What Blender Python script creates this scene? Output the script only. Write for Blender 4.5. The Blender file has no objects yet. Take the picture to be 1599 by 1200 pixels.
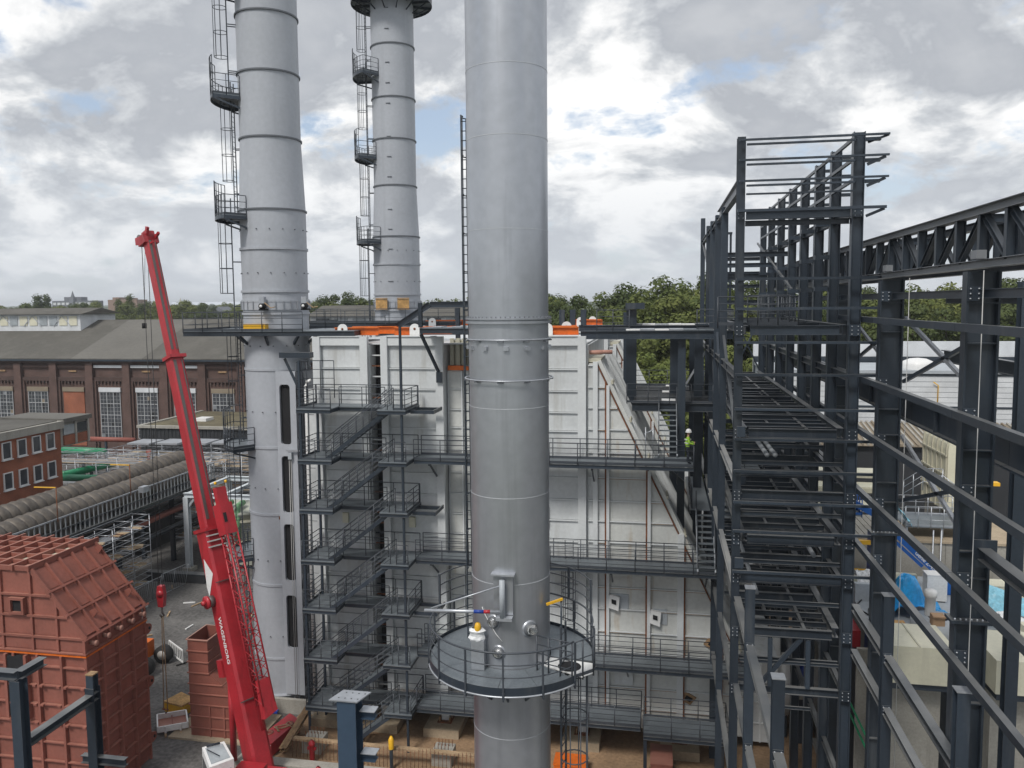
import bpy, math, random
from mathutils import Vector, Matrix, noise as mnoise
R = math.radians
scn = bpy.context.scene
col = scn.collection
rng = random.Random(7)

# ------------------------------------------------------------------ camera
cam_d = bpy.data.cameras.new('camera')
cam = bpy.data.objects.new('camera', cam_d); col.objects.link(cam)
cam_d.sensor_fit = 'HORIZONTAL'; cam_d.sensor_width = 36.0
cam_d.lens = 1250.0/1599.0*36.0
cam_d.shift_y = -21.0/1599.0
cam_d.clip_start = 0.1; cam_d.clip_end = 6000
yaw, pitch, roll = math.atan2(232, 1250), math.atan(104/1250), 0.009
fw = Vector((-math.sin(yaw)*math.cos(pitch), math.cos(yaw)*math.cos(pitch), -math.sin(pitch)))
rt = Vector((math.cos(yaw), math.sin(yaw), 0)); up = rt.cross(fw)
r2 = rt*math.cos(roll) - up*math.sin(roll); u2 = rt*math.sin(roll) + up*math.cos(roll)
M = Matrix.Identity(4)
for i in range(3):
    M[i][0] = r2[i]; M[i][1] = u2[i]; M[i][2] = -fw[i]
M[0][3], M[1][3], M[2][3] = 0, 0, 25.0
cam.matrix_world = M
scn.camera = cam

# ------------------------------------------------------------------ sun, sky, exposure
SUN_DIR = Vector((-0.25, -0.70, 0.95)).normalized()          # towards the sun
sun_d = bpy.data.lights.new('sun', 'SUN'); sun_d.energy = 2.0; sun_d.angle = R(14); sun_d.color = (1.0, 0.965, 0.91)
sun = bpy.data.objects.new('sun', sun_d); col.objects.link(sun)
sun.rotation_euler = SUN_DIR.to_track_quat('Z', 'Y').to_euler()
sun.location = (-40, -30, 90)
elev = math.asin(SUN_DIR.z)
world = bpy.data.worlds.new('World'); scn.world = world; world.use_nodes = True
def sky_nodes():
    nt = world.node_tree; nt.nodes.clear(); N = nt.nodes.new; L = nt.links.new
    out = N('ShaderNodeOutputWorld'); bg = N('ShaderNodeBackground'); bg.inputs['Strength'].default_value = 0.1
    L(bg.outputs[0], out.inputs[0])
    sky = N('ShaderNodeTexSky'); sky.sky_type = 'NISHITA'; sky.sun_disc = False
    sky.sun_elevation = elev; sky.sun_rotation = math.atan2(SUN_DIR.x, SUN_DIR.y); sky.altitude = 20
    sky.dust_density = 1.5; sky.ozone_density = 1.5
    tc = N('ShaderNodeTexCoord'); sep = N('ShaderNodeSeparateXYZ'); L(tc.outputs['Generated'], sep.inputs[0])
    def m(op, a, b=None, c=None):
        n = N('ShaderNodeMath'); n.operation = op
        for i, v in enumerate((a, b, c)):
            if v is None: continue
            if isinstance(v, (int, float)): n.inputs[i].default_value = v
            else: L(v, n.inputs[i])
        return n.outputs[0]
    z = m('MAXIMUM', sep.outputs[2], 0.0)
    den = m('ADD', z, 0.42)
    px = m('DIVIDE', sep.outputs[0], den); py = m('DIVIDE', sep.outputs[1], den)
    cmb = N('ShaderNodeCombineXYZ'); L(px, cmb.inputs[0]); L(py, cmb.inputs[1]); cmb.inputs[2].default_value = 0.0
    def cloud(scale, detail, rough, off, dist=0.0, sy=1.0):
        mp = N('ShaderNodeMapping'); mp.inputs['Location'].default_value = off; mp.inputs['Scale'].default_value = (1, sy, 1)
        L(cmb.outputs[0], mp.inputs[0])
        n = N('ShaderNodeTexNoise'); n.inputs['Scale'].default_value = scale; n.inputs['Detail'].default_value = detail
        n.inputs['Roughness'].default_value = rough; n.inputs['Distortion'].default_value = dist
        L(mp.outputs[0], n.inputs['Vector']); return n.outputs['Fac']
    def ramp(v, stops):
        n = N('ShaderNodeValToRGB'); e = n.color_ramp.elements
        while len(e) < len(stops): e.new(0.5)
        for el, (p, c) in zip(e, stops): el.position = p; el.color = (*c, 1) if len(c) == 3 else c
        L(v, n.inputs[0]); return n.outputs[0]
    big = cloud(2.7, 11, 0.58, (3.2, 1.7, 0), 0.2)
    det = cloud(7.5, 11, 0.60, (7.1, 4.4, 0), 0.25)
    lit = cloud(3.0, 11, 0.57, (11.3, 8.9, 0), 0.45)
    cover = ramp(m('ADD', m('MULTIPLY', big, 0.75), m('MULTIPLY', det, 0.25)), [(0.412, (0, 0, 0)), (0.468, (1, 1, 1))])
    shade = m('ADD', m('MULTIPLY', lit, 0.70), m('MULTIPLY', det, 0.30))
    # cloud body colour, times 10 because the background strength is 0.1
    k = 10.0
    cc = ramp(shade, [(0.425, (0.86, 0.86, 0.855)), (0.465, (0.73, 0.735, 0.74)), (0.505, (0.52, 0.54, 0.565)), (0.555, (0.375, 0.395, 0.43)), (0.67, (0.45, 0.467, 0.495))])
    mul = N('ShaderNodeVectorMath'); mul.operation = 'SCALE'; mul.inputs['Scale'].default_value = k; L(cc, mul.inputs[0])
    mix = N('ShaderNodeMix'); mix.data_type = 'RGBA'
    L(cover, mix.inputs['Factor'])
    # thin veil over the open blue
    veil = N('ShaderNodeMix'); veil.data_type = 'RGBA'; veil.inputs['Factor'].default_value = 0.35
    L(sky.outputs[0], veil.inputs['A']); veil.inputs['B'].default_value = (6.0, 6.6, 7.4, 1)
    L(veil.outputs['Result'], mix.inputs['A']); L(mul.outputs[0], mix.inputs['B'])
    # pale even band where the cloud deck meets the horizon
    hz = N('ShaderNodeMix'); hz.data_type = 'RGBA'
    hf = ramp(sep.outputs[2], [(0.0, (0.85, 0.85, 0.85)), (0.20, (0.0, 0.0, 0.0))])
    L(hf, hz.inputs['Factor']); L(mix.outputs['Result'], hz.inputs['A']); hz.inputs['B'].default_value = (5.2, 5.55, 6.0, 1)
    L(hz.outputs['Result'], bg.inputs['Color'])
sky_nodes()
scn.view_settings.view_transform = 'Standard'; scn.view_settings.look = 'None'
scn.view_settings.exposure = 0.36; scn.view_settings.gamma = 1.0; scn.view_settings.use_curve_mapping = False
scn.render.engine = 'CYCLES'
scn.cycles.max_bounces = 6; scn.cycles.diffuse_bounces = 3; scn.cycles.glossy_bounces = 3
scn.cycles.transparent_max_bounces = 8

# ------------------------------------------------------------------ materials
MATS = {}
def mat(name, color, rough=0.6, metal=0.0, var=0.12, vscale=0.6, fine=0.06, fscale=9.0, bump=0.0, bscale=20.0,
        streak=None, streak_amt=0.0, streak_scale=2.0, streak_lo=0.55, spec=0.5, stretch=0.12, lit_top=None, objvar=0.0):
    m = bpy.data.materials.new(name); m.use_nodes = True; nt = m.node_tree; N = nt.nodes.new; L = nt.links.new
    b = nt.nodes['Principled BSDF']
    b.inputs['Roughness'].default_value = rough; b.inputs['Metallic'].default_value = metal
    b.inputs['Specular IOR Level'].default_value = spec
    geo = N('ShaderNodeNewGeometry'); pos = geo.outputs['Position']
    n1 = N('ShaderNodeTexNoise'); n1.inputs['Scale'].default_value = vscale; n1.inputs['Detail'].default_value = 5; L(pos, n1.inputs['Vector'])
    n2 = N('ShaderNodeTexNoise'); n2.inputs['Scale'].default_value = fscale; n2.inputs['Detail'].default_value = 3; L(pos, n2.inputs['Vector'])
    def rr(v, lo, hi, a, c):
        n = N('ShaderNodeMapRange'); n.inputs[1].default_value = lo; n.inputs[2].default_value = hi
        n.inputs[3].default_value = a; n.inputs[4].default_value = c; L(v, n.inputs[0]); return n.outputs[0]
    f1 = rr(n1.outputs['Fac'], 0.3, 0.7, 1-var, 1+var); f2 = rr(n2.outputs['Fac'], 0.3, 0.7, 1-fine, 1+fine)
    mm = N('ShaderNodeMath'); mm.operation = 'MULTIPLY'; L(f1, mm.inputs[0]); L(f2, mm.inputs[1])
    if objvar:                                 # members from different paint batches
        oi = N('ShaderNodeObjectInfo'); ov = rr(oi.outputs['Random'], 0, 1, 1-objvar, 1+objvar)
        m2 = N('ShaderNodeMath'); m2.operation = 'MULTIPLY'; L(mm.outputs[0], m2.inputs[0]); L(ov, m2.inputs[1]); mm = m2
    sc = N('ShaderNodeVectorMath'); sc.operation = 'SCALE'; sc.inputs[0].default_value = color; L(mm.outputs[0], sc.inputs['Scale'])
    res = sc.outputs[0]
    if streak:
        mp = N('ShaderNodeMapping'); mp.inputs['Scale'].default_value = (1, 1, stretch); L(pos, mp.inputs[0])
        ns = N('ShaderNodeTexNoise'); ns.inputs['Scale'].default_value = streak_scale; ns.inputs['Detail'].default_value = 6
        ns.inputs['Roughness'].default_value = 0.6; L(mp.outputs[0], ns.inputs['Vector'])
        f = rr(ns.outputs['Fac'], streak_lo, streak_lo+0.16, 0, streak_amt)
        mx = N('ShaderNodeMix'); mx.data_type = 'RGBA'; L(f, mx.inputs['Factor']); L(res, mx.inputs['A']); mx.inputs['B'].default_value = (*streak, 1)
        res = mx.outputs['Result']
    if lit_top:                                   # sky light on upward faces painted in as a patchy, dusty tone
        sn_ = N('ShaderNodeSeparateXYZ'); L(geo.outputs['Normal'], sn_.inputs[0])
        up_ = rr(sn_.outputs[2], 0.75, 0.95, 0, 1); pat = rr(n1.outputs['Fac'], 0.32, 0.62, 0.35, 1.0)
        ml = N('ShaderNodeMath'); ml.operation = 'MULTIPLY'; L(up_, ml.inputs[0]); L(pat, ml.inputs[1])
        mx = N('ShaderNodeMix'); mx.data_type = 'RGBA'; L(ml.outputs[0], mx.inputs['Factor']); L(res, mx.inputs['A']); mx.inputs['B'].default_value = (*lit_top, 1)
        res = mx.outputs['Result']
    L(res, b.inputs['Base Color'])
    if bump:
        nb = N('ShaderNodeTexNoise'); nb.inputs['Scale'].default_value = bscale; nb.inputs['Detail'].default_value = 4; L(pos, nb.inputs['Vector'])
        bp = N('ShaderNodeBump'); bp.inputs['Strength'].default_value = bump; bp.inputs['Distance'].default_value = 0.05
        L(nb.outputs['Fac'], bp.inputs['Height']); L(bp.outputs[0], b.inputs['Normal'])
    MATS[name] = m; return m
mat('dark_steel', (0.028, 0.038, 0.052), 0.36, 0.0, 0.16, 0.5, 0.08, streak=(0.085, 0.09, 0.095), streak_amt=0.5, streak_scale=2.2, streak_lo=0.56, lit_top=(0.15, 0.152, 0.15), objvar=0.28)
mat('steel_lit', (0.19, 0.20, 0.215), 0.42, 0.0, 0.12, 0.6, 0.06, lit_top=(0.30, 0.30, 0.29))  # paler copy of the dark steel, lit look put into the colour
mat('dark_steel_fresh', (0.030, 0.037, 0.047), 0.38, 0.0, 0.10, 0.4)
mat('rail_steel', (0.050, 0.058, 0.070), 0.45, 0.0, 0.1)
mat('blue_steel', (0.036, 0.060, 0.095), 0.42, 0.0, 0.1)
mat('grating', (0.19, 0.215, 0.235), 0.45, 0.35, 0.14, 0.8, 0.12, 14)
mat('galvanised', (0.42, 0.44, 0.47), 0.38, 0.55, 0.12, 0.9, 0.08)
mat('stack_paint', (0.46, 0.478, 0.51), 0.36, 0.72, 0.07, 0.25, 0.05, 3.0, 0.10, 0.9, streak=(0.31, 0.32, 0.345), streak_amt=0.75, streak_scale=1.1, streak_lo=0.51, stretch=0.05)
mat('chimney_paint', (0.385, 0.405, 0.44), 0.5, 0.0, 0.06, 0.3, 0.04, 4.0, streak=(0.30, 0.315, 0.34), streak_amt=0.6, streak_scale=0.8, streak_lo=0.54, stretch=0.06)
mat('seam_grey', (0.52, 0.54, 0.56), 0.45, 0.3)
mat('ring_dark', (0.12, 0.13, 0.145), 0.55)
mat('panel_white', (0.565, 0.585, 0.592), 0.5, 0.0, 0.09, 0.5, 0.05, 5.0, 0.35, 1.1, streak=(0.36, 0.355, 0.325), streak_amt=0.65, streak_scale=1.3, streak_lo=0.54, objvar=0.06)
mat('panel_stained', (0.55, 0.56, 0.54), 0.55, 0.0, 0.10, 0.6, 0.06, 5.0, 0.35, 1.1, streak=(0.36, 0.25, 0.13), streak_amt=0.7, streak_scale=1.5, streak_lo=0.575)
mat('column_white', (0.60, 0.62, 0.626), 0.5, 0.0, 0.06, 0.6, 0.04)
mat('rust', (0.17, 0.062, 0.026), 0.85, 0.0, 0.35, 3.0, 0.25, 20)
mat('rust_pale', (0.30, 0.19, 0.10), 0.8, 0.0, 0.35, 3.0, 0.25, 20)
mat('dark_void', (0.012, 0.012, 0.014), 0.9)
mat('orange_paint', (0.62, 0.13, 0.012), 0.5, 0.0, 0.15, 1.5, 0.1, streak=(0.25, 0.06, 0.02), streak_amt=0.6, streak_lo=0.57)
mat('red_primer', (0.250, 0.088, 0.064), 0.62, 0.0, 0.13, 0.8, 0.08, 6.0, 0.3, 1.3, streak=(0.22, 0.072, 0.05), streak_amt=0.7, streak_scale=1.4, streak_lo=0.55, objvar=0.09, lit_top=(0.34, 0.15, 0.11))
mat('red_primer_dark', (0.235, 0.078, 0.056), 0.65, 0.0, 0.12)
mat('primer_light', (0.42, 0.22, 0.17), 0.65, 0.0, 0.12)
mat('crane_red', (0.37, 0.022, 0.031), 0.36, 0.0, 0.13, 0.9, 0.08, streak=(0.20, 0.016, 0.018), streak_amt=0.75, streak_scale=2.2, streak_lo=0.55)
mat('crane_grey', (0.13, 0.115, 0.11), 0.45, 0.4)
mat('white_paint', (0.72, 0.72, 0.71), 0.45, 0.0, 0.06)
mat('cream_paint', (0.62, 0.60, 0.47), 0.5, 0.0, 0.07, 0.8, 0.04, streak=(0.46, 0.44, 0.35), streak_amt=0.5, streak_lo=0.56)
mat('beige_paint', (0.46, 0.44, 0.35), 0.55, 0.0, 0.08, 0.9, 0.05)
mat('concrete', (0.33, 0.315, 0.28), 0.85, 0.0, 0.14, 0.7, 0.10, 10, 0.25, 8, streak=(0.20, 0.19, 0.165), streak_amt=0.6, streak_lo=0.55)
mat('concrete_dusty', (0.36, 0.29, 0.205), 0.9, 0.0, 0.14, 0.9, 0.10, 10, 0.25, 8)
mat('sand', (0.27, 0.175, 0.102), 0.95, 0.0, 0.22, 0.5, 0.18, 6, 0.5, 5)
mat('asphalt', (0.105, 0.100, 0.096), 0.9, 0.0, 0.28, 0.35, 0.38, 4, 0.6, 9, streak=(0.185, 0.178, 0.168), streak_amt=0.55, streak_scale=0.35, streak_lo=0.55, stretch=1)
mat('far_land', (0.07, 0.085, 0.045), 0.95, 0.0, 0.3, 0.02, 0.2, 0.3)
mat('roof_felt', (0.088, 0.083, 0.072), 0.9, 0.0, 0.12, 0.15, 0.08, 2.0, streak=(0.125, 0.118, 0.104), streak_amt=0.6, streak_scale=0.35, streak_lo=0.5, stretch=0.4)
mat('roof_patch', (0.125, 0.119, 0.106), 0.9, 0.0, 0.10, 0.15, 0.08, 2.0)
mat('moss_roof', (0.115, 0.098, 0.058), 0.95, 0.0, 0.3, 0.8, 0.2, 4)
mat('cladding_black', (0.028, 0.030, 0.034), 0.6)
mat('glass_dark', (0.055, 0.06, 0.07), 0.12, 0.0, 0.25, 1.2, spec=0.7)
mat('glass_pale', (0.30, 0.33, 0.35), 0.10, 0.0, 0.2, 1.2, spec=0.7)
mat('frame_white', (0.66, 0.66, 0.66), 0.5)
mat('lintel_white', (0.58, 0.60, 0.62), 0.6)
mat('lintel_tan', (0.23, 0.19, 0.14), 0.85)
mat('pipe_wrap', (0.130, 0.112, 0.094), 0.55, 0.35, 0.22, 0.8, 0.12, 4, streak=(0.07, 0.06, 0.052), streak_amt=0.7, streak_lo=0.5)
mat('green_pipe', (0.015, 0.255, 0.115), 0.4, 0.0, 0.06)
mat('green_steel', (0.02, 0.22, 0.10), 0.5)
mat('pale_green', (0.16, 0.33, 0.17), 0.5)
mat('pipe_red', (0.24, 0.07, 0.05), 0.6)
mat('portal_paint', (0.56, 0.60, 0.63), 0.5, 0.0, 0.08)
mat('bar_grey', (0.20, 0.215, 0.23), 0.5)
mat('bar_pale', (0.40, 0.41, 0.42), 0.6)
mat('grey_paint', (0.38, 0.41, 0.44), 0.5, 0.0, 0.08)
mat('tank_paint', (0.40, 0.41, 0.35), 0.55, 0.0, 0.12, 0.6, 0.06, streak=(0.26, 0.25, 0.20), streak_amt=0.6)
mat('plastic_sheet', (0.72, 0.73, 0.74), 0.35, 0.0, 0.08)
mat('blue_tarp', (0.012, 0.27, 0.60), 0.35, 0.0, 0.25, 2.0, 0.15)
mat('pale_blue_tarp', (0.22, 0.50, 0.62), 0.35, 0.0, 0.25, 1.5, 0.15)
mat('deep_blue', (0.012, 0.045, 0.26), 0.4)
mat('lift_blue', (0.008, 0.10, 0.38), 0.35)
mat('yellow_paint', (0.72, 0.40, 0.02), 0.45)
mat('ochre_wood', (0.46, 0.27, 0.10), 0.8, 0.0, 0.3, 2, 0.2)
mat('timber', (0.36, 0.25, 0.15), 0.8, 0.0, 0.25, 2, 0.2)
mat('cardboard', (0.42, 0.27, 0.16), 0.8)
mat('tyre', (0.02, 0.02, 0.02), 0.85)
mat('hub', (0.35, 0.34, 0.32), 0.5)
mat('hi_vis', (0.35, 0.62, 0.05), 0.7)
mat('dark_cloth', (0.02, 0.025, 0.035), 0.9)
mat('skin', (0.45, 0.27, 0.19), 0.6)
mat('bark', (0.085, 0.065, 0.048), 0.95, 0.0, 0.25, 2, 0.2)
mat('cable', (0.03, 0.03, 0.032), 0.6)
mat('rope_pale', (0.45, 0.45, 0.44), 0.7)
mat('silver_wrap', (0.55, 0.55, 0.54), 0.25, 0.8, 0.2, 6)
mat('far_brick', (0.24, 0.16, 0.12), 0.9)
mat('far_grey', (0.13, 0.14, 0.16), 0.8)
mat('green_net', (0.01, 0.38, 0.13), 0.6)
def leaf_mat(name, c1, c2):
    m = bpy.data.materials.new(name); m.use_nodes = True; nt = m.node_tree; N = nt.nodes.new; L = nt.links.new
    b = nt.nodes['Principled BSDF']; b.inputs['Roughness'].default_value = 0.7; b.inputs['Specular IOR Level'].default_value = 0.25
    geo = N('ShaderNodeNewGeometry'); n = N('ShaderNodeTexNoise'); n.inputs['Scale'].default_value = 0.55; n.inputs['Detail'].default_value = 5
    L(geo.outputs['Position'], n.inputs['Vector'])
    oi = N('ShaderNodeObjectInfo'); ad = N('ShaderNodeMath'); ad.operation = 'MULTIPLY_ADD'; ad.inputs[1].default_value = 0.35
    L(oi.outputs['Random'], ad.inputs[0]); L(n.outputs['Fac'], ad.inputs[2])
    rp = N('ShaderNodeValToRGB'); rp.color_ramp.elements[0].position = 0.38; rp.color_ramp.elements[0].color = (*c1, 1)
    rp.color_ramp.elements[1].position = 0.95; rp.color_ramp.elements[1].color = (*c2, 1)
    L(ad.outputs[0], rp.inputs[0]); L(rp.outputs[0], b.inputs['Base Color'])
    tr = N('ShaderNodeBsdfTranslucent'); L(rp.outputs[0], tr.inputs['Color'])
    mx = N('ShaderNodeMixShader'); mx.inputs[0].default_value = 0.28; L(b.outputs[0], mx.inputs[1]); L(tr.outputs[0], mx.inputs[2])
    L(mx.outputs[0], nt.nodes['Material Output'].inputs['Surface']); MATS[name] = m
leaf_mat('leaves', (0.070, 0.100, 0.026), (0.165, 0.185, 0.052))
leaf_mat('leaves_dark', (0.046, 0.070, 0.022), (0.105, 0.130, 0.044))
leaf_mat('leaves_pale', (0.110, 0.150, 0.036), (0.215, 0.240, 0.070))
def brick_mat(name, c1, c2, mortar, scale):
    m = bpy.data.materials.new(name); m.use_nodes = True; nt = m.node_tree; N = nt.nodes.new; L = nt.links.new
    b = nt.nodes['Principled BSDF']; b.inputs['Roughness'].default_value = 0.9
    geo = N('ShaderNodeNewGeometry'); sp = N('ShaderNodeSeparateXYZ'); L(geo.outputs['Position'], sp.inputs[0])
    ad = N('ShaderNodeMath'); ad.operation = 'ADD'; L(sp.outputs[0], ad.inputs[0]); L(sp.outputs[1], ad.inputs[1])
    cb = N('ShaderNodeCombineXYZ'); L(ad.outputs[0], cb.inputs[0]); L(sp.outputs[2], cb.inputs[1])
    br = N('ShaderNodeTexBrick'); br.inputs['Scale'].default_value = scale; br.inputs['Color1'].default_value = (*c1, 1)
    br.inputs['Color2'].default_value = (*c2, 1); br.inputs['Mortar'].default_value = (*mortar, 1); br.inputs['Mortar Size'].default_value = 0.012
    L(cb.outputs[0], br.inputs['Vector'])
    n = N('ShaderNodeTexNoise'); n.inputs['Scale'].default_value = 0.5; n.inputs['Detail'].default_value = 6; L(geo.outputs['Position'], n.inputs['Vector'])
    mr = N('ShaderNodeMapRange'); mr.inputs[1].default_value = 0.3; mr.inputs[2].default_value = 0.7; mr.inputs[3].default_value = 0.72; mr.inputs[4].default_value = 1.22
    L(n.outputs['Fac'], mr.inputs[0]); sc = N('ShaderNodeVectorMath'); sc.operation = 'SCALE'; L(br.outputs['Color'], sc.inputs[0]); L(mr.outputs[0], sc.inputs['Scale'])
    L(sc.outputs[0], b.inputs['Base Color']); MATS[name] = m
brick_mat('brick_dark', (0.120, 0.066, 0.053), (0.088, 0.052, 0.044), (0.10, 0.088, 0.08), 4.0)
brick_mat('brick_darker', (0.082, 0.046, 0.038), (0.064, 0.038, 0.033), (0.07, 0.06, 0.055), 4.0)
brick_mat('brick_orange', (0.31, 0.10, 0.050), (0.26, 0.084, 0.043), (0.20, 0.12, 0.09), 4.0)

# ------------------------------------------------------------------ mesh helpers
class MB:
    def __init__(s): s.v = []; s.f = []; s.sm = []
    def add(s, vs, fs, smooth=False):
        o = len(s.v); s.v += [tuple(p) for p in vs]; s.f += [tuple(i+o for i in f) for f in fs]; s.sm += [smooth]*len(fs)
    def box(s, x0, x1, y0, y1, z0, z1):
        s.add([(x0,y0,z0),(x1,y0,z0),(x1,y1,z0),(x0,y1,z0),(x0,y0,z1),(x1,y0,z1),(x1,y1,z1),(x0,y1,z1)],
              [(3,2,1,0),(4,5,6,7),(0,1,5,4),(1,2,6,5),(2,3,7,6),(3,0,4,7)]); return s
    def frame(s, p0, p1, upv=None):
        p0 = Vector(p0); p1 = Vector(p1); d = (p1-p0); L = d.length; d.normalize()
        u = Vector(upv) if upv is not None else Vector((0, 0, 1))
        if abs(d.dot(u)) > 0.98: u = Vector((0, 1, 0))
        r = d.cross(u).normalized(); u = r.cross(d).normalized(); return p0, d, r, u, L
    def bar(s, p0, p1, w, h, upv=None):
        p0, d, r, u, L = s.frame(p0, p1, upv); p1 = p0+d*L
        vs = [p + r*(a*w/2) + u*(b*h/2) for p in (p0, p1) for a, b in ((-1,-1),(1,-1),(1,1),(-1,1))]
        s.add(vs, [(0,1,2,3),(7,6,5,4),(4,5,1,0),(5,6,2,1),(6,7,3,2),(7,4,0,3)]); return s
    def ibeam(s, p0, p1, w, h, tf=None, tw=None, upv=None):
        p0, d, r, u, L = s.frame(p0, p1, upv); p1 = p0+d*L
        tf = tf or h*0.07; tw = tw or w*0.07
        a, b, c, e = w/2, h/2, tw/2, h/2-tf
        prof = [(-a,-b),(a,-b),(a,-e),(c,-e),(c,e),(a,e),(a,b),(-a,b),(-a,e),(-c,e),(-c,-e),(-a,-e)]
        vs = [p + r*x + u*y for p in (p0, p1) for x, y in prof]
        n = 12; fs = [(i, i+n, (i+1)%n+n, (i+1)%n) for i in range(n)]
        for base, rev in ((0, False), (n, True)):
            for q in ((0,1,2,11),(3,4,9,10),(5,6,7,8),(2,3,10,11),(4,5,8,9)):
                f = tuple(base+i for i in q); fs.append(f if rev is False else f[::-1])
        s.add(vs, fs); return s
    def tube(s, pts, r, n=6, closed=False, smooth=True):
        pts = [Vector(p) for p in pts]; m = len(pts); vs = []
        for i, p in enumerate(pts):
            a = pts[(i-1) % m] if (closed or i > 0) else p
            b = pts[(i+1) % m] if (closed or i < m-1) else p
            d = (b-a)
            if d.length < 1e-9: d = Vector((0,0,1))
            d.normalize(); ref = Vector((0,0,1)) if abs(d.z) < 0.9 else Vector((1,0,0))
            rr = d.cross(ref).normalized(); uu = rr.cross(d)
            vs += [p + (rr*math.cos(2*math.pi*k/n) + uu*math.sin(2*math.pi*k/n))*r for k in range(n)]
        fs = []
        for i in range(m if closed else m-1):
            j = (i+1) % m
            fs += [(i*n+k, i*n+(k+1)%n, j*n+(k+1)%n, j*n+k) for k in range(n)]
        if not closed: fs += [tuple(range(n))[::-1], tuple((m-1)*n+k for k in range(n))]
        s.add(vs, fs, smooth); return s
    def lathe(s, cx, cy, prof, n=32, a0=0.0, a1=2*math.pi, smooth=True, caps=False):
        full = abs(a1-a0-2*math.pi) < 1e-6; k = n if full else n+1; vs = []
        for r, z in prof:
            vs += [(cx+r*math.cos(a0+(a1-a0)*i/n), cy+r*math.sin(a0+(a1-a0)*i/n), z) for i in range(k)]
        fs = []
        for j in range(len(prof)-1):
            for i in range(n):
                i2 = (i+1) % k if full else i+1
                fs.append((j*k+i, j*k+i2, (j+1)*k+i2, (j+1)*k+i))
        s.add(vs, fs, smooth)
        if caps:
            s.add(vs[:k], [tuple(range(k))[::-1]]); s.add(vs[-k:], [tuple(range(k))])
        return s
    def prism(s, poly, d):          # poly: 3-D points of a planar loop, d: extrusion vector
        n = len(poly); d = Vector(d); a = [Vector(p) for p in poly]; b = [p+d for p in a]
        s.add(a+b, [tuple(range(n))[::-1], tuple(range(n, 2*n))] + [(i, (i+1)%n, n+(i+1)%n, n+i) for i in range(n)]); return s
    def build(s, name, material, parent=None, origin=None, **props):
        if origin is None:
            xs = [p[0] for p in s.v]; ys = [p[1] for p in s.v]; zs = [p[2] for p in s.v]
            origin = ((min(xs)+max(xs))/2, (min(ys)+max(ys))/2, min(zs))
        ox, oy, oz = origin
        me = bpy.data.meshes.new(name); me.from_pydata([(x-ox, y-oy, z-oz) for x, y, z in s.v], [], s.f)
        me.polygons.foreach_set('use_smooth', s.sm); me.materials.append(MATS[material]); me.update()
        return link(name, me, origin, parent, **props)
WLOC = {}
def link(name, data, wloc, parent=None, rot=None, **props):
    o = bpy.data.objects.new(name, data); col.objects.link(o)
    o.parent = parent; w = Vector(wloc); WLOC[o.name] = w
    o.location = w - WLOC[parent.name] if parent else w
    if rot is not None: o.rotation_euler = rot
    for k, v in props.items(): o[k] = v
    return o
def thing(name, loc, label, category, group=None):
    o = link(name, None, loc); o.empty_display_size = 0.3
    o['label'] = label; o['category'] = category
    if group: o['group'] = group
    return o
def tag(o, label, category, group=None):
    o['label'] = label; o['category'] = category
    if group: o['group'] = group
    return o
def struct(o): o['kind'] = 'structure'; return o
CACHE = {}
def fix(me):
    return me
def boxo(name, x0, x1, y0, y1, z0, z1, material, parent=None, **props):
    key = ('b', round(x1-x0, 3), round(y1-y0, 3), round(z1-z0, 3), material)
    if key not in CACHE:
        b = MB().box(-(x1-x0)/2, (x1-x0)/2, -(y1-y0)/2, (y1-y0)/2, 0, z1-z0)
        me = bpy.data.meshes.new(name); me.from_pydata(b.v, [], b.f); me.materials.append(MATS[material]); me.update(); CACHE[key] = me
    return link(name, CACHE[key], ((x0+x1)/2, (y0+y1)/2, z0), parent, **props)
def beam(name, p0, p1, w, h, material, parent=None, kind='i', upv=None, **props):
    b = MB()
    p0 = Vector(p0); p1 = Vector(p1)
    d = p1-p0; key = (kind, tuple(round(c, 3) for c in d), w, h, material, tuple(upv) if upv is not None else None)
    if key not in CACHE:
        (b.ibeam if kind == 'i' else b.bar)((0,0,0), d, w, h, upv=upv)
        me = bpy.data.meshes.new(name); me.from_pydata(b.v, [], b.f); me.materials.append(MATS[material]); me.update(); CACHE[key] = me
    return link(name, CACHE[key], p0, parent, **props)
def column(name, x, y, z0, z1, w, d, material, parent=None, turn=False, **props):
    # flanges face +-Y unless turn
    return beam(name, (x, y, z0), (x, y, z1), w, d, material, parent, upv=(1,0,0) if turn else (0,1,0), **props)
def copy_tree(o, offset=(0,0,0), parent=None):
    c = o.copy(); col.objects.link(c); c.parent = parent
    if parent is None: c.location = o.location + Vector(offset)
    for ch in o.children: copy_tree(ch, parent=c)
    return c
def rails(mb, pts, h=1.1, mids=3, step=1.5, r=0.025, closed=False, toe=0.12, post_r=0.028, ends=True):
    """Guard rail along the 3-D polyline pts (at deck level)."""
    P = [Vector(p) for p in pts]
    if closed: P = P+[P[0]]
    for k in range(mids+1):
        z = h*(k+1)/(mids+1)
        mb.tube([p+Vector((0,0,z)) for p in P], r if k == mids else r*0.72, 5)
    for i in range(len(P)-1):
        a, b = P[i], P[i+1]; L = (b-a).length; n = max(1, round(L/step))
        for j in range(n+1 if (i == len(P)-2 and not closed) else n):
            p = a+(b-a)*(j/n); mb.tube([p+Vector((0,0,-0.12)), p+Vector((0,0,h))], post_r, 5)
        if toe:
            d = (b-a).normalized(); mb.bar(a+Vector((0,0,toe/2)), b+Vector((0,0,toe/2)), 0.012, toe)
    return mb
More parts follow.
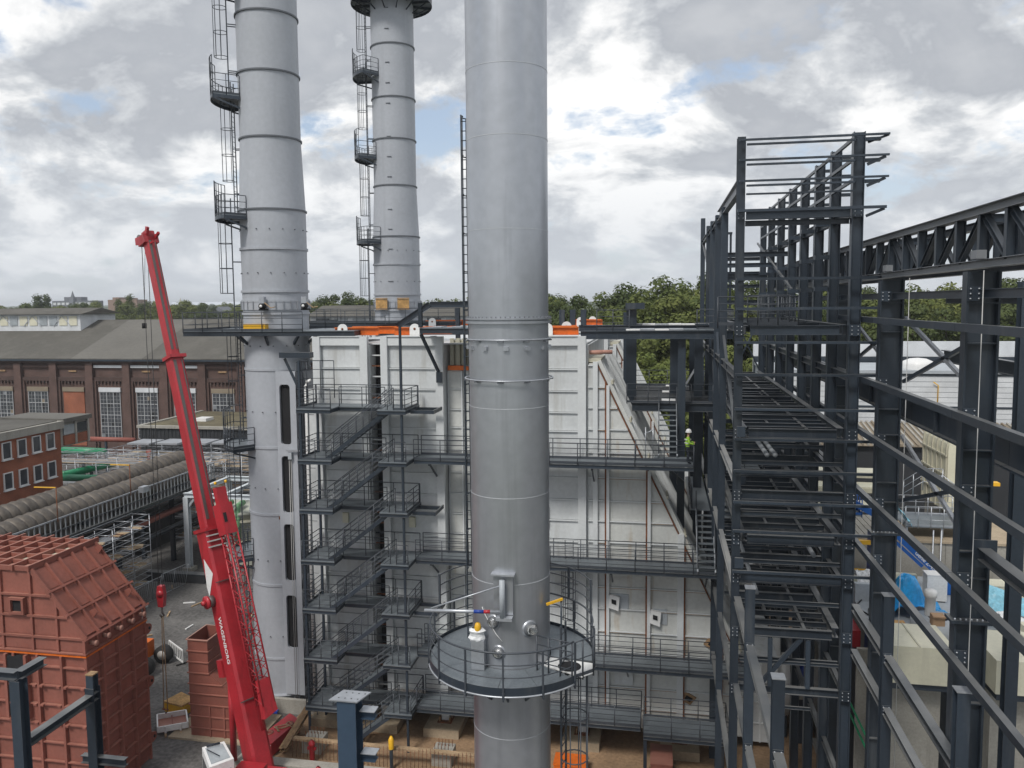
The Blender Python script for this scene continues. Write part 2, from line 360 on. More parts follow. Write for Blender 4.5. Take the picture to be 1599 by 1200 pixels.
def ladder(mb, x, y, z0, z1, nx, ny, w=0.45, rung=0.3, r=0.03):
    """Vertical ladder; (nx, ny) points away from the wall."""
    tx, ty = -ny, nx
    for s in (-1, 1): mb.bar((x+tx*w/2*s, y+ty*w/2*s, z0), (x+tx*w/2*s, y+ty*w/2*s, z1), r*1.2, r*2.0, (nx, ny, 0))
    z = z0+0.15
    while z < z1:
        mb.tube([(x-tx*w/2, y-ty*w/2, z), (x+tx*w/2, y+ty*w/2, z)], 0.016, 5); z += rung
    return mb
def cage(mb, x, y, z0, z1, nx, ny, R0=0.38, hoop=1.5, r=0.022, bars=5):
    a = math.atan2(ny, nx); cx, cy = x+nx*0.36, y+ny*0.36
    arc = [a+R(t) for t in range(-130, 131, 20)]
    z = z0
    n = max(1, round((z1-z0)/hoop))
    for k in range(n+1):
        z = z0+(z1-z0)*k/n
        mb.tube([(x+(-ny)*-0.22, y+nx*-0.22, z)] + [(cx+R0*math.cos(t), cy+R0*math.sin(t), z) for t in arc] + [(x+(-ny)*0.22, y+nx*0.22, z)], r, 5)
    for k in range(bars):
        t = a+R(-90+180*k/(bars-1)); mb.tube([(cx+R0*math.cos(t), cy+R0*math.sin(t), z0), (cx+R0*math.cos(t), cy+R0*math.sin(t), z1)], r*0.9, 5)
    return mb
def text_mesh(body, size, material, name='lettering', bold=0.0, shear=0.0):
    cu = bpy.data.curves.new(name, 'FONT'); cu.body = body; cu.size = size; cu.extrude = 0.004; cu.offset = bold; cu.shear = shear
    cu.align_x = 'LEFT'; cu.align_y = 'CENTER'; cu.resolution_u = 3
    o = bpy.data.objects.new('tmp', cu); col.objects.link(o)
    dg = bpy.context.evaluated_depsgraph_get(); me = bpy.data.meshes.new_from_object(o.evaluated_get(dg))
    bpy.data.objects.remove(o); me.materials.clear(); me.materials.append(MATS[material]); me.name = name
    return me
# ================================================================== setting: ground
def sheet(name, x0, x1, y0, y1, z, material, nx=1, ny=1, amp=0.0):
    b = MB(); vs = []; fs = []
    for j in range(ny+1):
        for i in range(nx+1):
            x = x0+(x1-x0)*i/nx; y = y0+(y1-y0)*j/ny
            h = amp*mnoise.noise(Vector((x*0.3, y*0.3, 2.0))) if 0 < i < nx and 0 < j < ny else 0
            vs.append((x, y, z+h))
    for j in range(ny):
        for i in range(nx): a = j*(nx+1)+i; fs.append((a, a+1, a+nx+2, a+nx+1))
    b.add(vs, fs, amp > 0); return struct(b.build(name, material))
sheet('ground', -3500, 3500, -600, 5500, -0.06, 'far_land')
sheet('yard', -140, 120, -20, 112, 0.0, 'asphalt')
sheet('sand_bed', -21.6, 12, 36.0, 66, 0.07, 'sand', 60, 50, 0.05)
# ================================================================== heat recovery boilers
ROWS = [1.0, 2.25, 3.5, 4.75, 5.45, 6.65, 7.9, 9.15, 10.4, 11.65, 12.85, 14.05, 15.3, 16.55, 17.9, 18.95, 20.15, 21.36, 22.66]
def slope_x(z): return -3.4+(21.8-z)*0.478
def make_boiler():
    F = 44.0                                            # plane of the casing front
    t = thing('boiler', (-8, 50, 0), 'tall off-white panelled boiler casing with sloping right side, wrapped by grey stairs and walkways', 'boiler')
    b = MB(); b.box(-19.55, -16.55, F+0.06, 56.5, 1.0, 22.7); b.box(-15.75, -12.15, F+0.06, 56.5, 1.0, 22.7)
    b.box(-12.1, -7.6, F+0.66, 56.5, 1.0, 21.2); b.box(-7.5, -3.9, F+0.06, 56.5, 1.0, 22.7)
    b.build('casing', 'panel_white', t)
    boxo('gap_back', -16.5, -15.8, F+0.9, F+1.0, 1.0, 22.7, 'dark_void', t)
    z = 1.6
    while z < 22.4:
        boxo('gap_bar', -16.52, -15.78, F+0.25, F+0.32, z, z+0.07, rng.choice(['rust', 'panel_white', 'rail_steel', 'dark_steel']), t); z += 0.62
    # flat panels between the stiffeners: each its own plate
    bays = [(-19.45, -17.05, 0.0), (-15.4, -12.6, 0.0), (-7.3, -4.45, 0.0)]
    for (x0, x1, dy) in bays:
        for z0, z1 in zip(ROWS[:-1], ROWS[1:]):
            boxo('panel', x0+0.01, x1-0.01, F, F+0.055, z0+0.05, z1-0.03, 'panel_white', t)
            boxo('stiffener', x0+0.01, x1-0.01, F-0.10, F, z1-0.03, z1+0.025, 'column_white', t)
    rec = [(-12.0, -11.25), (-11.15, -9.5), (-9.4, -7.65)]
    for (x0, x1) in rec:
        for z0, z1 in zip(ROWS[:-2], ROWS[1:-1]):
            boxo('panel', x0+0.02, x1-0.02, F+0.60, F+0.655, z0+0.05, z1-0.03, 'panel_stained', t)
            boxo('stiffener', x0+0.02, x1-0.02, F+0.52, F+0.60, z1-0.03, z1+0.02, 'column_white', t)
        boxo('mullion', x1+0.0, x1+0.08, F+0.47, F+0.59, 1.0, 21.2, 'column_white', t)
    boxo('rusty_beam', -12.0, -7.6, F+0.40, F+0.62, 21.24, 21.5, 'orange_paint', t)
    x = -11.95
    while x < -7.7:                                     # ribbed module behind, above the rusty beam
        boxo('corrugation', x, x+0.22, F+0.8, F+1.0, 21.5, 23.05, 'beige_paint', t); x += 0.36
    boxo('corrugated_backing', -11.95, -7.65, F+1.0, F+1.1, 21.5, 22.95, 'beige_paint', t)
    # upright columns of the frame
    for (x0, x1, m_) in ((-19.95, -19.5, 'column_white'), (-17.05, -16.6, 'column_white'), (-15.8, -15.4, 'column_white'), (-12.55, -12.1, 'column_white'), (-7.55, -7.3, 'column_white'), (-4.45, -4.0, 'column_white')):
        boxo('column', x0, x1, F-0.28, F+0.05, 1.0, 23.2, m_, t)
    # head beams with lifting lugs
    for (x0, x1) in ((-19.5, -17.05), (-15.4, -12.55), (-7.3, -4.45)):
        boxo('head_beam', x0, x1, F-0.2, F+0.05, 22.69, 23.19, 'column_white', t)
        boxo('head_flange', x0, x1, F-0.27, F+0.2, 23.19, 23.23, 'column_white', t)
    for x in (-18.3, -13.9, -6.2, -5.55):
        l = MB(); y = F+0.3 if x != -5.55 else F+4
        poly = [(x-0.3, y, 23.23)] + [(x+0.3*math.cos(R(a)), y, 23.62+0.3*math.sin(R(a))) for a in range(180, -1, -20)] + [(x+0.3, y, 23.23)]
        l.prism(poly, (0, 0.08, 0)); lo = l.build('lifting_lug', 'white_paint', t)
        h = MB(); h.tube([(x, y-0.02, 23.62), (x, y+0.1, 23.62)], 0.07, 10); h.build('lug_hole', 'rust', lo)
    for (x0, x1, y0) in ((-19.0, -16.3, 0.9), (-18.8, -15.9, 3.2), (-15.3, -13.6, 0.9), (-14.2, -12.3, 2.6), (-7.0, -4.5, 0.8), (-7.2, -4.8, 3.0)):
        m_ = MB(); m_.ibeam((x0, F+y0, 23.47), (x1, F+y0, 23.47), 0.3, 0.46, 0.05, 0.05); m_.build('lifting_beam', 'orange_paint', t)
    boxo('roof_plate', -19.6, -4.0, F+0.3, 56.4, 22.72, 22.8, 'panel_white', t)
    # ---- sloping inlet hood on the right
    b = MB(); prof = [(-3.85, 1.0), (4.9, 1.0), (4.9, slope_x(5.0) and 4.6), (-3.4, 21.75), (-3.85, 21.75)]
    prof = [(-3.85, 1.0), (4.85, 1.0), (4.85, 4.5), (-3.45, 21.7), (-3.85, 21.7)]
    b.prism([(x, F+0.06, z) for x, z in prof], (0, 11.5, 0)); b.build('inlet_hood', 'panel_stained', t)
    rows = [1.05, 2.2, 3.4, 4.6, 5.4, 6.6, 7.9, 9.15, 10.4, 11.7, 12.9, 14.05, 15.35, 16.75, 18.05, 19.25, 20.4, 21.6]
    bx = [(-3.9, -3.62), (-3.35, -2.98), (-2.8, -0.72), (-0.5, 1.02), (1.36, 3.4), (3.5, 4.7)]
    for i, (x0, x1) in enumerate(bx):
        for z0, z1 in zip(rows[:-1], rows[1:]):
            e0, e1 = slope_x(z0)-0.12, slope_x(z1)-0.12
            if e0 <= x0+0.1: continue
            a, c = z0+0.04, z1-0.04
            if e1 > x0+0.02: poly = [(x0, a), (min(x1, e0), a)] + ([(x1, max(a, 21.8-(x1+3.4+0.12)/0.478))] if e0 > x1 > e1 and e1 < x1 else []) + [(min(x1, e1), c), (x0, c)]
            else: poly = [(x0, a), (min(x1, e0), a)] + ([(x1, max(a+0.01, 21.8-(x1+3.52)/0.478))] if e0 > x1 else []) + [(x0, 21.8-(x0+3.52)/0.478)]
            q = []
            for p in poly:
                if not q or (abs(p[0]-q[-1][0])+abs(p[1]-q[-1][1])) > 0.015: q.append(p)
            if len(q) < 3: continue
            pm = MB(); pm.prism([(x, F, z) for x, z in q], (0, 0.055, 0)); pm.build('panel', 'panel_stained' if i > 1 else 'panel_white', t)
            xe = min(x1, e1)
            if xe > x0+0.15:
                boxo('stiffener', x0, xe, F-0.10, F+0.0, z1-0.035, z1+0.03, 'column_white', t)
                if rng.random() < 0.6 and i > 0: boxo('rust_edge', x0, xe, F-0.085, F-0.01, z1-0.07, z1-0.036, 'rust_pale', t)
    for (x0, x1, m_) in ((-3.62, -3.36, 'column_white'), (-2.97, -2.88, 'rust'), (-2.88, -2.72, 'column_white'), (-0.72, -0.63, 'rust'), (-0.63, -0.45, 'column_white'), (1.02, 1.36, 'column_white'), (1.36, 1.45, 'rust'), (3.4, 3.5, 'rust')):
        zt = 21.8-(x0+3.5)/0.478
        boxo('column' if m_ != 'rust' else 'rusty_joint', x0, x1, F-0.2 if m_ != 'rust' else F-0.14, F+0.02, 1.0, min(zt, 21.8), m_, t)
    # slope edge plate, its rusty lip, ribs and knee brackets
    d = Vector((slope_x(4.6)-slope_x(21.8), 0, 4.6-21.8)); n = Vector((-d.z, 0, d.x)).normalized()
    if n.x < 0: n = -n
    P0 = Vector((-3.4, 0, 21.8)); P1 = P0+d
    for k in range(13):
        y = F+0.1+k*0.9
        e = MB(); e.bar(P0+Vector((0, y, 0))+n*0.10, P1+Vector((0, y, 0))+n*0.10, 0.07 if k else 0.16, 0.22, n)
        e.build('slope_rib', 'panel_stained' if k == 0 else 'panel_white', t)
        if k < 12:
            e = MB(); e.bar(P0+Vector((0, y+0.45, 0))+n*0.02, P1+Vector((0, y+0.45, 0))+n*0.02, 0.72, 0.05, n); e.build('slope_panel', 'panel_stained', t)
    for k in range(8):
        p = P0.lerp(P1, (k+0.6)/8.2)
        e = MB(); e.bar(p+Vector((0, F-0.05, 0))+n*0.24, p+Vector((0, F+1.3, 0))+n*0.24, 0.16, 0.10, n); e.build('knee_bracket', 'beige_paint', t)
    e = MB(); e.bar(P0+Vector((0, F-0.06, 0))-n*0.06, P1+Vector((0, F-0.06, 0))-n*0.06, 0.06, 0.06, n); e.build('rusty_lip', 'rust', t)
    boxo('hood_cap', -3.9, -3.2, F+0.2, F+3.5, 21.75, 21.95, 'beige_paint', t)
    for (x, y) in ((-3.6, 44.9), (-3.1, 45.3)):
        e = MB(); e.tube([(x-0.5, y, 22.25), (x+0.45, y+0.1, 22.25)], 0.12, 10); e.build('nozzle', 'primer_light', t)
    # round inlet duct to the right of the hood
    boxo('inlet_box', 4.86, 6.5, 44.6, 51.0, 0.5, 5.4, 'panel_white', t)
    for zz in (1.6, 2.8, 4.0): boxo('stiffener', 4.9, 6.5, 44.52, 44.6, zz-0.03, zz+0.03, 'column_white', t)
    for xx in (5.6, 6.45): boxo('stiffener', xx-0.04, xx+0.04, 44.515, 44.595, 0.5, 5.4, 'column_white', t)
    e = MB(); e.tube([(6.5, 47.5, 3.2), (7.3, 47.5, 3.2)], 2.3, 32); e.build('inlet_ring', 'white_paint', t)
    e = MB(); e.tube([(7.3, 47.5, 3.2), (9.2, 47.5, 3.2)], 2.0, 28); e.build('inlet_duct', 'concrete', t)
    # access plates, tie-in boxes and holes
    for (x, z, w, h) in ((-2.2, 8.35, 1.1, 0.85), (0.0, 7.6, 0.95, 0.85)):
        p = boxo('tie_in_plate', x-w/2, x+w/2, F-0.06, F-0.005, z-h/2, z+h/2, 'grey_paint', t)
        m_ = MB(); m_.prism([(x-w/2, F-0.25, z-h/2+0.1), (x-w/2+0.55, F-0.3, z-h/2-0.05), (x-w/2+0.62, F-0.3, z+h/2-0.1), (x-w/2+0.05, F-0.25, z+h/2)], (0, 0.24, 0)); m_.build('sleeve', 'white_paint', p)
        m_ = MB(); m_.prism([(x-w/2+0.17, F-0.32, z-0.05), (x-w/2+0.42, F-0.34, z-0.12), (x-w/2+0.42, F-0.34, z+0.12), (x-w/2+0.17, F-0.32, z+0.18)], (0, 0.06, 0)); m_.build('sleeve_hole', 'dark_void', p)
    for (x, z) in ((1.65, 3.0), (2.9, 6.2)):
        p = MB(); p.prism([(x-0.45, F-0.1, z), (x+0.1, F-0.1, z-0.35), (x+0.45, F-0.1, z+0.1), (x-0.15, F-0.1, z+0.42)], (0, 0.09, 0)); p = p.build('tie_in_plate', 'rust_pale', t)
        q = MB(); q.prism([(x-0.22, F-0.13, z+0.02), (x+0.1, F-0.13, z-0.15), (x+0.25, F-0.13, z+0.05), (x-0.08, F-0.13, z+0.22)], (0, 0.05, 0)); q.build('sleeve_hole', 'dark_void', p)
    boxo('door_panel', -2.4, -1.4, F-0.16, F-0.06, 3.6, 5.0, 'panel_white', t)
    for z in (12.4, 3.4): boxo('hatch', -6.9, -6.1, F-0.12, F-0.005, z, z+1.2, 'grey_paint', t)
    for (x, z) in ((-18.4, 12.2), (-14.3, 12.1)): boxo('instrument_box', x, x+0.35, F-0.2, F-0.005, z, z+0.6, 'cream_paint', t)
    # legs, base plates, bottom girder
    for x in (-19.3, -16.0, -12.3, -4.25, 1.2):
        boxo('leg', x-0.22, x+0.22, F-0.22, F+0.2, 0.62, 1.6, 'column_white', t)
        boxo('base_plate', x-0.42, x+0.42, F-0.5, F+0.5, 0.56, 0.62, 'rust', t)
        for sx in (-0.3, 0.3):
            for k in range(2): boxo('gusset', x+sx-0.04, x+sx+0.04, F-0.42+0.5*k, F-0.3+0.5*k, 0.62, 0.85, 'rust_pale', t)
    boxo('bottom_girder', -15.0, -11.0, F+0.3, F+0.5, 1.25, 1.75, 'column_white', t)
    boxo('bottom_girder', -11.0, -4.5, F+0.3, F+0.5, 1.25, 1.75, 'column_white', t)
    for x in (-11.6, -3.75):
        m_ = MB(); m_.tube([(x, F-0.1, 1.1), (x, F+0.0, 1.1)], 0.22, 14); m_.build('lifting_lug', 'white_paint', t)
    return t
boiler = make_boiler()
b2 = copy_tree(boiler, (0, 18.8, 0)); b2['label'] = 'second off-white boiler casing standing behind the first, mostly hidden'
for x, w_ in ((-19.3, 'next to the leaning rusty beams'), (-16.0, 'behind the blue-grey column'), (-12.3, 'left of the silver stack'), (-4.25, 'right of the silver stack'), (1.2, 'behind the dull red steel box')):
    m_ = MB(); m_.box(x-1.05, x+1.05, 42.75, 45.4, -0.1, 0.56)
    tag(m_.build('plinth', 'concrete_dusty'), 'low concrete plinth under the boiler leg '+w_, 'plinth', 'concrete plinths under the boiler legs')
# ================================================================== stair tower in front of the boiler
LV = [2.3, 5.1, 8.0, 10.8, 13.7, 16.5, 19.35]
def deck(mb, x0, x1, y0, y1, z, t=0.05): mb.box(x0, x1, y0, y1, z-t, z); return mb
def deck_frame(mb, x0, x1, y0, y1, z, h=0.19):
    for y in (y0, y1): mb.ibeam((x0, y, z-0.055-h/2), (x1, y, z-0.055-h/2), 0.1, h)
    for x in (x0+0.06, x1-0.06): mb.bar((x, y0+0.06, z-0.055-h/2), (x, y1-0.06, z-0.055-h/2), 0.09, h-0.02)
    n = int((x1-x0)/1.6)
    for k in range(1, n+1):
        x = x0+(x1-x0)*k/(n+1); mb.bar((x, y0+0.06, z-0.15), (x, y1-0.06, z-0.15), 0.06, 0.14)
    return mb
st = thing('stair_tower', (-16.6, 42.2, 0), 'dark grey zigzag steel stairs climbing the boiler front', 'stairs')
XL0, XL1, XR0, XR1, YF, YM, YB = -19.75, -17.75, -15.05, -13.45, 40.95, 42.2, 43.5
for k, z in enumerate(LV):
    for nm, x0, x1 in (('landing', XL0, XL1), ('landing', XR0, XR1)):
        d = deck(MB(), x0, x1, YF, YB, z).build(nm, 'grating', st); deck_frame(MB(), x0, x1, YF, YB, z).build('edge_frame', 'dark_steel', d)
    d = deck(MB(), XL1+0.01, XR0-0.01, YM, YB, z).build('gangway', 'grating', st); deck_frame(MB(), XL1+0.02, XR0-0.02, YM, YB-0.02, z).build('edge_frame', 'dark_steel', d)
    r_ = MB()
    rails(r_, [(XL1, YF+0.05, z), (XL0+0.05, YF+0.05, z), (XL0+0.05, YB-0.05, z)], step=1.0)
    rails(r_, [(XL1, YM+0.05, z), (XR0, YM+0.05, z)], step=1.35, mids=2, toe=0)
    rails(r_, [(XL0+0.1, YB-0.05, z), (XR1-0.1, YB-0.05, z)], step=1.5, mids=1, toe=0)
    if k in (0, 2, 4, 6): rails(r_, [(XR0+0.9, YF+0.05, z), (XR1-0.05, YF+0.05, z), (XR1-0.05, YB-0.05, z)], step=1.0)
    else: rails(r_, [(XR0+0.9, YF+0.05, z), (XR1-0.05, YF+0.05, z)], step=0.9)
    r_.build('railing', 'rail_steel', st)
    boxo('bracket', XR1-0.1, XR1+1.2, YB-0.35, YB-0.2, z-0.32, z-0.12, 'dark_steel', st)
    if k in (0, 2, 4, 6):
        m_ = MB(); m_.bar((XR1, YF+0.9, z-0.2), (XR1+1.3, YF+0.9, z-0.2), 0.08, 0.2); m_.bar((XR1+1.3, YF+0.8, z-0.2), (XR1+1.3, YB, z-0.2), 0.08, 0.2); m_.build('outrigger', 'dark_steel', st)
# flights: from the left landing of one level to the right landing of the next
fl_z = [0.0]+LV
for k in range(len(fl_z)-1):
    z0, z1 = fl_z[k], fl_z[k+1]
    y0, y1 = YF+0.08, YM-0.12
    if k == 0: x0, x1 = -17.3, -14.5
    else: x0, x1 = XL1-0.35, XR0+0.55
    s_ = MB()
    for y in (y0, y1): s_.bar((x0, y, z0+0.02), (x1, y, z1-0.06), 0.05, 0.21, (0, 0, 1))
    fo = s_.build('stair_flight', 'dark_steel', st)
    n = int((z1-z0)/0.2); tr = MB()
    for i in range(1, n):
        f = i/n; xx = x0+(x1-x0)*f; zz = z0+(z1-z0)*f
        tr.box(xx-0.13, xx+0.13, y0+0.04, y1-0.04, zz-0.015, zz+0.02)
    tr.build('treads', 'grating', fo)
    h_ = MB()
    for y in (y0, y1):
        A = Vector((x0, y, z0+0.1)); B = Vector((x1, y, z1))
        for q in (0.3, 0.57, 0.84, 1.1): h_.tube([A+Vector((0,0,q)), B+Vector((0,0,q))], 0.025 if q > 1 else 0.018, 5)
        for i in range(5):
            p = A.lerp(B, i/4); h_.tube([p, p+Vector((0,0,1.1))], 0.026, 5)
    h_.build('handrail', 'rail_steel', fo)
for (x, y, zt) in ((XL0+0.2, YF+0.1, 22.0), (XR1-0.25, YF+0.1, 23.9), (XL0+0.2, YB-0.2, 19.3)):
    column('post', x, y, 0.0, zt, 0.12, 0.12, 'dark_steel', st)
m_ = MB(); m_.bar((XL0-0.9, YF+0.25, 22.3), (XL0+0.9, YF+0.25, 22.3), 0.5, 0.3); m_.bar((XL0-0.7, YF+0.25, 22.1), (XL0+0.15, YF+0.25, 20.3), 0.1, 0.12); m_.build('bracket_arm', 'dark_steel', st)
rails(MB(), [(XL0+0.05, YF+0.05, 19.9), (XL0+0.05, YF+1.4, 19.9), (XL0+1.6, YF+1.6, 19.9)], h=2.0, mids=3, step=0.8, toe=0).build('tall_guard', 'rail_steel', st)
# ladder with cage on the left of the stairs
# ================================================================== walkways along the boiler
def walkway(name, label, x0, x1, z, y0=41.95, y1=43.4, front=True, back=True, step=1.45, legs=(), parent_cat='walkway', ends=True, grp=None):
    t = thing(name, ((x0+x1)/2, (y0+y1)/2, z), label, parent_cat, grp)
    n = max(1, round((x1-x0)/3.0))
    for k in range(n):
        a = x0+(x1-x0)*k/n; c = x0+(x1-x0)*(k+1)/n
        boxo('grating_panel', a+0.006, c-0.006, y0+0.03, y1-0.03, z-0.04, z, 'grating', t)
    deck_frame(MB(), x0, x1, y0, y1, z-0.0).build('edge_frame', 'dark_steel', t)
    if front: rails(MB(), [(x0, y0, z), (x1, y0, z)] + ([(x1, y1, z)] if ends else []), step=step).build('railing', 'rail_steel', t)
    if back: rails(MB(), [(x0, y1, z), (x1, y1, z)], step=step).build('railing', 'rail_steel', t)
    n = max(2, round((x1-x0)/4.0))
    for k in range(n):
        x = x0+0.8+(x1-x0-1.6)*k/(n-1)
        m_ = MB(); m_.bar((x, y0+0.2, z-0.32), (x, y1+0.35, z-0.32), 0.1, 0.14); m_.bar((x, y0+0.4, z-0.36), (x, y1+0.3, z-1.3), 0.07, 0.09); m_.build('bracket', 'dark_steel', t)
    for x in legs: column('leg', x, y0+0.1, 0.0, z-0.3, 0.18, 0.18, 'dark_steel', t)
    return t
walkway('walkway', 'topmost long grey walkway along the boiler front, with a worker at its right end', -13.35, 1.75, 16.5)
walkway('walkway', 'long grey walkway along the boiler front, below the one with the worker', -13.35, 3.3, 10.85)
walkway('walkway', 'long grey walkway passing under the two white sleeve boxes on the boiler', -13.35, 4.6, 5.45)
walkway('walkway', 'lowest grey walkway just above the boiler legs, beside the stairs', -13.35, -0.9, 2.4, y0=41.6)
walkway('walkway', 'short blue-grey platform on two posts above the red box', -0.75, 3.6, 2.35, y0=40.9, y1=42.9, legs=(-0.65, 3.3))
# caged ladder between the two middle walkways, right of the stack
t = thing('caged_ladder', (-4.9, 42.3, 5.45), 'dark caged ladder on the boiler front right of the silver stack platform', 'ladder')
ladder(MB(), -4.9, 43.3, 5.45, 11.9, 0, -1).build('ladder', 'rail_steel', t); cage(MB(), -4.9, 43.3, 7.6, 10.7, 0, -1).build('safety_cage', 'rail_steel', t)
t = thing('caged_ladder', (-22.0, 42.4, 0), 'dark scaffold-like caged ladder between round chimney and stairs', 'ladder')
for z in LV[:3]:
    rails(MB(), [(-20.6, 42.9, z+0.2), (-19.9, 42.9, z+0.2)], step=0.35).build('railing', 'rail_steel', t)
ladder(MB(), -20.3, 43.2, 0.0, 16.2, 0, -1).build('ladder', 'rail_steel', t)
# white cable tray on the boiler's left edge
t = thing('duct_riser', (-20.3, 44.2, 0), 'narrow white cable riser up the left edge of the boiler casing', 'riser')
m_ = MB(); m_.tube([(-20.55, 43.95, 0.3), (-20.55, 43.95, 20.3), (-20.45, 43.95, 20.55), (-20.2, 43.95, 20.65)], 0.09, 8); m_.build('pipe', 'white_paint', t)
for k in range(12): boxo('cover_plate', -20.4, -20.0, 44.0, 44.1, 1.0+k*1.6, 2.55+k*1.6, 'panel_white', t)
# ================================================================== round chimneys
def ring(mb, cx, cy, r, z, dr=0.07, h=0.12, n=48):
    mb.lathe(cx, cy, [(r, z-h/2), (r+dr, z-h/2), (r+dr, z+h/2), (r, z+h/2)], n, smooth=False); return mb
def make_chimney(cx, cy):
    t = thing('chimney', (cx, cy, 0), 'pale grey round chimney with side ladder beside the left end of the front boiler', 'chimney')
    def rad(z):
        if z < 30.8: return 1.97
        if z < 35.05: return 1.97-(z-30.8)/4.25*0.17
        return 1.80
    cuts = [0.35, 3.16, 7.84, 12.27, 16.41, 21.17, 24.55, 25.32, 25.89, 28.46, 30.79, 35.05, 38.89, 42.3, 46.6, 51.2, 56.0]
    for a, b in zip(cuts[:-1], cuts[1:]):
        m_ = MB(); m_.lathe(cx, cy, [(rad(a), a+0.004), (rad(b-0.01), b-0.004)], 56); m_.build('shell_section', 'chimney_paint', t)
    for z in cuts[1:-1]:
        dark = z > 30
        ring(MB(), cx, cy, rad(z)-0.02, z, 0.10 if z > 24 else 0.07, 0.09 if dark else 0.14, 56).build('flange', 'ring_dark' if dark else 'chimney_paint', t)
    m_ = MB(); m_.lathe(cx, cy, [(1.80, 56.0), (1.70, 56.0), (1.70, 53.0)], 56); m_.build('rim', 'ring_dark', t)
    # bolted foot
    m_ = MB(); m_.lathe(cx, cy, [(2.3, 0.0), (2.3, 0.3), (1.95, 0.34)], 56); m_.build('foot_ring', 'concrete', t)
    for k in range(40):
        a = 2*math.pi*k/40
        m_ = MB(); p = Vector((cx+2.1*math.cos(a), cy+2.1*math.sin(a), 0.3)); m_.bar(p, p+Vector((0,0,0.55)), 0.05, 0.2, (math.cos(a), math.sin(a), 0)); m_.build('foot_gusset', 'chimney_paint', t)
    ring(MB(), cx, cy, 1.95, 0.9, 0.3, 0.05).build('anchor_ring', 'chimney_paint', t)
    # small inspection studs in rows
    for z in (4.6, 9.4, 13.9, 18.6, 22.6, 27.0, 29.6):
        s_ = MB()
        for k in range(16):
            a = R(-160+k*22.5); p = Vector((cx+rad(z)*math.cos(a), cy+rad(z)*math.sin(a), z)); q = Vector((math.cos(a), math.sin(a), 0))*0.07
            s_.tube([p-q*0.3, p+q], 0.035, 6)
        o = s_.build('studs', 'ring_dark', t); o['kind'] = 'stuff'
    # lapped maintenance collar at roof level
    for z, r_, h in ((25.05, 2.03, 0.55),):
        m_ = MB(); m_.lathe(cx, cy, [(r_, z-h/2), (r_, z+h/2)], 48); m_.build('collar', 'chimney_paint', t)
        for k in range(28):
            a = 2*math.pi*k/28; p = Vector((cx+2.05*math.cos(a), cy+2.05*math.sin(a), z-0.26)); mm = MB(); mm.bar(p, p+Vector((0,0,0.52)), 0.04, 0.1, (math.cos(a), math.sin(a), 0)); mm.build('collar_rib', 'galvanised', t)
    # ladder column on the left, platforms on alternating levels
    a = R(197); nx, ny = math.cos(a), math.sin(a)
    lev = [2.6, 9.5, 16.5, 23.5, 30.4, 37.5, 44.2, 50.4]
    for i, (z0, z1) in enumerate(zip(lev[:-1], lev[1:])):
        off = 2.45 if z0 < 30 else 2.3
        da = R(14 if i % 2 else -10); n2x, n2y = math.cos(a+da), math.sin(a+da)
        lx, ly = cx+n2x*off, cy+n2y*off
        l_ = ladder(MB(), lx, ly, z0, z1+1.1, n2x, n2y).build('ladder', 'rail_steel', t)
        cage(MB(), lx, ly, z0+2.3, z1-0.1, n2x, n2y, 0.40, 1.55).build('safety_cage', 'rail_steel', l_)
        s_ = MB()
        for zz in (z0+1.5, z0+4.2):
            for sg in (-0.2, 0.2): s_.bar((lx-n2y*sg, ly+n2x*sg, zz), (lx-n2x*0.7-n2y*sg, ly-n2y*0.7+n2x*sg, zz), 0.05, 0.05)
        s_.build('standoff', 'rail_steel', l_)
    for i, z in enumerate(lev[1:-1]):
        if abs(z-23.5) < 0.1: continue
        r0 = rad(z)+0.05; sweep = R(34); am = a+R(12 if i % 2 else -4)
        n = 10; R1 = 3.35
        arc_o = [(cx+R1*math.cos(am-sweep+2*sweep*k/n), cy+R1*math.sin(am-sweep+2*sweep*k/n)) for k in range(n+1)]
        arc_i = [(cx+r0*math.cos(am-sweep*1.15+2*sweep*1.15*k/n), cy+r0*math.sin(am-sweep*1.15+2*sweep*1.15*k/n)) for k in range(n+1)]
        loop = arc_o+arc_i[::-1]
        p_ = MB(); p_.prism([(x, y, z-0.05) for x, y in loop], (0, 0, 0.05)); po = p_.build('platform', 'grating', t)
        e_ = MB()
        for k in range(n): e_.bar((*arc_o[k], z-0.14), (*arc_o[k+1], z-0.14), 0.06, 0.2)
        for q in (0, n): e_.bar((*arc_o[q], z-0.16), (*arc_i[q], z-0.16), 0.08, 0.2); e_.bar((*arc_o[q], z-0.26), (*arc_i[q], z-0.75), 0.07, 0.1)
        e_.build('bracket', 'dark_steel', po)
        rails(MB(), [(*arc_i[0], z)]+[(x, y, z) for x, y in arc_o]+[(*arc_i[-1], z)], h=1.15, mids=2, step=0.9, r=0.025, post_r=0.026).build('railing', 'rail_steel', po)
        half = arc_o[:6] if i % 2 else arc_o[4:]
        rails(MB(), [(x, y, z+1.15) for x, y in half], h=1.0, mids=1, step=0.9, toe=0, r=0.024).build('tall_guard', 'rail_steel', po)
    # crown platform
    z = 50.4; m_ = MB(); m_.lathe(cx, cy, [(1.82, z-0.08), (3.4, z-0.08), (3.4, z), (1.82, z)], 36, smooth=False); po = m_.build('crown_platform', 'grating', t)
    rails(MB(), [(cx+3.36*math.cos(2*math.pi*k/24), cy+3.36*math.sin(2*math.pi*k/24), z) for k in range(24)], closed=True, step=3, mids=2).build('railing', 'rail_steel', po)
    e_ = MB()
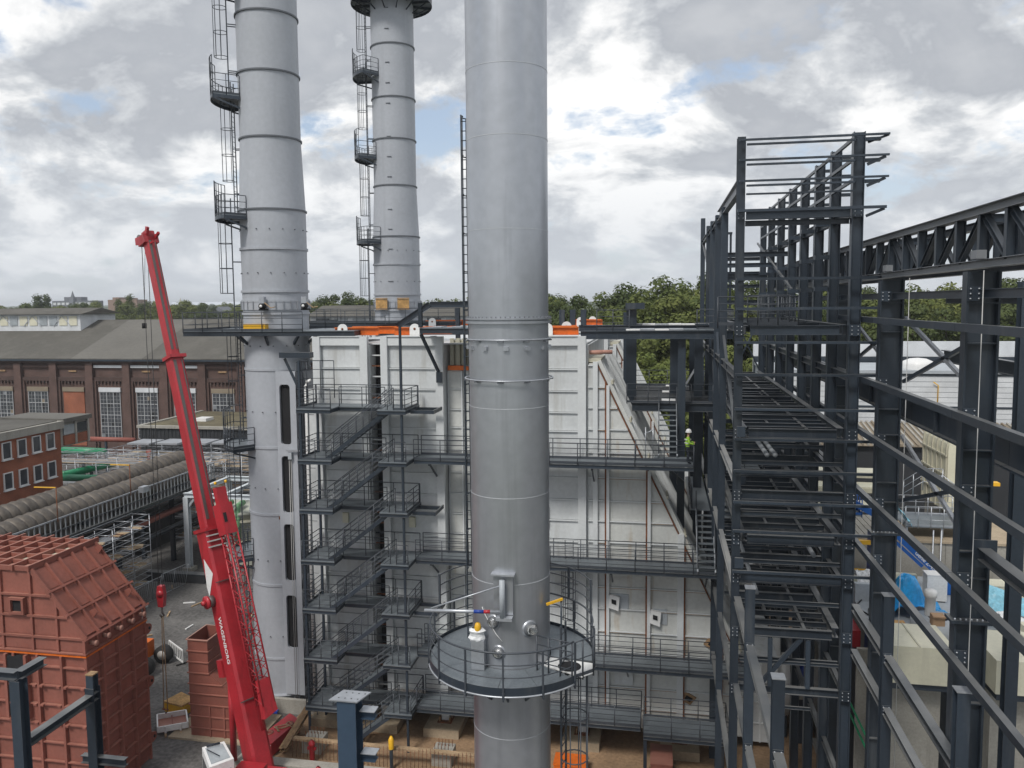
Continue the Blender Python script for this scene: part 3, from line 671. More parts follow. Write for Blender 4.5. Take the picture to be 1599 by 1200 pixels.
    for k in range(12):
        q = 2*math.pi*k/12; c_, s_ = math.cos(q), math.sin(q)
        e_.bar((cx+1.78*c_, cy+1.78*s_, z-0.18), (cx+3.38*c_, cy+3.38*s_, z-0.18), 0.08, 0.2); e_.bar((cx+1.80*c_, cy+1.80*s_, z-1.0), (cx+3.0*c_, cy+3.0*s_, z-0.25), 0.07, 0.09)
    e_.lathe(cx, cy, [(3.40, z-0.3), (3.40, z+0.12)], 36); e_.build('bracket', 'dark_steel', po)
    for k in range(26):                                   # helical row of small step plates up the front
        zz = 27+k*1.0+0.35*(k % 3); a2 = R(-86)
        p = Vector((cx+rad(zz)*math.cos(a2), cy+rad(zz)*math.sin(a2), zz)); m_ = MB(); m_.bar(p-Vector((0.18,0,0)), p+Vector((0.18,0,0)), 0.12, 0.04)
        if k % 2 == 0: m_.build('step_plate', 'ring_dark', t)
    return t
ch1 = make_chimney(-23.54, 46.5)
ch2 = copy_tree(ch1, (1.1, 20.3, 0)); ch2['label'] = 'pale grey round chimney with a ring platform near its top, standing farther back'
for c in list(ch1.children):
    if c.name.startswith('step_plate'): bpy.data.objects.remove(c)
# slotted flue transition between chimney and boiler
t = thing('flue_transition', (-22.0, 46, 0), 'grey flue box with four tall dark slots joining chimney to boiler', 'flue')
segs = [(1.0, 3.95), (7.3, 8.2), (11.75, 12.45), (15.95, 16.65), (20.3, 21.1)]
for a, b in segs: boxo('web_plate', -22.72, -21.45, 44.5, 44.68, a, b, 'chimney_paint', t)
boxo('side_plate', -22.72, -22.5, 44.5, 44.68, 1.02, 21.08, 'chimney_paint', t); boxo('side_plate', -21.83, -21.45, 44.5, 44.68, 1.02, 21.08, 'chimney_paint', t)
boxo('return_plate', -21.55, -21.45, 44.69, 46.0, 1.02, 21.06, 'chimney_paint', t)
for o in list(t.children):
    if o.name.startswith('side_plate'): o.location.y += 0.003
boxo('gap_shade_plate', -21.44, -20.2, 45.5, 47.8, 1.0, 21.05, 'ring_dark', t)  # dark plate, the shade of the gap put into its colour
for a, b in ((3.95, 7.3), (8.2, 11.75), (12.45, 15.95), (16.65, 20.3)):
    m_ = MB(); x0, x1 = -22.5, -21.83; rr_ = 0.2; y = 44.74
    for (px, pz, sx, sz) in ((x0, a, 1, 1), (x1, a, -1, 1), (x0, b, 1, -1), (x1, b, -1, -1)):
        cxx, czz = px+sx*rr_, pz+sz*rr_
        arc = [(cxx-sx*rr_*math.cos(R(q)), y-0.235, czz-sz*rr_*math.sin(R(q))) for q in range(0, 91, 15)]
        pts = [(px, y-0.235, pz)]+arc
        m_.prism(pts if sx*sz < 0 else pts[::-1], (0, 0.2, 0))
    m_.build('slot_corners', 'chimney_paint', t)
    boxo('slot_shadow', x0-0.1, x1+0.1, 44.70, 44.73, a-0.1, b+0.1, 'dark_void', t)
m_ = MB(); m_.lathe(-23.54, 46.5, [(1.99, 12.0), (2.04, 12.0), (2.04, 12.2), (1.99, 12.2)], 40, R(-70), R(0), smooth=False); m_.build('rusty_band', 'rust', t)
for dx in (0.0, 0.12):
    m_ = MB(); m_.tube([(-21.95+dx, 44.4, 15.9), (-22.0+dx, 44.35, 0.4)], 0.018, 5); m_.build('hoist_rope', 'rope_pale', t)
boxo('pulley_bracket', -22.1, -21.2, 44.3, 44.4, 16.3, 16.36, 'galvanised', t); boxo('pulley', -21.98, -21.75, 44.3, 44.42, 15.8, 16.2, 'grey_paint', t)
# ---- roof-level platform round the near chimney
def flat_platform(name, label, x0, x1, y0, y1, z, hole=None, rail_pts=None, extra=None):
    t = thing(name, ((x0+x1)/2, (y0+y1)/2, z), label, 'platform')
    rects = [(x0, x1, y0, y1)]
    if hole:
        hx0, hx1, hy0, hy1 = hole; rects = [(x0, x1, y0, hy0), (x0, hx0, hy0, hy1), (hx1, x1, hy0, hy1), (x0, x1, hy1, y1)]
    for (a, b, c, d) in rects: boxo('grating_panel', a+0.006, b-0.006, c+0.006, d-0.006, z-0.04, z, 'grating', t)
    m_ = MB()
    for y in (y0, y1): m_.ibeam((x0, y, z-0.18), (x1, y, z-0.18), 0.14, 0.28)
    for x in (x0+0.08, x1-0.08): m_.bar((x, y0+0.08, z-0.18), (x, y1-0.08, z-0.18), 0.1, 0.26)
    m_.build('edge_frame', 'dark_steel', t)
    for pts in (rail_pts or []): rails(MB(), [(x, y, z) for x, y in pts], step=1.35, mids=2).build('railing', 'rail_steel', t)
    return t
cx, cy = -23.54, 46.5
t = flat_platform('roof_platform', 'dark railed platform round the near chimney at roof height', -28.3, -17.4, 43.9, 49.2, 23.55, hole=(cx-2.1, cx+2.1, cy-2.1, cy+2.1),
    rail_pts=[[(-20.6, 43.9), (-28.3, 43.9), (-28.3, 49.2), (-17.4, 49.2)]])
for k in range(8):
    a = 2*math.pi*k/8+0.2; m_ = MB(); m_.bar((cx+1.96*math.cos(a), cy+1.96*math.sin(a), 22.7), (cx+2.5*math.cos(a), cy+2.5*math.sin(a), 23.2), 0.12, 0.16); m_.build('bracket', 'dark_steel', t)
b_ = MB(); b_.box(-24.4, -23.0, 43.98, 44.4, 23.56, 23.95); tag(b_.build('timber_crate', 'yellow_paint'), 'yellow timber crate on the platform round the near chimney', 'crate')
for (x, lab) in ((-23.2, 'ventilator motor'), (-20.9, 'ventilator motor')):
    t = thing('motor_unit', (x, 44.35, 24.9), 'small dark motor with hoses fixed on the left of the chimney collar' if x < -22 else 'small dark motor with hoses fixed on the right of the chimney collar', 'motor')
    dy = 44.42 if x < -22 else 45.2
    boxo('housing', x-0.22, x+0.22, dy-0.35, dy, 24.75, 24.85, 'dark_void', t)
    m_ = MB(); m_.tube([(x, dy-0.5, 25.0), (x, dy-0.1, 25.0)], 0.16, 12); m_.build('rim', 'dark_void', t)
    m_ = MB(); m_.tube([(x, dy-0.52, 25.0), (x, dy-0.49, 25.0)], 0.09, 12); m_.build('face', 'white_paint', t)
    boxo('casing', x-0.2, x+0.1, dy-0.3, dy, 25.17, 25.55, 'galvanised', t)
    m_ = MB(); m_.tube([(x+0.2, dy-0.4, 25.2), (x+0.6, dy-0.45, 24.9), (x+0.9, dy-0.45, 24.95)], 0.03, 6); m_.build('hose', 'timber', t)
# roof platform of the far chimney and its timber covers
t = flat_platform('roof_platform', 'dark railed platform round the far chimney at roof height', -29.2, -16.5, 63.6, 69.6, 23.6, hole=(-24.5, -20.4, 64.7, 68.9),
    rail_pts=[[(-16.5, 63.6), (-29.2, 63.6), (-29.2, 69.6)]])
for (x, y) in ((-23.1, 64.70), (-21.25, 64.87)):
    b_ = MB(); b_.box(x-0.5, x+0.5, y-0.2, y-0.1, 24.6, 25.6)
    o = tag(b_.build('timber_cover', 'ochre_wood'), 'ochre timber cover strapped to the foot of the far chimney', 'cover', 'timber covers on the far chimney')
    for z in (24.62, 25.48): boxo('batten', x-0.5, x+0.5, y-0.25, y-0.2, z, z+0.1, 'timber', o)
# dark curved support frame and platforms on the boiler roof
t = thing('roof_frame', (-12, 45.5, 23.2), 'dark humped steel frame lying across the boiler roof', 'frame')
pts = [(-17.3, 47.5, 23.6), (-16.0, 47.5, 23.7), (-13.9, 47.5, 25.0), (-10.3, 47.5, 25.0), (-9.0, 47.5, 23.9), (-8.2, 47.5, 23.6)]
for a, b in zip(pts[:-1], pts[1:]):
    m_ = MB(); m_.ibeam(a, b, 0.3, 0.36); m_.build('beam', 'dark_steel', t)
m_ = MB(); m_.ibeam((-19, 49.3, 23.3), (-8, 49.3, 23.3), 0.3, 0.4); m_.build('beam', 'dark_steel', t)
column('post', -12.1, 44.0+3.3, 22.8, 24.8, 0.25, 0.25, 'dark_steel', t)
column('post', -10.4, 47.5, 22.8, 24.8, 0.25, 0.25, 'dark_steel', t)
t = flat_platform('roof_platform', 'blue-grey bracketed platform on the boiler roof left of the silver stack', -12.9, -8.0, 42.0, 44.0, 23.75, rail_pts=[])
for x in (-12.85, -8.4):
    column('upright', x, 42.05, 23.77, 25.1, 0.2, 0.2, 'dark_steel', t); m_ = MB(); m_.bar((x, 42.1, 23.4), (x+0.55, 43.7, 21.1), 0.14, 0.14); m_.build('strut', 'dark_steel', t)
    boxo('strut_foot', x+0.4, x+0.72, 43.55, 43.75, 20.6, 21.2, 'dark_steel', t)
for k in range(4): boxo('clip_plate', -12.3+k*1.1, -11.75+k*1.1, 42.3, 43.5, 23.76, 23.8, 'galvanised', t)

# ================================================================== big silver stack with ring platform
SX, SY, SR = -4.63, 24.44, 1.235
st2 = thing('silver_stack', (SX, SY, 0), 'tall smooth silver-grey stack with a round railed platform', 'chimney')
cuts = [0.0, 6.0, 11.6, 16.5, 19.16, 21.87, 24.5, 27.21, 29.92, 31.95, 35.0, 38.0, 42.0]
for a, b in zip(cuts[:-1], cuts[1:]):
    m_ = MB(); m_.lathe(SX, SY, [(SR, a+0.004), (SR, b-0.004)], 72); m_.build('shell_section', 'stack_paint', st2)
for z in cuts[1:-1]:
    if z == 24.5: continue
    ring(MB(), SX, SY, SR-0.01, z, 0.018, 0.018, 72).build('weld_seam', 'seam_grey', st2)
ring(MB(), SX, SY, SR-0.02, 24.56, 0.12, 0.05, 72).build('flange', 'stack_paint', st2); ring(MB(), SX, SY, SR-0.02, 24.45, 0.12, 0.08, 72).build('flange', 'stack_paint', st2)
s_ = MB()
for k in range(56):
    a = 2*math.pi*k/56; s_.tube([(SX+(SR+0.06)*math.cos(a), SY+(SR+0.06)*math.sin(a), 24.55), (SX+(SR+0.06)*math.cos(a), SY+(SR+0.06)*math.sin(a), 24.63)], 0.018, 6)
o = s_.build('flange_bolts', 'ring_dark', st2); o['kind'] = 'stuff'
for z, off in ((23.93, 0.05), (22.72, 0.13)):
    m_ = MB(); m_.tube([(SX+(SR+off)*math.cos(2*math.pi*k/60), SY+(SR+off)*math.sin(2*math.pi*k/60), z) for k in range(60)], 0.025, 6, closed=True); h_ = m_.build('hoop', 'galvanised', st2)
    s_ = MB()
    for k in range(10):
        a = 2*math.pi*k/10+0.3; s_.box(SX+(SR+off/2)*math.cos(a)-0.09, SX+(SR+off/2)*math.cos(a)+0.09, SY+(SR+off/2)*math.sin(a)-0.05, SY+(SR+off/2)*math.sin(a)+0.05, z-0.07, z-0.03)
    s_.build('hoop_clips', 'ring_dark', h_)
for k in range(12):
    a = 2*math.pi*k/12+0.12; p = Vector((SX+SR*math.cos(a), SY+SR*math.sin(a), 23.68)); m_ = MB(); m_.bar(p-Vector((0,0,0.06)), p+Vector((0,0,0.06)), 0.16, 0.16, (math.cos(a), math.sin(a), 0)); m_.build('lug', 'stack_paint', st2)
# ring platform
ZP, RP = 13.85, 2.62
def pol(r, a, z=ZP): return (SX+r*math.cos(a), SY+r*math.sin(a), z)
gap0, gap1 = R(-34), R(-4)                                # hatch bay on the right front
nseg = 12
for k in range(nseg):
    a0 = gap1+(2*math.pi-(gap1-gap0))*k/nseg; a1 = gap1+(2*math.pi-(gap1-gap0))*(k+1)/nseg
    n = 6; loop = [pol(RP-0.02, a0+0.003+(a1-a0-0.006)*i/n, ZP-0.03) for i in range(n+1)]+[pol(SR+0.03, a1-0.003-(a1-a0-0.006)*i/n, ZP-0.03) for i in range(n+1)]
    m_ = MB(); m_.prism(loop, (0, 0, 0.03)); m_.build('grating_sector', 'grating', st2)
m_ = MB(); m_.lathe(SX, SY, [(RP, ZP-0.16), (RP+0.012, ZP-0.16), (RP+0.012, ZP+0.1), (RP, ZP+0.1)], 72, gap1, gap0+2*math.pi, smooth=False); m_.build('toe_plate', 'dark_steel', st2)
m_ = MB(); m_.tube([pol(RP+0.02, gap1+(gap0+2*math.pi-gap1)*k/70, ZP-0.17) for k in range(71)], 0.03, 6); m_.build('edge_rim', 'galvanised', st2)
tall0, tall1 = R(28), R(150)                               # taller guard at the back
r_ = MB()
for z, rr_ in ((1.12, 0.030), (0.75, 0.018), (0.38, 0.018)):
    r_.tube([pol(RP-0.03, gap1+(gap0+2*math.pi-gap1)*k/80, ZP+z) for k in range(81)], rr_, 6)
npost = 13
for k in range(npost+1):
    a = gap1+(gap0+2*math.pi-gap1)*k/npost; p = Vector(pol(RP+0.03, a)); r_.bar(p-Vector((0,0,0.3)), p+Vector((0,0,1.12)), 0.05, 0.05, (math.cos(a), math.sin(a), 0))
r_.build('railing', 'rail_steel', st2)
r_ = MB()
for sa, sb in ((R(20), R(84)), (R(96), R(166))):
    for z in (1.5, 1.85, 2.2): r_.tube([pol(RP-0.03, sa+(sb-sa)*k/24, ZP+z) for k in range(25)], 0.02, 6)
    for a in (sa, (sa+sb)/2, sb): p = Vector(pol(RP+0.0, a)); r_.bar(p+Vector((0,0,1.13)), p+Vector((0,0,2.22)), 0.06, 0.06, (math.cos(a), math.sin(a), 0))
r_.build('tall_guard', 'rail_steel', st2)
for k in range(npost+1):
    a = gap1+(gap0+2*math.pi-gap1)*k/npost; m_ = MB(); m_.bar(pol(SR, a, ZP-0.14), pol(RP+0.05, a, ZP-0.14), 0.07, 0.2); m_.bar(pol(SR, a, ZP-1.0), pol(RP-0.4, a, ZP-0.2), 0.06, 0.08); m_.build('bracket', 'dark_steel', st2)
# hatch bay: white plate with round opening, gate and rails
loop = [pol(SR+0.05, gap0+0.02, ZP-0.05), pol(2.7, gap0+0.1, ZP-0.05), pol(2.85, (gap0+gap1)/2, ZP-0.05), pol(2.7, gap1-0.05, ZP-0.05), pol(SR+0.05, gap1-0.02, ZP-0.05)]
m_ = MB(); m_.prism(loop, (0, 0, 0.03)); hp = m_.build('hatch_plate', 'white_paint', st2)
hc = Vector(pol(2.05, (gap0+gap1)/2, ZP)); m_ = MB(); m_.lathe(hc.x, hc.y, [(0.36, ZP-0.012), (0.001, ZP-0.012)], 28); m_.build('hatch_opening', 'dark_void', hp)
rails(MB(), [pol(RP, gap0+0.02, ZP), pol(2.7, gap0+0.12, ZP), pol(2.85, (gap0+gap1)/2, ZP), pol(2.7, gap1-0.05, ZP), pol(RP, gap1+0.0, ZP)], step=0.42, mids=1, toe=0.1).build('hatch_railing', 'rail_steel', hp)
rails(MB(), [pol(1.5, gap0-0.25, ZP), pol(2.6, gap0-0.03, ZP)], step=0.4, mids=3, toe=0).build('gate', 'rail_steel', hp)
# ladders: caged ladder under the hatch and a tall one at the back left
lx, ly = SX+1.75*math.cos(R(-12)), SY+1.75*math.sin(R(-12))
l_ = ladder(MB(), lx, ly, 0.2, ZP+1.2, math.cos(R(-12)), math.sin(R(-12))).build('ladder', 'rail_steel', st2); cage(MB(), lx, ly, 2.5, ZP-0.3, math.cos(R(-12)), math.sin(R(-12)), 0.42, 1.4).build('safety_cage', 'rail_steel', l_)
lx, ly = SX-1.44, SY+0.88
l_ = ladder(MB(), lx, ly, ZP, 31.0, 0.0, 1.0, 0.42).build('ladder', 'dark_steel', st2); cage(MB(), lx-0.0, ly, 16.2, 31.0, 0.0, 1.0, 0.26, 1.2, 0.02).build('safety_cage', 'rail_steel', l_)
m_ = MB()
for z in (15, 18, 21, 24.0, 27, 30): m_.bar((lx, ly, z), (SX-1.0, SY+0.70, z), 0.05, 0.05)
m_.build('standoff', 'rail_steel', l_)
# davit arm
dx, dy = -4.62, SY-1.23
dv = boxo('davit_plate', dx-0.30, dx+0.30, dy-0.10, dy+0.12, 15.62, 16.85, 'stack_paint', st2)
boxo('davit_cap', dx-0.36, dx+0.36, dy-0.24, dy+0.12, 16.85, 16.90, 'galvanised', dv)
m_ = MB(); m_.tube([(dx, dy-0.28, 15.6), (dx, dy-0.28, 16.75)], 0.085, 10); m_.build('davit_post', 'grey_paint', dv)
m_ = MB(); m_.tube([(dx, dy-0.30, 15.78), (dx-2.35, dy-0.55, 15.78)], 0.055, 8); m_.build('davit_arm', 'galvanised', dv)
m_ = MB(); m_.tube([(dx, dy-0.30, 16.6), (dx-2.15, dy-0.52, 15.85)], 0.025, 6); m_.build('davit_tie', 'galvanised', dv)
m_ = MB(); m_.tube([(dx-0.55, dy-0.37, 15.78), (dx-0.85, dy-0.40, 15.78)], 0.058, 8); m_.build('blue_band', 'deep_blue', dv); m_ = MB(); m_.tube([(dx-0.36, dy-0.34, 15.78), (dx-0.55, dy-0.37, 15.78)], 0.058, 8); m_.build('red_band', 'crane_red', dv)
boxo('davit_base', dx-0.2, dx+0.3, dy-0.34, dy+0.0, 15.5, 15.6, 'galvanised', dv)
# round ports with foil-wrapped nozzles
for (a_, z, r_) in ((-105, 15.32, 0.17), (-52, 15.08, 0.2), (-98, 14.38, 0.17)):
    a = R(a_); c_, s_ = math.cos(a), math.sin(a); p = Vector((SX+SR*c_, SY+SR*s_, z)); nv = Vector((c_, s_, 0))
    m_ = MB(); m_.tube([p-nv*0.05, p+nv*0.012], r_*1.35, 22); po = m_.build('port_pad', 'stack_paint', st2)
    m_ = MB(); m_.tube([p+nv*0.0, p+nv*0.06], r_*1.1, 16); m_.build('port_flange', 'ring_dark', po)
    m_ = MB(); m_.tube([p+nv*0.03, p+nv*0.1, p+nv*0.14+Vector((0.03, 0, 0.02)), p+nv*0.18], r_*0.8, 9, smooth=False); m_.build('foil_wrap', 'silver_wrap', po)
m_ = MB(); m_.tube([pol(SR+0.02, R(-125), 15.7), pol(SR+0.05, R(-118), 15.5), pol(SR+0.06, R(-108), 15.2), pol(SR+0.06, R(-100), 14.95), pol(SR+0.05, R(-92), 14.75)], 0.013, 5); m_.build('sample_hose', 'white_paint', st2)
boxo('wrapped_box', -5.62, -5.22, SY-1.42, SY-0.98, 13.86, 14.78, 'galvanised', st2)
# orange-hooded lamp wrapped in plastic sheet
t = thing('beacon_lamp', (-5.5, SY-1.25, 14.8), 'orange beacon lamp half wrapped in clear plastic beside the stack ports', 'lamp')
m_ = MB(); m_.lathe(-5.42, SY-1.35, [(0.02, 15.34), (0.08, 15.30), (0.105, 15.18), (0.09, 15.03), (0.03, 14.95)], 14); m_.build('orange_lens', 'yellow_paint', t)
m_ = MB(); vs = []
for j in range(6):
    for i in range(12):
        a = 2*math.pi*i/12; rr_ = (0.19, 0.24, 0.22, 0.2, 0.26, 0.16)[j]*(1+0.35*mnoise.noise(Vector((i*0.9, j*1.3, 5.0)))); vs.append((-5.46+rr_*math.cos(a), SY-1.28+rr_*math.sin(a)*0.7, 14.72+j*0.085))
m_.add(vs, [(j*12+i, j*12+(i+1)%12, (j+1)*12+(i+1)%12, (j+1)*12+i) for j in range(5) for i in range(12)]); m_.build('plastic_wrap', 'plastic_sheet', t)
m_ = MB(); m_.tube([pol(SR+0.45, R(-12), ZP+0.03), pol(SR+0.45, R(-12), ZP+1.95)], 0.03, 6); ly_ = m_.build('gas_post', 'dark_steel', st2)
m_ = MB(); m_.bar(pol(SR+0.5, R(-12), ZP+2.0), pol(SR+0.12, R(-26), ZP+1.88), 0.06, 0.07); m_.build('yellow_arm', 'yellow_paint', ly_)
# ================================================================== tall open steel frame right of the boiler
XL, XR = 2.93, 7.05
YR = [31.5, 35.3, 38.7, 42.4, 46.2, 50.4, 54.6, 58.8]
YL = [31.5, 39.0, 43.4, 47.6, 51.6, 58.8]
tw = thing('steel_tower', (5.0, 31.5, 0), 'tall open frame of dark steel columns and floor beams, two columns facing front', 'steel frame')
DS = 'dark_steel'
for i, y in enumerate(YR): column('column', XR, y, 0, 31.1 if i < 7 else 30.6, 0.36, 0.40, DS, tw, turn=True)
for i, y in enumerate(YL): column('column', XL, y, 0, 31.1 if i == 0 else (30.9 if i == 5 else 29.3+0.1*i), 0.30, 0.34, DS, tw)
def xb(z, y, w=0.18, h=0.3, x0=XL+0.2, x1=XR-0.22, m_=DS): beam('beam', (x0, y, z), (x1, y, z), w, h, m_, tw)
def yb(z, x, y0, y1, w=0.22, h=0.32, m_=DS): beam('beam', (x, y0, z), (x, y1, z), w, h, m_, tw)
# cladding rails on the front, paired near the top, with stubs past the right column
for z in (30.93, 30.2, 29.44):
    for dz in (0.0, -0.17): boxo('girt', XL-0.1 if dz == 0 else XL+0.16, XR+(0.95 if dz == 0 else -0.2), 31.02, 31.12, z+dz-0.035, z+dz+0.035, DS, tw)
boxo('girt', XL+0.16, XR-0.2, 31.02, 31.12, 28.93, 28.99, DS, tw)
for z in (28.36, 25.84, 24.74, 23.48, 22.27, 20.97, 19.82, 18.6, 17.4, 16.27, 14.69):
    boxo('girt', XL-0.15, XR+0.9, 31.0, 31.1, z-0.05, z+0.05, DS, tw)
    boxo('cleat', XL-0.1, XL+0.1, 31.1, 31.2, z-0.14, z-0.05, DS, tw)
# cladding rails along the right side, with outrigger stubs on every column
for z in (30.9, 30.15, 29.4):
    beam('girt', (XR-0.15, 31.3, z), (XR-0.15, 58.8, z), 0.10, 0.12, DS, tw, 'bar')
    for y in YR[:-1]: boxo('stub', XR+0.2, XR+0.75, y-0.09, y+0.09, z-0.12, z-0.0, DS, tw)
beam('girt', (XR+0.92, 31.1, 30.9), (XR+0.35, 31.6, 30.75), 0.07, 0.07, DS, tw, 'bar')
for z in (28.25, 26.9, 25.6):
    for y in YR[1:-1]: boxo('stub', XR-0.75, XR-0.22, y-0.08, y+0.08, z-0.18, z, DS, tw)
for z in (30.2, 29.44, 28.36): beam('stub_brace', (XR+0.25, 31.25, z-0.3), (XR+0.85, 31.1, z-0.05), 0.08, 0.1, DS, tw, 'bar')
# roof beams
xb(28.25, 31.5, 0.2, 0.36); beam('beam', (XL+0.2, 31.75, 27.95), (XR-0.2, 31.75, 27.95), 0.14, 0.2, DS, tw)
yb(29.35, XL, 31.7, 42.5, 0.24, 0.5, 'steel_lit')
yb(29.2, XL, 43.0, 58.6, 0.2, 0.3); yb(28.3, XR-0.0, 31.8, 58.6, 0.2, 0.35)
for z in (28.0, 27.0, 26.1, 25.0):
    xb(z, 58.8, 0.16, 0.24)
for y in YR[2:]: xb(26.4, y, 0.14, 0.22, XL+0.2, XL+1.6) if y > 50 else None
for (y, z) in ((46.2, 27.6), (50.4, 27.2), (54.6, 26.7)): xb(z, y, 0.16, 0.26)
beam('beam', (XL+0.3, 58.6, 29.8), (XL+2.0, 58.6, 29.8), 0.12, 0.16, DS, tw); column('post', XL+1.9, 58.7, 24.0, 29.8, 0.14, 0.14, DS, tw)
beam('brace', (XL, 51.8, 27.2), (XL, 58.6, 29.2), 0.14, 0.16, DS, tw, 'bar')
beam('brace', (XR-0.5, 42.8, 25.6), (XR-0.5, 57.8, 29.0), 0.1, 0.12, DS, tw, 'bar')
# storey floors: cross joists every 1.3 m between side beams
floors = [(23.92, 31.5, 46.0), (20.0, 31.5, 58.0), (15.86, 31.5, 58.0), (12.2, 31.5, 58.0)]
for (z, y0, y1) in floors:
    yb(z, XL+0.28, y0+0.25, y1, 0.22, 0.34); yb(z, XR-0.33, y0+0.25, y1, 0.26, 0.40)
    if z < 23: yb(z-0.02, 5.6, y0+0.3, y1, 0.12, 0.2)
    y = y0; k = 0
    while y <= y1:
        big = any(abs(y-q) < 0.5 for q in YR)
        if z > 23 and not big: y += 0.98; k += 1; continue
        xb(z, y, 0.18 if big else 0.12, 0.36 if big else 0.22, XL+0.42, (XR-0.5))
        y += 0.98; k += 1
    for k in range(3):
        yy = y0+2.0+k*5.2; beam('trimmer', (XL+1.4+0.5*k, yy, z-0.01), (XL+1.4+0.5*k, yy+1.1, z-0.01), 0.1, 0.18, DS, tw)
for z in (17.6, 14.35, 9.9, 6.2): xb(z, 31.5, 0.2, 0.38 if z > 10 else 0.3)
for z in (17.7, 14.0):
    for y in YR[1:6]: xb(z, y, 0.16, 0.26, XL+0.2, XR-0.22)
for z in (18.8, 16.8, 14.9, 13.3, 11.0):
    for y in YR[0:5]: xb(z, y+0.25, 0.10, 0.16)
for (x, z) in ((4.1, 18.9), (4.4, 18.9), (5.9, 15.0), (3.8, 13.4)):
    m_ = MB(); m_.tube([(x, 31.9, z+0.18), (x, 57, z+0.18)], 0.09, 8); m_.build('service_pipe', 'bar_grey', tw)
for z in (22.1, 17.9, 13.9, 9.8, 6.0): yb(z, XR+0.05, 31.8, 58.6, 0.18, 0.28)
for z in (22.2, 18.1, 14.0, 9.9, 6.0): yb(z, XL-0.02, 31.8, 58.6, 0.2, 0.30, 'steel_lit' if z in (14.0, 18.1) else DS)
# braces under the lowest floor, in the front bay and the far bays
beam('brace', (XL+0.9, 31.5, 9.95), (XL+2.5, 31.5, 12.0), 0.14, 0.16, DS, tw, 'bar')
for x in (XL+1.35, XL+2.75): column('post', x, 31.45, 10.05, 12.0, 0.16, 0.16, DS, tw)
xb(11.0, 31.5, 0.08, 0.12); xb(9.2, 31.5, 0.08, 0.12, XL+1.8, XL+2.9)
for (a, b) in (((5.2, 58.7, 20.2), (6.9, 58.7, 23.8)), ((6.9, 58.7, 20.2), (5.2, 58.7, 23.8)), ((XL+0.2, 58.7, 20.0), (XL+1.9, 58.7, 23.2))): beam('brace', a, b, 0.1, 0.1, DS, tw, 'bar')
for i in range(3):
    beam('brace', (XL, YL[i]+0.2, 19.5-i*0.3), (XL, YL[i+1]-0.2, 23.4), 0.12, 0.14, DS, tw, 'bar')
# plate decks on the floors
for (x0, x1, y0, y1, z) in ((3.4, 5.3, 42.6, 45.5, 16.08), (3.4, 6.3, 47, 54, 12.36), (3.4, 5.0, 33, 35.6, 24.12), (3.6, 5.4, 38.0, 42.0, 24.12)):
    o = boxo('deck_plate', x0, x1, y0, y1, z, z+0.03, 'grating', tw); rails(MB(), [(x0, y0, z+0.03), (x1, y0, z+0.03)], step=0.9, mids=2).build('railing', 'rail_steel', o)
rails(MB(), [(2.2, 32.2, 24.1), (5.2, 32.2, 24.1), (5.2, 36.0, 24.1)], step=0.75, mids=3).build('railing', 'rail_steel', tw)
rails(MB(), [(3.3, 38.6, 20.2), (3.3, 44.0, 20.2)], step=1.0, mids=3).build('railing', 'rail_steel', tw)
for (x, y, z) in ((XL+0.1, 31.2, 20.1), (XL+0.1, 31.2, 15.0), (4.1, 41, 16.1)): boxo('joint_plate', x-0.16, x+0.16, y-0.12, y, z-0.2, z+0.2, DS, tw)
# ---- service platforms between boiler and tower
sp = thing('pipe_rack', (1, 48, 0), 'dark columns carrying platforms between the boiler slope and the tower', 'steel frame')
for (x, y, z1, w) in ((1.2, 46.0, 23.1, 0.42), (-1.75, 50.0, 24.6, 0.62), (-2.1, 52.5, 24.4, 0.5), (0.9, 52.0, 23.1, 0.55), (2.2, 54, 23.1, 0.6), (2.3, 50, 23.1, 0.5)): column('column', x, y, 0, z1, w, 0.4, DS, sp)
beam('girder', (-4.45, 45.5, 23.2), (3.95, 45.5, 23.2), 0.24, 0.46, DS, sp); beam('girder', (-5.2, 52.0, 23.4), (3.95, 52.0, 23.4), 0.24, 0.4, DS, sp); beam('girder', (-4.6, 48.7, 23.5), (3.9, 48.7, 23.5), 0.2, 0.3, DS, sp)
k = 0; x = -1.9
while x < 3.7:
    boxo('deck_plate', x, x+0.78, 45.55, 46.6, 23.45, 23.52+0.02*(k % 2), rng.choice(['galvanised', 'white_paint', 'grating']), sp)  # white plates carry the gratings' reflection in their colour
    boxo('deck_plate', x, x+0.78, 50.2, 51.6, 23.62, 23.68+0.02*(k % 2), rng.choice(['galvanised', 'white_paint', 'dark_steel']), sp); x += 0.8; k += 1  # white plates carry the reflection in their colour here too
rails(MB(), [(-3.6, 46.3, 23.5), (-1.75, 46.3, 23.5)], step=0.9, mids=2).build('railing', 'rail_steel', sp); rails(MB(), [(2.0, 45.6, 23.5), (3.95, 45.6, 23.5), (3.95, 50, 23.5)], step=0.8, mids=2).build('railing', 'rail_steel', sp)
for x in (-6.3, -5.6, -4.9): column('stub_column', x, 52.0, 23.6, 24.6, 0.35, 0.3, DS, sp)
boxo('cabinet', -2.1, -0.95, 49.4, 50.4, 24.62, 25.0, DS, sp)
beam('girder', (-1.6, 47.0, 18.95), (3.0, 47.0, 18.95), 0.24, 0.5, DS, sp); beam('girder', (-1.6, 56.5, 18.95), (3.0, 56.5, 18.95), 0.24, 0.5, DS, sp)
for x in (-1.5, 0.75, 2.6): beam('girder', (x, 47.2, 18.85), (x, 56.4, 18.85), 0.2, 0.3, DS, sp)
y = 47.3
while y < 56.4:
    beam('joist', (-1.55, y, 19.15), (2.95, y, 19.15), 0.16, 0.14, DS, sp); y += 0.62
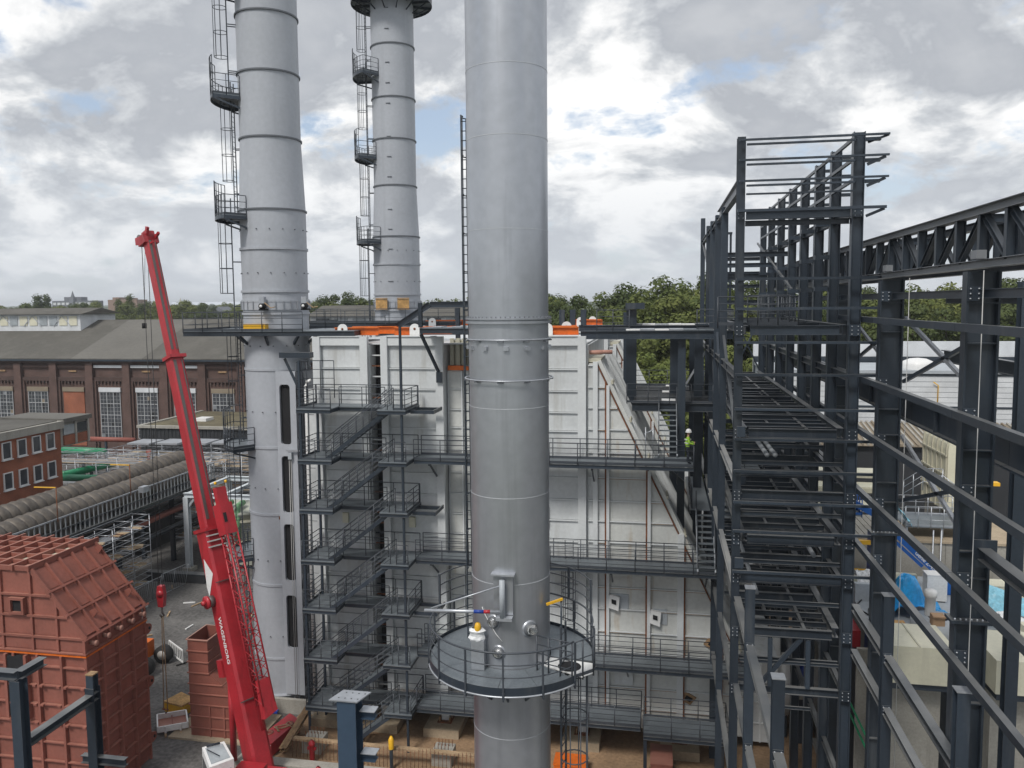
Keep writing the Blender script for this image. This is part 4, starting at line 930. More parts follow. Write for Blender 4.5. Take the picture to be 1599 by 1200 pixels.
for (x0, x1, y0, y1) in ((0.1, 0.9, 47.3, 48.3), (0.15, 0.85, 52.0, 53.0), (0.4, 1.6, 55.8, 56.4)): boxo('cover_sheet', x0, x1, y0, y1, 19.24, 19.30, 'white_paint', sp)
rails(MB(), [(-1.9, 47.0, 19.2), (3.0, 47.0, 19.2)], step=1.1, mids=2).build('railing', 'rail_steel', sp); rails(MB(), [(-2.0, 56.6, 19.2), (3.0, 56.6, 19.2), (3.0, 50, 19.2)], step=1.2, mids=2).build('railing', 'rail_steel', sp)
beam('brace', (1.4, 52.0, 19.4), (3.4, 52.0, 22.9), 0.1, 0.12, 'galvanised', sp, 'bar')
beam('brace', (1.3, 43.6, 15.3), (0.2, 43.6, 16.25), 0.12, 0.14, DS, sp, 'bar')
def stair_y(x0, x1, ya, za, yb_, zb, parent):
    s_ = MB()
    for x in (x0, x1): s_.bar((x, ya, za), (x, yb_, zb), 0.06, 0.3)
    f_ = s_.build('stair_flight', 'grey_paint', parent); n = int(abs(zb-za)/0.24); tr = MB()
    for i in range(1, n):
        q = i/n; yy = ya+(yb_-ya)*q; zz = za+(zb-za)*q; tr.box(x0+0.04, x1-0.04, yy-0.14, yy+0.14, zz-0.02, zz+0.02)
    tr.build('treads', 'grating', f_); h_ = MB()
    for x in (x0, x1):
        A = Vector((x, ya, za)); B = Vector((x, yb_, zb))
        for q in (0.55, 1.05): h_.tube([A+Vector((0,0,q)), B+Vector((0,0,q))], 0.024, 5)
        for i in range(4): p = A.lerp(B, i/3); h_.tube([p, p+Vector((0,0,1.05))], 0.025, 5)
    h_.build('handrail', 'rail_steel', f_)
stair_y(-0.05, 0.95, 44.3, 16.5, 46.8, 19.1, sp)
boxo('landing', -0.3, 1.7, 43.45, 44.6, 16.44, 16.5, 'grating', sp)
boxo('landing', 1.75, 2.75, 44.5, 53.0, 13.55, 13.62, 'grating', sp); stair_y(2.0, 2.9, 41.9, 10.9, 44.5, 13.6, sp)
beam('stringer', (1.7, 44.3, 13.5), (1.7, 53, 13.5), 0.1, 0.2, DS, sp)
for z in (13.62,): rails(MB(), [(1.78, 44.6, z), (1.78, 50, z)], step=1.2, mids=2).build('railing', 'rail_steel', sp)
m_ = MB()
for x in (-0.75, -0.35): m_.tube([(x, 43.5, 16.5), (x, 43.5, 18.3)], 0.028, 6)
m_.tube([(-0.85, 43.5, 17.9), (-0.25, 43.5, 18.2)], 0.025, 6); tag(m_.build('tube_stand', 'galvanised'), 'small galvanised tube frame standing on the topmost walkway', 'scaffold')
# ================================================================== machine hall frame (columns, truss, wall rails)
hall = thing('hall_frame', (7.85, 30, 0), 'heavy dark hall frame with lattice truss on top and sloping wall rails', 'steel frame')
YH = [13.9, 21.8, 29.75, 37.7, 45.6, 53.5, 61.4]
for y in YH:
    c_ = beam('column', (7.85, y, 0), (7.85, y, 25.7), 0.34, 0.78, DS, hall, upv=(1,0,0))
    for z in (24.9, 23.9, 21.2, 20.3, 18.6, 17.9, 14.6, 12.4, 9.2): boxo('web_stiffener', 7.50, 8.2, y-0.155, y+0.155, z, z+0.03, DS, c_)
    for z in (16.8,):
        boxo('splice_plate', 7.36, 8.34, y-0.26, y+0.26, z-0.04, z+0.04, DS, c_)
        s_ = MB()
        for k in range(7): s_.tube([(7.46+k*0.13, y-0.2, z+0.04), (7.46+k*0.13, y-0.2, z+0.09)], 0.025, 6)
        o = s_.build('splice_bolts', 'galvanised', c_); o['kind'] = 'stuff'
for z in (24.32, 22.12, 20.17, 17.91, 15.87):
    for a, b in zip(YH[:-1], YH[1:]):
        if z > 24 and b > 40: continue
        beam('wall_rail', (7.36, a+0.01, z), (7.36, b-0.01, z), 0.18, 0.2, DS, hall, 'bar')
for a, b in zip(YH[:-1], YH[1:]):
    beam('tie_beam', (7.85, a+0.2, 25.15), (7.85, b-0.2, 25.15), 0.24, 0.22, 'grey_paint' if False else DS, hall)
    beam('crane_girder', (8.65, a+0.01, 21.2), (8.65, b-0.01, 21.2), 0.36, 0.85, DS, hall)
    boxo('rail_plate', 8.45, 8.85, a+0.02, b-0.02, 21.63, 21.68, 'galvanised', hall)
    for q in (0.33, 0.66): boxo('girder_stiffener', 8.50, 8.63, a+(b-a)*q-0.02, a+(b-a)*q+0.02, 20.85, 21.56, DS, hall)
for X_ in (7.85, 9.4):
    beam('top_chord', (X_, 8, 27.2), (X_, 61.6, 27.2), 0.32, 0.22, 'steel_lit' if X_ < 8 else DS, hall)
    beam('bottom_chord', (X_, 8, 25.88), (X_, 61.6, 25.88), 0.32, 0.2, 'steel_lit' if X_ < 8 else DS, hall)
    for a, b in zip([6.0]+YH[:-1], YH):
        n = 5
        for k in range(n):
            y0 = a+(b-a)*k/n; y1 = a+(b-a)*(k+1)/n
            if y0 < 8: continue
            beam('truss_post', (X_, y0, 25.98), (X_, y0, 27.09), 0.16, 0.24, DS, hall, upv=(1,0,0))
            if k < 3: beam('truss_diagonal', (X_, y0+0.1, 27.05), (X_, y1-0.1, 26.0), 0.14, 0.16, DS, hall)
            else: beam('truss_diagonal', (X_, y0+0.1, 26.0), (X_, y1-0.1, 27.05), 0.14, 0.16, DS, hall)
for y in YH: beam('truss_tie', (8.0, y, 27.0), (9.3, y, 27.0), 0.16, 0.2, DS, hall); 
for y in YH[1:]:
    boxo('gusset_box', 7.5, 7.72, y-0.6, y-0.2, 25.99, 26.2, 'steel_lit', hall)
# bracing
for (a, b) in (((8.3, 21.9, 24.3), (8.3, 29.6, 22.2)), ((8.3, 21.9, 22.2), (8.3, 29.6, 24.4)), ((8.3, 30, 24.3), (8.3, 37.6, 22.2)), ((8.3, 30, 22.2), (8.3, 37.6, 24.3)), ((8.3, 22, 20.3), (8.3, 29.6, 18.0)), ((8.3, 22.0, 18.0), (8.3, 29.6, 20.3))):
    beam('brace', a, b, 0.1, 0.12, DS if a[2] > b[2] else 'galvanised', hall, 'bar')
# second row of columns deeper in the hall and cross beams
for y in (29.75,): column('column', 12.1, y, 0, 25.6, 0.4, 0.4, DS, hall); beam('cross_beam', (12.1, y+0.2, 22.6), (12.1, y+7.7, 22.6), 0.25, 0.5, DS, hall); beam('cross_beam', (12.1, y+0.2, 25.0), (12.1, y+7.7, 25.0), 0.2, 0.3, DS, hall)
beam('bracket_beam', (7.95, 21.3, 18.7), (7.95, 12.0, 18.7), 0.3, 0.3, DS, hall); boxo('end_plate', 7.7, 8.25, 21.26, 21.30, 18.35, 19.05, DS, hall)
for (x, y) in ((7.55, 27.0), (7.5, 21.0)):
    m_ = MB(); m_.tube([(x+0.1, y, 25.7), (x+0.1, y, 6.0)], 0.012, 5); tag(m_.build('hanging_rope', 'rope_pale'), 'thin pale rope hanging down inside the hall frame', 'rope', 'ropes hanging in the hall frame')
# ================================================================== low frame in front of the tower
lf = thing('low_frame', (5, 24, 0), 'low row of dark columns and light-topped rails in front of the tower', 'steel frame')
for y in (27.0, 20.5, 14.0):
    for x in (3.0, 7.3):
        c_ = column('column', x, y, 0, 15.5, 0.30, 0.32, DS, lf); boxo('cap_plate', x-0.17, x+0.17, y-0.18, y+0.18, 15.503, 15.53, 'galvanised', c_)
for a, b in ((14.2, 20.3), (20.7, 26.8), (27.2, 31.3)):
    beam('rail', (3.0, a, 13.5), (3.0, b, 13.5), 0.26, 0.24, DS, lf); beam('rail', (7.3, a, 13.45), (7.3, b, 13.45), 0.26, 0.26, DS, lf); beam('rail', (7.3, a, 11.7), (7.3, b, 11.7), 0.24, 0.24, DS, lf); beam('rail', (3.0, a, 10.0), (3.0, b, 10.0), 0.22, 0.22, DS, lf)
# ================================================================== loose columns in the foreground
t = thing('steel_column', (-6.88, 16.5, 0), 'blue-grey steel column with pale perforated cap plate in front of the boiler stairs', 'column')
column('shaft', -6.88, 16.5, 0, 16.15, 0.44, 0.42, 'blue_steel', t)
cp = MB(); cp.prism([(-7.27, 16.25, 16.153), (-6.6, 16.25, 16.153), (-6.45, 16.75, 16.153), (-7.12, 16.75, 16.153)], (0, 0, 0.03)); cp = cp.build('cap_plate', 'galvanised', t)
for k in range(4):
    for j in range(2): m_ = MB(); m_.lathe(-7.08+k*0.15+j*0.08, 16.37+j*0.26, [(0.02, 16.187), (0.001, 16.187)], 8); m_.build('bolt_hole', 'dark_void', cp)
for z in (15.75, 14.75): beam('bracket', (-6.64, 16.6, z), (-6.3, 16.6, z), 0.24, 0.18, 'blue_steel', t); boxo('bracket_plate', -6.64, -6.28, 16.46, 16.74, z+0.093, z+0.11, 'galvanised', t)
t = thing('portal_frame', (-16.9, 19.0, 0), 'dark steel portal of two columns and a beam before the red casing', 'steel frame')
column('column', -16.93, 18.0, 0, 15.05, 0.30, 0.30, DS, t); column('column', -16.93, 20.75, 0, 13.5, 0.30, 0.30, DS, t)
beam('beam', (-16.93, 18.2, 13.2), (-16.93, 20.95, 13.2), 0.26, 0.24, DS, t)
beam('beam', (-19.5, 18.0, 15.17), (-16.95, 18.0, 15.17), 0.26, 0.22, DS, t); beam('beam', (-16.93, 18.0, 15.171), (-16.93, 18.9, 15.171), 0.26, 0.22, DS, t)
boxo('cap_plate', -17.06, -16.8, 20.62, 20.88, 13.9, 13.94, 'rust_pale', t); column('stub', -16.93, 20.75, 13.5, 13.9, 0.24, 0.24, DS, t)
beam('beam', (-17.4, 20.75, 11.2), (-15.9, 20.75, 11.2), 0.2, 0.24, DS, t)

# bolted end plates where the floor beams meet the front columns
def bolted(x, y, z, w, h, parent):
    p = boxo('end_plate', x-w/2, x+w/2, y-0.035, y-0.015, z-h/2, z+h/2, DS, parent); s_ = MB()
    for i in (-1, 1):
        for j in (-1, 0, 1): s_.tube([(x+i*w*0.32, y-0.036, z+j*h*0.34), (x+i*w*0.32, y-0.065, z+j*h*0.34)], 0.022, 6)
    o = s_.build('plate_bolts', 'galvanised', p); o['kind'] = 'stuff'
for z in (28.25, 23.92, 20.0, 17.6, 15.86, 14.35, 12.2, 9.9):
    bolted(XL, 31.33, z, 0.26, 0.42, tw); bolted(XR, 31.33, z, 0.34, 0.42, tw)
for y in (13.9, 21.8, 29.75):
    for z in (25.15, 22.12, 20.17, 17.91, 15.87): bolted(7.62, y-0.18, z, 0.3, 0.36, hall)
for y in (20.5, 27.0):
    for x, zz in ((3.0, (13.5, 10.0)), (7.3, (13.45, 11.7))):
        for z in zz: bolted(x, y-0.16, z, 0.26, 0.34, lf)
# ================================================================== big red-primed duct casing, lower left
rm = thing('duct_casing', (-32, 36, 0), 'large red-primed ribbed steel duct casing with sloping shoulder', 'casing')
RP_ = 'red_primer'
X1, X0, Y0, Y1 = -27.65, -38.2, 33.55, 38.2
def shoulder_x(z): return -27.65-(z-8.75)*0.83
b = MB(); b.box(X0, X1-0.12, Y0+0.12, Y1-0.12, 0.0, 7.85); b.build('lower_shell', RP_, rm)
b = MB(); b.prism([(x, Y0+0.12, z) for x, z in ((X0, 8.05), (X1-0.12, 8.05), (X1-0.12, 8.7), (-30.55, 12.05), (X0, 12.05))], (0, Y1-Y0-0.24, 0)); b.build('upper_shell', RP_, rm)
boxo('joint_flange', X0, X1+0.06, Y0-0.06, Y1+0.06, 7.86, 7.93, 'orange_paint', rm); boxo('joint_flange', X0, X1+0.06, Y0-0.06, Y1+0.06, 7.97, 8.04, RP_, rm)
# ribs and panels on the right face (lower shell)
zs = [0.1+k*0.78 for k in range(11)]
for z in zs[1:-1]: boxo('rib', X1-0.12, X1+0.07, Y0+0.02, Y1-0.02, z-0.03, z+0.03, RP_, rm)
for k in range(1, 4): boxo('upright_rib', X1-0.12, X1+0.12, Y0+(Y1-Y0)*k/4-0.06, Y0+(Y1-Y0)*k/4+0.06, 0.0, 7.85, RP_, rm)
for y in (Y0+0.0, Y1-0.08): boxo('upright_rib', X1-0.12, X1+0.03, y, y+0.1, 0.0, 7.85, RP_, rm)
boxo('split_seam', X1-0.13, X1+0.15, Y0+0.01, Y1, 4.72, 4.80, 'red_primer_dark', rm)
for k in range(4):
    for j in range(10): boxo('panel', X1-0.119, X1-0.09, Y0+(Y1-Y0)*k/4+0.10, Y0+(Y1-Y0)*(k+1)/4-0.08, zs[j]+0.06, zs[j+1]-0.05, RP_, rm)
# ribs on the front face
xs = [X1-1.35*k for k in range(8)]
zf = [0.4+k*0.98 for k in range(8)]
for z in zf: boxo('rib', X0+0.02, X1-0.02, Y0-0.06, Y0+0.12, z-0.03, z+0.03, RP_, rm)
for x in xs[1:]: boxo('upright_rib', x-0.06, x+0.06, Y0-0.1, Y0+0.12, 0.0, 7.85, RP_, rm)
for i in range(7):
    for j in range(7):
        boxo('panel', xs[i+1]+0.09, xs[i]-0.09, Y0+0.095, Y0+0.119, zf[j]+0.06, zf[j+1]-0.06, RP_, rm)
        if i < 4 and j > 3:
            for q in (xs[i+1]+0.1, xs[i]-0.28): boxo('clamp', q, q+0.18, Y0-0.16, Y0+0.09, zf[j]-0.05, zf[j]+0.045, RP_, rm)
boxo('doorway', -32.05, -31.05, Y0-0.11, Y0+0.13, 4.6, 7.7, 'dark_void', rm)
for (x0, x1) in ((-32.2, -32.05), (-31.05, -30.9)): boxo('door_jamb', x0, x1, Y0-0.18, Y0+0.11, 4.5, 7.8, RP_, rm)
# upper shell: front face bands, shoulder grid, roof grid
for z in (8.75, 9.8, 10.85): boxo('rib', X0, shoulder_x(z)-0.02, Y0-0.02, Y0+0.12, z-0.05, z+0.05, RP_, rm)
for x in (-29.2, -30.6, -32.3, -34.0): boxo('upright_rib', x-0.06, x+0.06, Y0+0.0, Y0+0.12, 8.05, min(12.0, 8.75+(-27.65-x)/0.83), RP_, rm)
for (x0, x1, z0, z1) in ((-29.1, -27.7, 8.1, 8.68), (-30.5, -29.3, 8.1, 8.68), (-32.2, -30.7, 8.1, 8.68), (-30.5, -29.3, 8.85, 9.7), (-32.2, -30.7, 8.85, 9.7), (-34.0, -32.4, 8.1, 8.7), (-32.2, -30.7, 9.9, 10.75)): boxo('panel', x0, x1, Y0+0.09, Y0+0.119, z0, z1, RP_, rm)
pz, px_ = 10.3, -31.3
m_ = MB()
for (a, c, e, f) in ((-0.42, 0.42, 0.3, 0.42), (-0.42, 0.42, -0.42, -0.3), (-0.42, -0.3, -0.3, 0.3), (0.3, 0.42, -0.3, 0.3)): m_.box(px_+a, px_+c, Y0-0.16, Y0+0.11, pz+e, pz+f)
wo = m_.build('port_frame', RP_, rm); boxo('port_opening', px_-0.3, px_+0.3, Y0-0.02, Y0+0.10, pz-0.3, pz+0.3, 'dark_void', wo)
SA = Vector((X1, 0, 8.78)); SB = Vector((-30.5, 0, 12.12)); sd = SB-SA; sn = Vector((-sd.z, 0, sd.x)).normalized()
if sn.z < 0: sn = -sn
for k in range(6):
    y = Y0+0.05+(Y1-Y0-0.1)*k/5; e = MB(); e.bar(SA+Vector((0, y, 0))+sn*0.0, SB+Vector((0, y, 0))+sn*0.0, 0.09, 0.26, sn); e.build('slope_rib', RP_, rm)
for k in range(5):
    for j in range(3):
        ya = Y0+0.05+(Y1-Y0-0.1)*k/5; yb2 = Y0+0.05+(Y1-Y0-0.1)*(k+1)/5
        a = SA+sd*(j/3+0.03); c = SA+sd*((j+1)/3-0.03); ym = (ya+yb2)/2
        e = MB(); e.bar(a+Vector((0, ym, 0))-sn*0.03, c+Vector((0, ym, 0))-sn*0.03, yb2-ya-0.12, 0.05, sn); e.build('slope_panel', RP_, rm)
for j in range(1, 3):
    p = SA+sd*(j/3); e = MB(); e.bar(p+Vector((0, Y0-0.1, 0))+sn*0.10, p+Vector((0, Y1+0.25, 0))+sn*0.10, 0.12, 0.09, sn); e.build('slope_rib', RP_, rm)
p = SA; e = MB(); e.bar(p+Vector((0.08, Y0-0.08, 0)), p+Vector((0.08, Y1+0.2, 0)), 0.12, 0.1, sn); e.build('slope_rib', RP_, rm)
for k in range(5):
    y = Y0+0.5+(Y1-Y0-0.7)*k/4.2; e = MB(); e.tube([(X1-0.1, y, 8.42), (X1+0.22, y, 8.42)], 0.10, 12); s_ = e.build('spool', 'primer_light', rm); e = MB(); e.tube([(X1+0.2, y, 8.42), (X1+0.26, y, 8.42)], 0.14, 12); e.build('spool_flange', 'primer_light', s_)
for k in range(6): boxo('upright_rib', X1-0.12, X1+0.02, Y0+(Y1-Y0)*k/5-0.04, Y0+(Y1-Y0)*k/5+0.04, 8.05, 8.7, RP_, rm)
for k in range(8):
    x = -30.55-k*0.92
    boxo('roof_rib', x-0.05, x+0.05, Y0-0.1, Y1+0.3, 12.06, 12.36, RP_, rm)
for k in range(6): boxo('roof_rib', X0, -30.5, Y0+0.05+(Y1-Y0-0.1)*k/5-0.04, Y0+0.05+(Y1-Y0-0.1)*k/5+0.04, 12.06, 12.30, RP_, rm)
for k in range(7):
    for j in range(5):
        if rng.random() < 0.92: boxo('roof_panel', -31.4-k*0.92, -30.65-k*0.92, Y0+0.2+(Y1-Y0)*j/5, Y0-0.05+(Y1-Y0)*(j+1)/5, 12.06, 12.10, rng.choice(['red_primer', 'red_primer', 'red_primer', 'primer_light', 'primer_light', 'cream_paint']), rm)
for (a, n_) in (((X1+0.03, Y1+0.05, 7.4), 'lug'), ((X1+0.03, Y1+0.05, 4.4), 'lug'), ((X1+0.03, Y1+0.05, 1.2), 'lug')):
    x, y, z = a; e = MB(); e.prism([(x-0.04, y, z-0.3)]+[(x-0.04, y+0.12+0.25*math.cos(R(q)), z+0.25*math.sin(R(q))) for q in range(-80, 81, 20)]+[(x-0.04, y, z+0.3)], (0.08, 0, 0)); e = e.build('lifting_lug', 'red_primer_dark', rm)
    m_ = MB(); m_.tube([(x-0.06, y+0.15, z), (x+0.07, y+0.15, z)], 0.08, 10); m_.build('lug_hole', 'dark_void', e)
for (y, f) in ((Y0+1.3, 0.22), (Y1-0.6, 0.24), (Y1-0.3, 0.9)):
    p = SA+sd*f+Vector((0, y, 0)); e = MB(); e.prism([p+sd.normalized()*-0.2, p+sd.normalized()*0.2, p+sd.normalized()*0.12+sn*0.38, p-sd.normalized()*0.12+sn*0.38], (0, 0.07, 0)); e.build('lifting_lug', 'red_primer_dark', rm)
# ================================================================== smaller red-primed duct piece
sd2 = thing('duct_piece', (-25.8, 41.4, 0), 'narrow upright red-primed duct piece with open top and flared foot', 'duct')
ax0, ax1, ay0, ay1 = -26.75, -25.5, 40.6, 42.6
b = MB()
zs2 = [0.0, 2.0, 3.0, 3.9, 4.6, 5.9]; wx = [2.3, 2.3, 1.2, 0.0, 0.0, 0.0]
ring_ = []
for z, w in zip(zs2, wx): ring_ += [(ax0, ay0, z), (ax1+w, ay0, z), (ax1+w, ay1, z), (ax0, ay1, z)]
fs = [(k*4+i, k*4+(i+1)%4, (k+1)*4+(i+1)%4, (k+1)*4+i) for k in range(5) for i in range(4)]
b.add(ring_, fs); 
b.add([(x, y, z) for z in (5.9, 3.2) for x, y in ((ax0+0.06, ay0+0.06), (ax1-0.06, ay0+0.06), (ax1-0.06, ay1-0.06), (ax0+0.06, ay1-0.06))], [(0, 4, 5, 1), (1, 5, 6, 2), (2, 6, 7, 3), (3, 7, 4, 0), (4, 7, 6, 5)])
b.build('shell', 'red_primer_dark', sd2)
for z in (0.6, 1.3, 2.0, 2.65, 3.25, 3.9, 4.55, 5.2, 5.88):
    w = 2.3 if z <= 2.0 else (2.3-(z-2.0)*1.2 if z < 3.9 else 0.0); w = max(w, 0)
    m_ = MB(); m_.box(ax0-0.07, ax1+w+0.07, ay0-0.07, ay0, z-0.03, z+0.03); m_.box(ax0-0.07, ax0, ay0+0.001, ay1+0.07, z-0.031, z+0.031); m_.box(ax1+w, ax1+w+0.07, ay0+0.001, ay1+0.07, z-0.032, z+0.032); m_.box(ax0+0.001, ax1+w, ay1, ay1+0.07, z-0.03, z+0.03); m_.build('rib', 'red_primer' if z < 5.8 else 'primer_light', sd2)
for y in (41.4, 42.05): boxo('upright_rib', ax0-0.06, ax0-0.001, y-0.05, y+0.05, 0, 5.85, 'red_primer', sd2)
for x in (-25.5, -24.6, -23.7): boxo('upright_rib', x-0.05, x+0.05, ay0-0.06, ay0-0.001, 0, 1.97, 'red_primer', sd2)
b = MB(); b.box(-28.0, -22.6, 40.2, 43.6, 0.0, 0.12); tag(b.build('timber_mat', 'concrete_dusty'), 'pale slab under the narrow red duct piece', 'slab')
# ================================================================== red telescopic crane
cr = thing('mobile_crane', (-20.3, 36.4, 0), 'red telescopic mobile crane with raised boom beside the left chimney', 'crane')
A = Vector((-20.26, 36.5, 1.2)); T = Vector((-28.45, 41.1, 29.2)); dB = (T-A).normalized(); sB = Vector((dB.y, -dB.x, 0)).normalized()
if sB.y < 0: sB = -sB
nB = dB.cross(sB)                                       # -nB looks back over the crane, towards the camera
LB = (T-A).length
def at(f, s=0.0, n=0.0): return A+dB*(LB*f)+sB*s+nB*n
def boom(name, f0, f1, w, h, taper=0.14):
    e = MB(); pr = [(-w/2, -h*0.42), (-w/2+w*taper, -h/2), (w/2-w*taper, -h/2), (w/2, -h*0.42), (w/2, h*0.32), (w*0.28, h/2), (-w*0.28, h/2), (-w/2, h*0.32)]
    vs = [at(f, s, n) for f in (f0, f1) for s, n in pr]; k = 8
    e.add(vs, [tuple(range(k)), tuple(range(k, 2*k))[::-1]]+[(i, k+i, k+(i+1)%k, (i+1)%k) for i in range(k)]); return e.build(name, 'crane_red', cr)
zf_ = lambda z: (z-1.2)/28.0
base = boom('boom_base', -0.02, zf_(13.2), 1.12, 1.2); boom('boom_middle', zf_(13.2), zf_(22.3), 0.74, 0.80); boom('boom_tip_section', zf_(22.3), 1.0, 0.54, 0.60)
for f, w in ((zf_(22.2), 0.95), (zf_(13.1), 1.25)):
    e = MB(); e.bar(at(f, -w/2, -0.1), at(f, w/2, -0.1), 0.9 if w < 1.1 else 1.3, 0.18, dB); c_ = e.build('boom_collar', 'crane_red', cr)
for k in range(4):
    e = MB(); e.bar(at(zf_(12.2)+0.010*k, -0.58, -0.66), at(zf_(12.2)+0.010*k, 0.58, -0.66), 0.09, 0.07, dB); e.build('wear_pad', 'rope_pale', cr)
for f in (0.12, 0.33):
    e = MB(); e.bar(at(f, -0.6, -0.65), at(f, 0.6, -0.65), 0.06, 0.05, dB); e.build('strap', 'crane_grey', cr)
for (s, n, f0, f1, w) in ((0.22, -0.405, zf_(13.6), zf_(22.0), 0.07), (-0.18, -0.405, zf_(13.6), zf_(22.0), 0.17), (-0.12, -0.305, zf_(22.6), 0.98, 0.14), (0.15, -0.305, zf_(22.6), 0.98, 0.06)):
    e = MB(); e.bar(at(f0, s, n), at(f1, s, n), w, 0.03, nB); e.build('boom_edge_strip', 'crane_grey', cr)
# boom head with sheaves
hd = MB(); hd.bar(at(0.985, -0.42, 0.1), at(0.985, 0.42, 0.1), 0.8, 0.5, dB); hd.bar(at(0.985, -0.38, 0.0), at(0.99, -0.38, 0.75), 0.08, 0.4, dB); hd.bar(at(0.985, 0.38, 0.0), at(0.99, 0.38, 0.75), 0.08, 0.4, dB); hd.bar(at(0.99, -0.2, -0.2), at(1.004, -0.2, -0.5), 0.14, 0.2, dB); hd.bar(at(0.985, 0.25, -0.2), at(0.99, 0.25, -0.75), 0.12, 0.14, dB); hd.bar(at(0.975, -0.1, -0.2), at(0.972, -0.1, -0.7), 0.1, 0.1, dB); hd = hd.build('boom_head', 'crane_red', cr)
for s in (-0.25, 0.0, 0.25):
    p = at(0.992, s, 0.55); e = MB(); e.tube([p-sB*0.05, p+sB*0.05], 0.28, 16); e.build('sheave', 'crane_grey', hd)
# lattice fly jib stowed alongside
def jat(f, s, n): return at(f, s, n)
j0, j1 = zf_(4.2), zf_(12.6); jn = -1.5
jib = MB(); cs = [(-0.1, jn-0.35), (0.55, jn-0.35), (-0.1, jn+0.3), (0.55, jn+0.3)]
for s, n in cs: jib.tube([jat(j0, s, n), jat(j1, s*0.9+0.02, n)], 0.045, 6)
jo = jib.build('jib_chords', 'crane_red', cr); jl = MB(); nb_ = 11
for k in range(nb_):
    fa = j0+(j1-j0)*k/nb_; fb = j0+(j1-j0)*(k+1)/nb_; fm = (fa+fb)/2
    for (p, q) in ((0, 1), (2, 3), (0, 2), (1, 3)): jl.tube([jat(fa, *cs[p]), jat(fm, *cs[q])], 0.022, 5); jl.tube([jat(fm, *cs[q]), jat(fb, *cs[p])], 0.022, 5)
jl.build('jib_lacing', 'crane_red', jo)
e = MB(); e.bar(jat(j1, 0.2, jn), jat(j1+0.055, 0.2, jn+0.05), 0.7, 0.75, nB); e.bar(jat(j1+0.05, 0.2, jn), jat(j1+0.085, 0.2, jn), 0.55, 0.35, nB); ho = e.build('jib_bracket', 'crane_red', cr)
for (s, n) in ((-0.1, jn-0.25), (0.5, jn-0.25)): e = MB(); p = jat(j1+0.09, s, n); e.tube([p, p+dB*0.15], 0.07, 8); e.build('bracket_pin', 'yellow_paint', ho)
p = jat(j1+0.03, 0.0, jn-0.36); e = MB(); e.bar(p-dB*0.25, p+dB*0.25, 0.16, 0.05, nB); e.build('bracket_slot', 'dark_void', ho)
e = MB(); e.prism([jat(zf_(3.6), -0.15, jn-0.38), jat(zf_(3.8), 0.62, jn-0.38), jat(zf_(5.4), 0.5, jn-0.38), jat(zf_(5.4), -0.05, jn-0.38)], nB*0.4); e.build('jib_foot', 'crane_red', cr)
e = MB(); e.tube([at(zf_(11.3), 0.1, -1.02), at(zf_(3.0), 0.1, -1.02)], 0.13, 8); e.build('hydraulic_ram', 'crane_red', cr)
for k in range(5):
    f = 0.12+0.055*k; e = MB(); e.tube([at(f, 0.3, -0.9), at(f+0.03, 0.36, -0.92), at(f+0.05, 0.3, -0.9)], 0.05, 6); e.build('hose_loop', 'rope_pale', cr)
for k in range(3): e = MB(); e.tube([at(zf_(12.6), 0.35+0.1*k, -0.85), at(zf_(11.8), 0.4+0.1*k, -1.0), at(zf_(10.6), 0.36+0.1*k, -1.15), at(zf_(10.0), 0.3+0.1*k, -1.1)], 0.035, 6); e.build('hose', 'rope_pale', cr)
# lift cylinder, turret, winch
e = MB(); e.tube([at(0.17, -0.1, 0.7), Vector((-22.2, 37.4, 0.9))], 0.17, 12); e.build('lift_cylinder', 'crane_red', cr); 
e = MB(); e.bar(at(0.165, -0.45, 0.75), at(0.195, -0.45, 0.7), 0.35, 0.5, nB); e.build('cylinder_head', 'crane_red', cr)
p = at(zf_(9.6), -0.56, 0.1); e = MB(); e.tube([p, p-sB*0.3], 0.30, 16); w_ = e.build('winch_drum', 'crane_grey', cr); e = MB(); e.tube([p-sB*0.3, p-sB*0.42], 0.34, 16); e.tube([p-sB*0.42, p-sB*0.62], 0.12, 10); e.build('winch_cap', 'crane_red', w_)
e = MB(); e.box(-21.2, -18.6, 33.0, 36.3, 0.95, 1.5); e.box(-20.6, -19.2, 33.4, 35.4, 1.5, 2.2); e.build('turret', 'crane_red', cr)
e = MB(); e.box(-21.4, -18.4, 27.0, 36.4, 0.62, 0.94); e.build('chassis', 'crane_red', cr)
for y in (27.8, 29.5, 33.4, 35.1):
    for x in (-21.55, -18.25):
        e = MB(); e.tube([(x-0.25, y, 0.6), (x+0.25, y, 0.6)], 0.6, 20); w_ = e.build('wheel', 'tyre', cr); e = MB(); e.tube([(x-0.27, y, 0.6), (x+0.27, y, 0.6)], 0.3, 14); e.build('rim', 'crane_red', w_)
# operator's cab with glass roof
cb = [(-22.35, 34.75), (-21.55, 35.45), (-20.25, 34.1), (-21.0, 33.2)]
cz = 3.1
e = MB(); e.prism([(x, y, 1.2) for x, y in cb], (0, 0, cz-1.5)); c_ = e.build('cab', 'white_paint', cr)
e = MB(); e.prism([(x, y, cz-0.3) for x, y in cb], (0, 0, 0.3)); e.build('cab_roof', 'white_paint', c_)
cxm, cym = sum(p[0] for p in cb)/4, sum(p[1] for p in cb)/4
e = MB(); e.prism([(cxm+(x-cxm)*0.78, cym+(y-cym)*0.78, cz+0.004) for x, y in cb], (0, 0, 0.012)); e.build('roof_glass', 'glass_pale', c_)
e = MB(); e.tube([(-22.1, 34.75, cz+0.08), (-21.6, 35.15, cz+0.08)], 0.05, 6); e.tube([(-21.9, 34.5, cz+0.06), (-21.0, 34.1, cz+0.06)], 0.025, 6); e.build('roof_wiper', 'dark_cloth', c_)
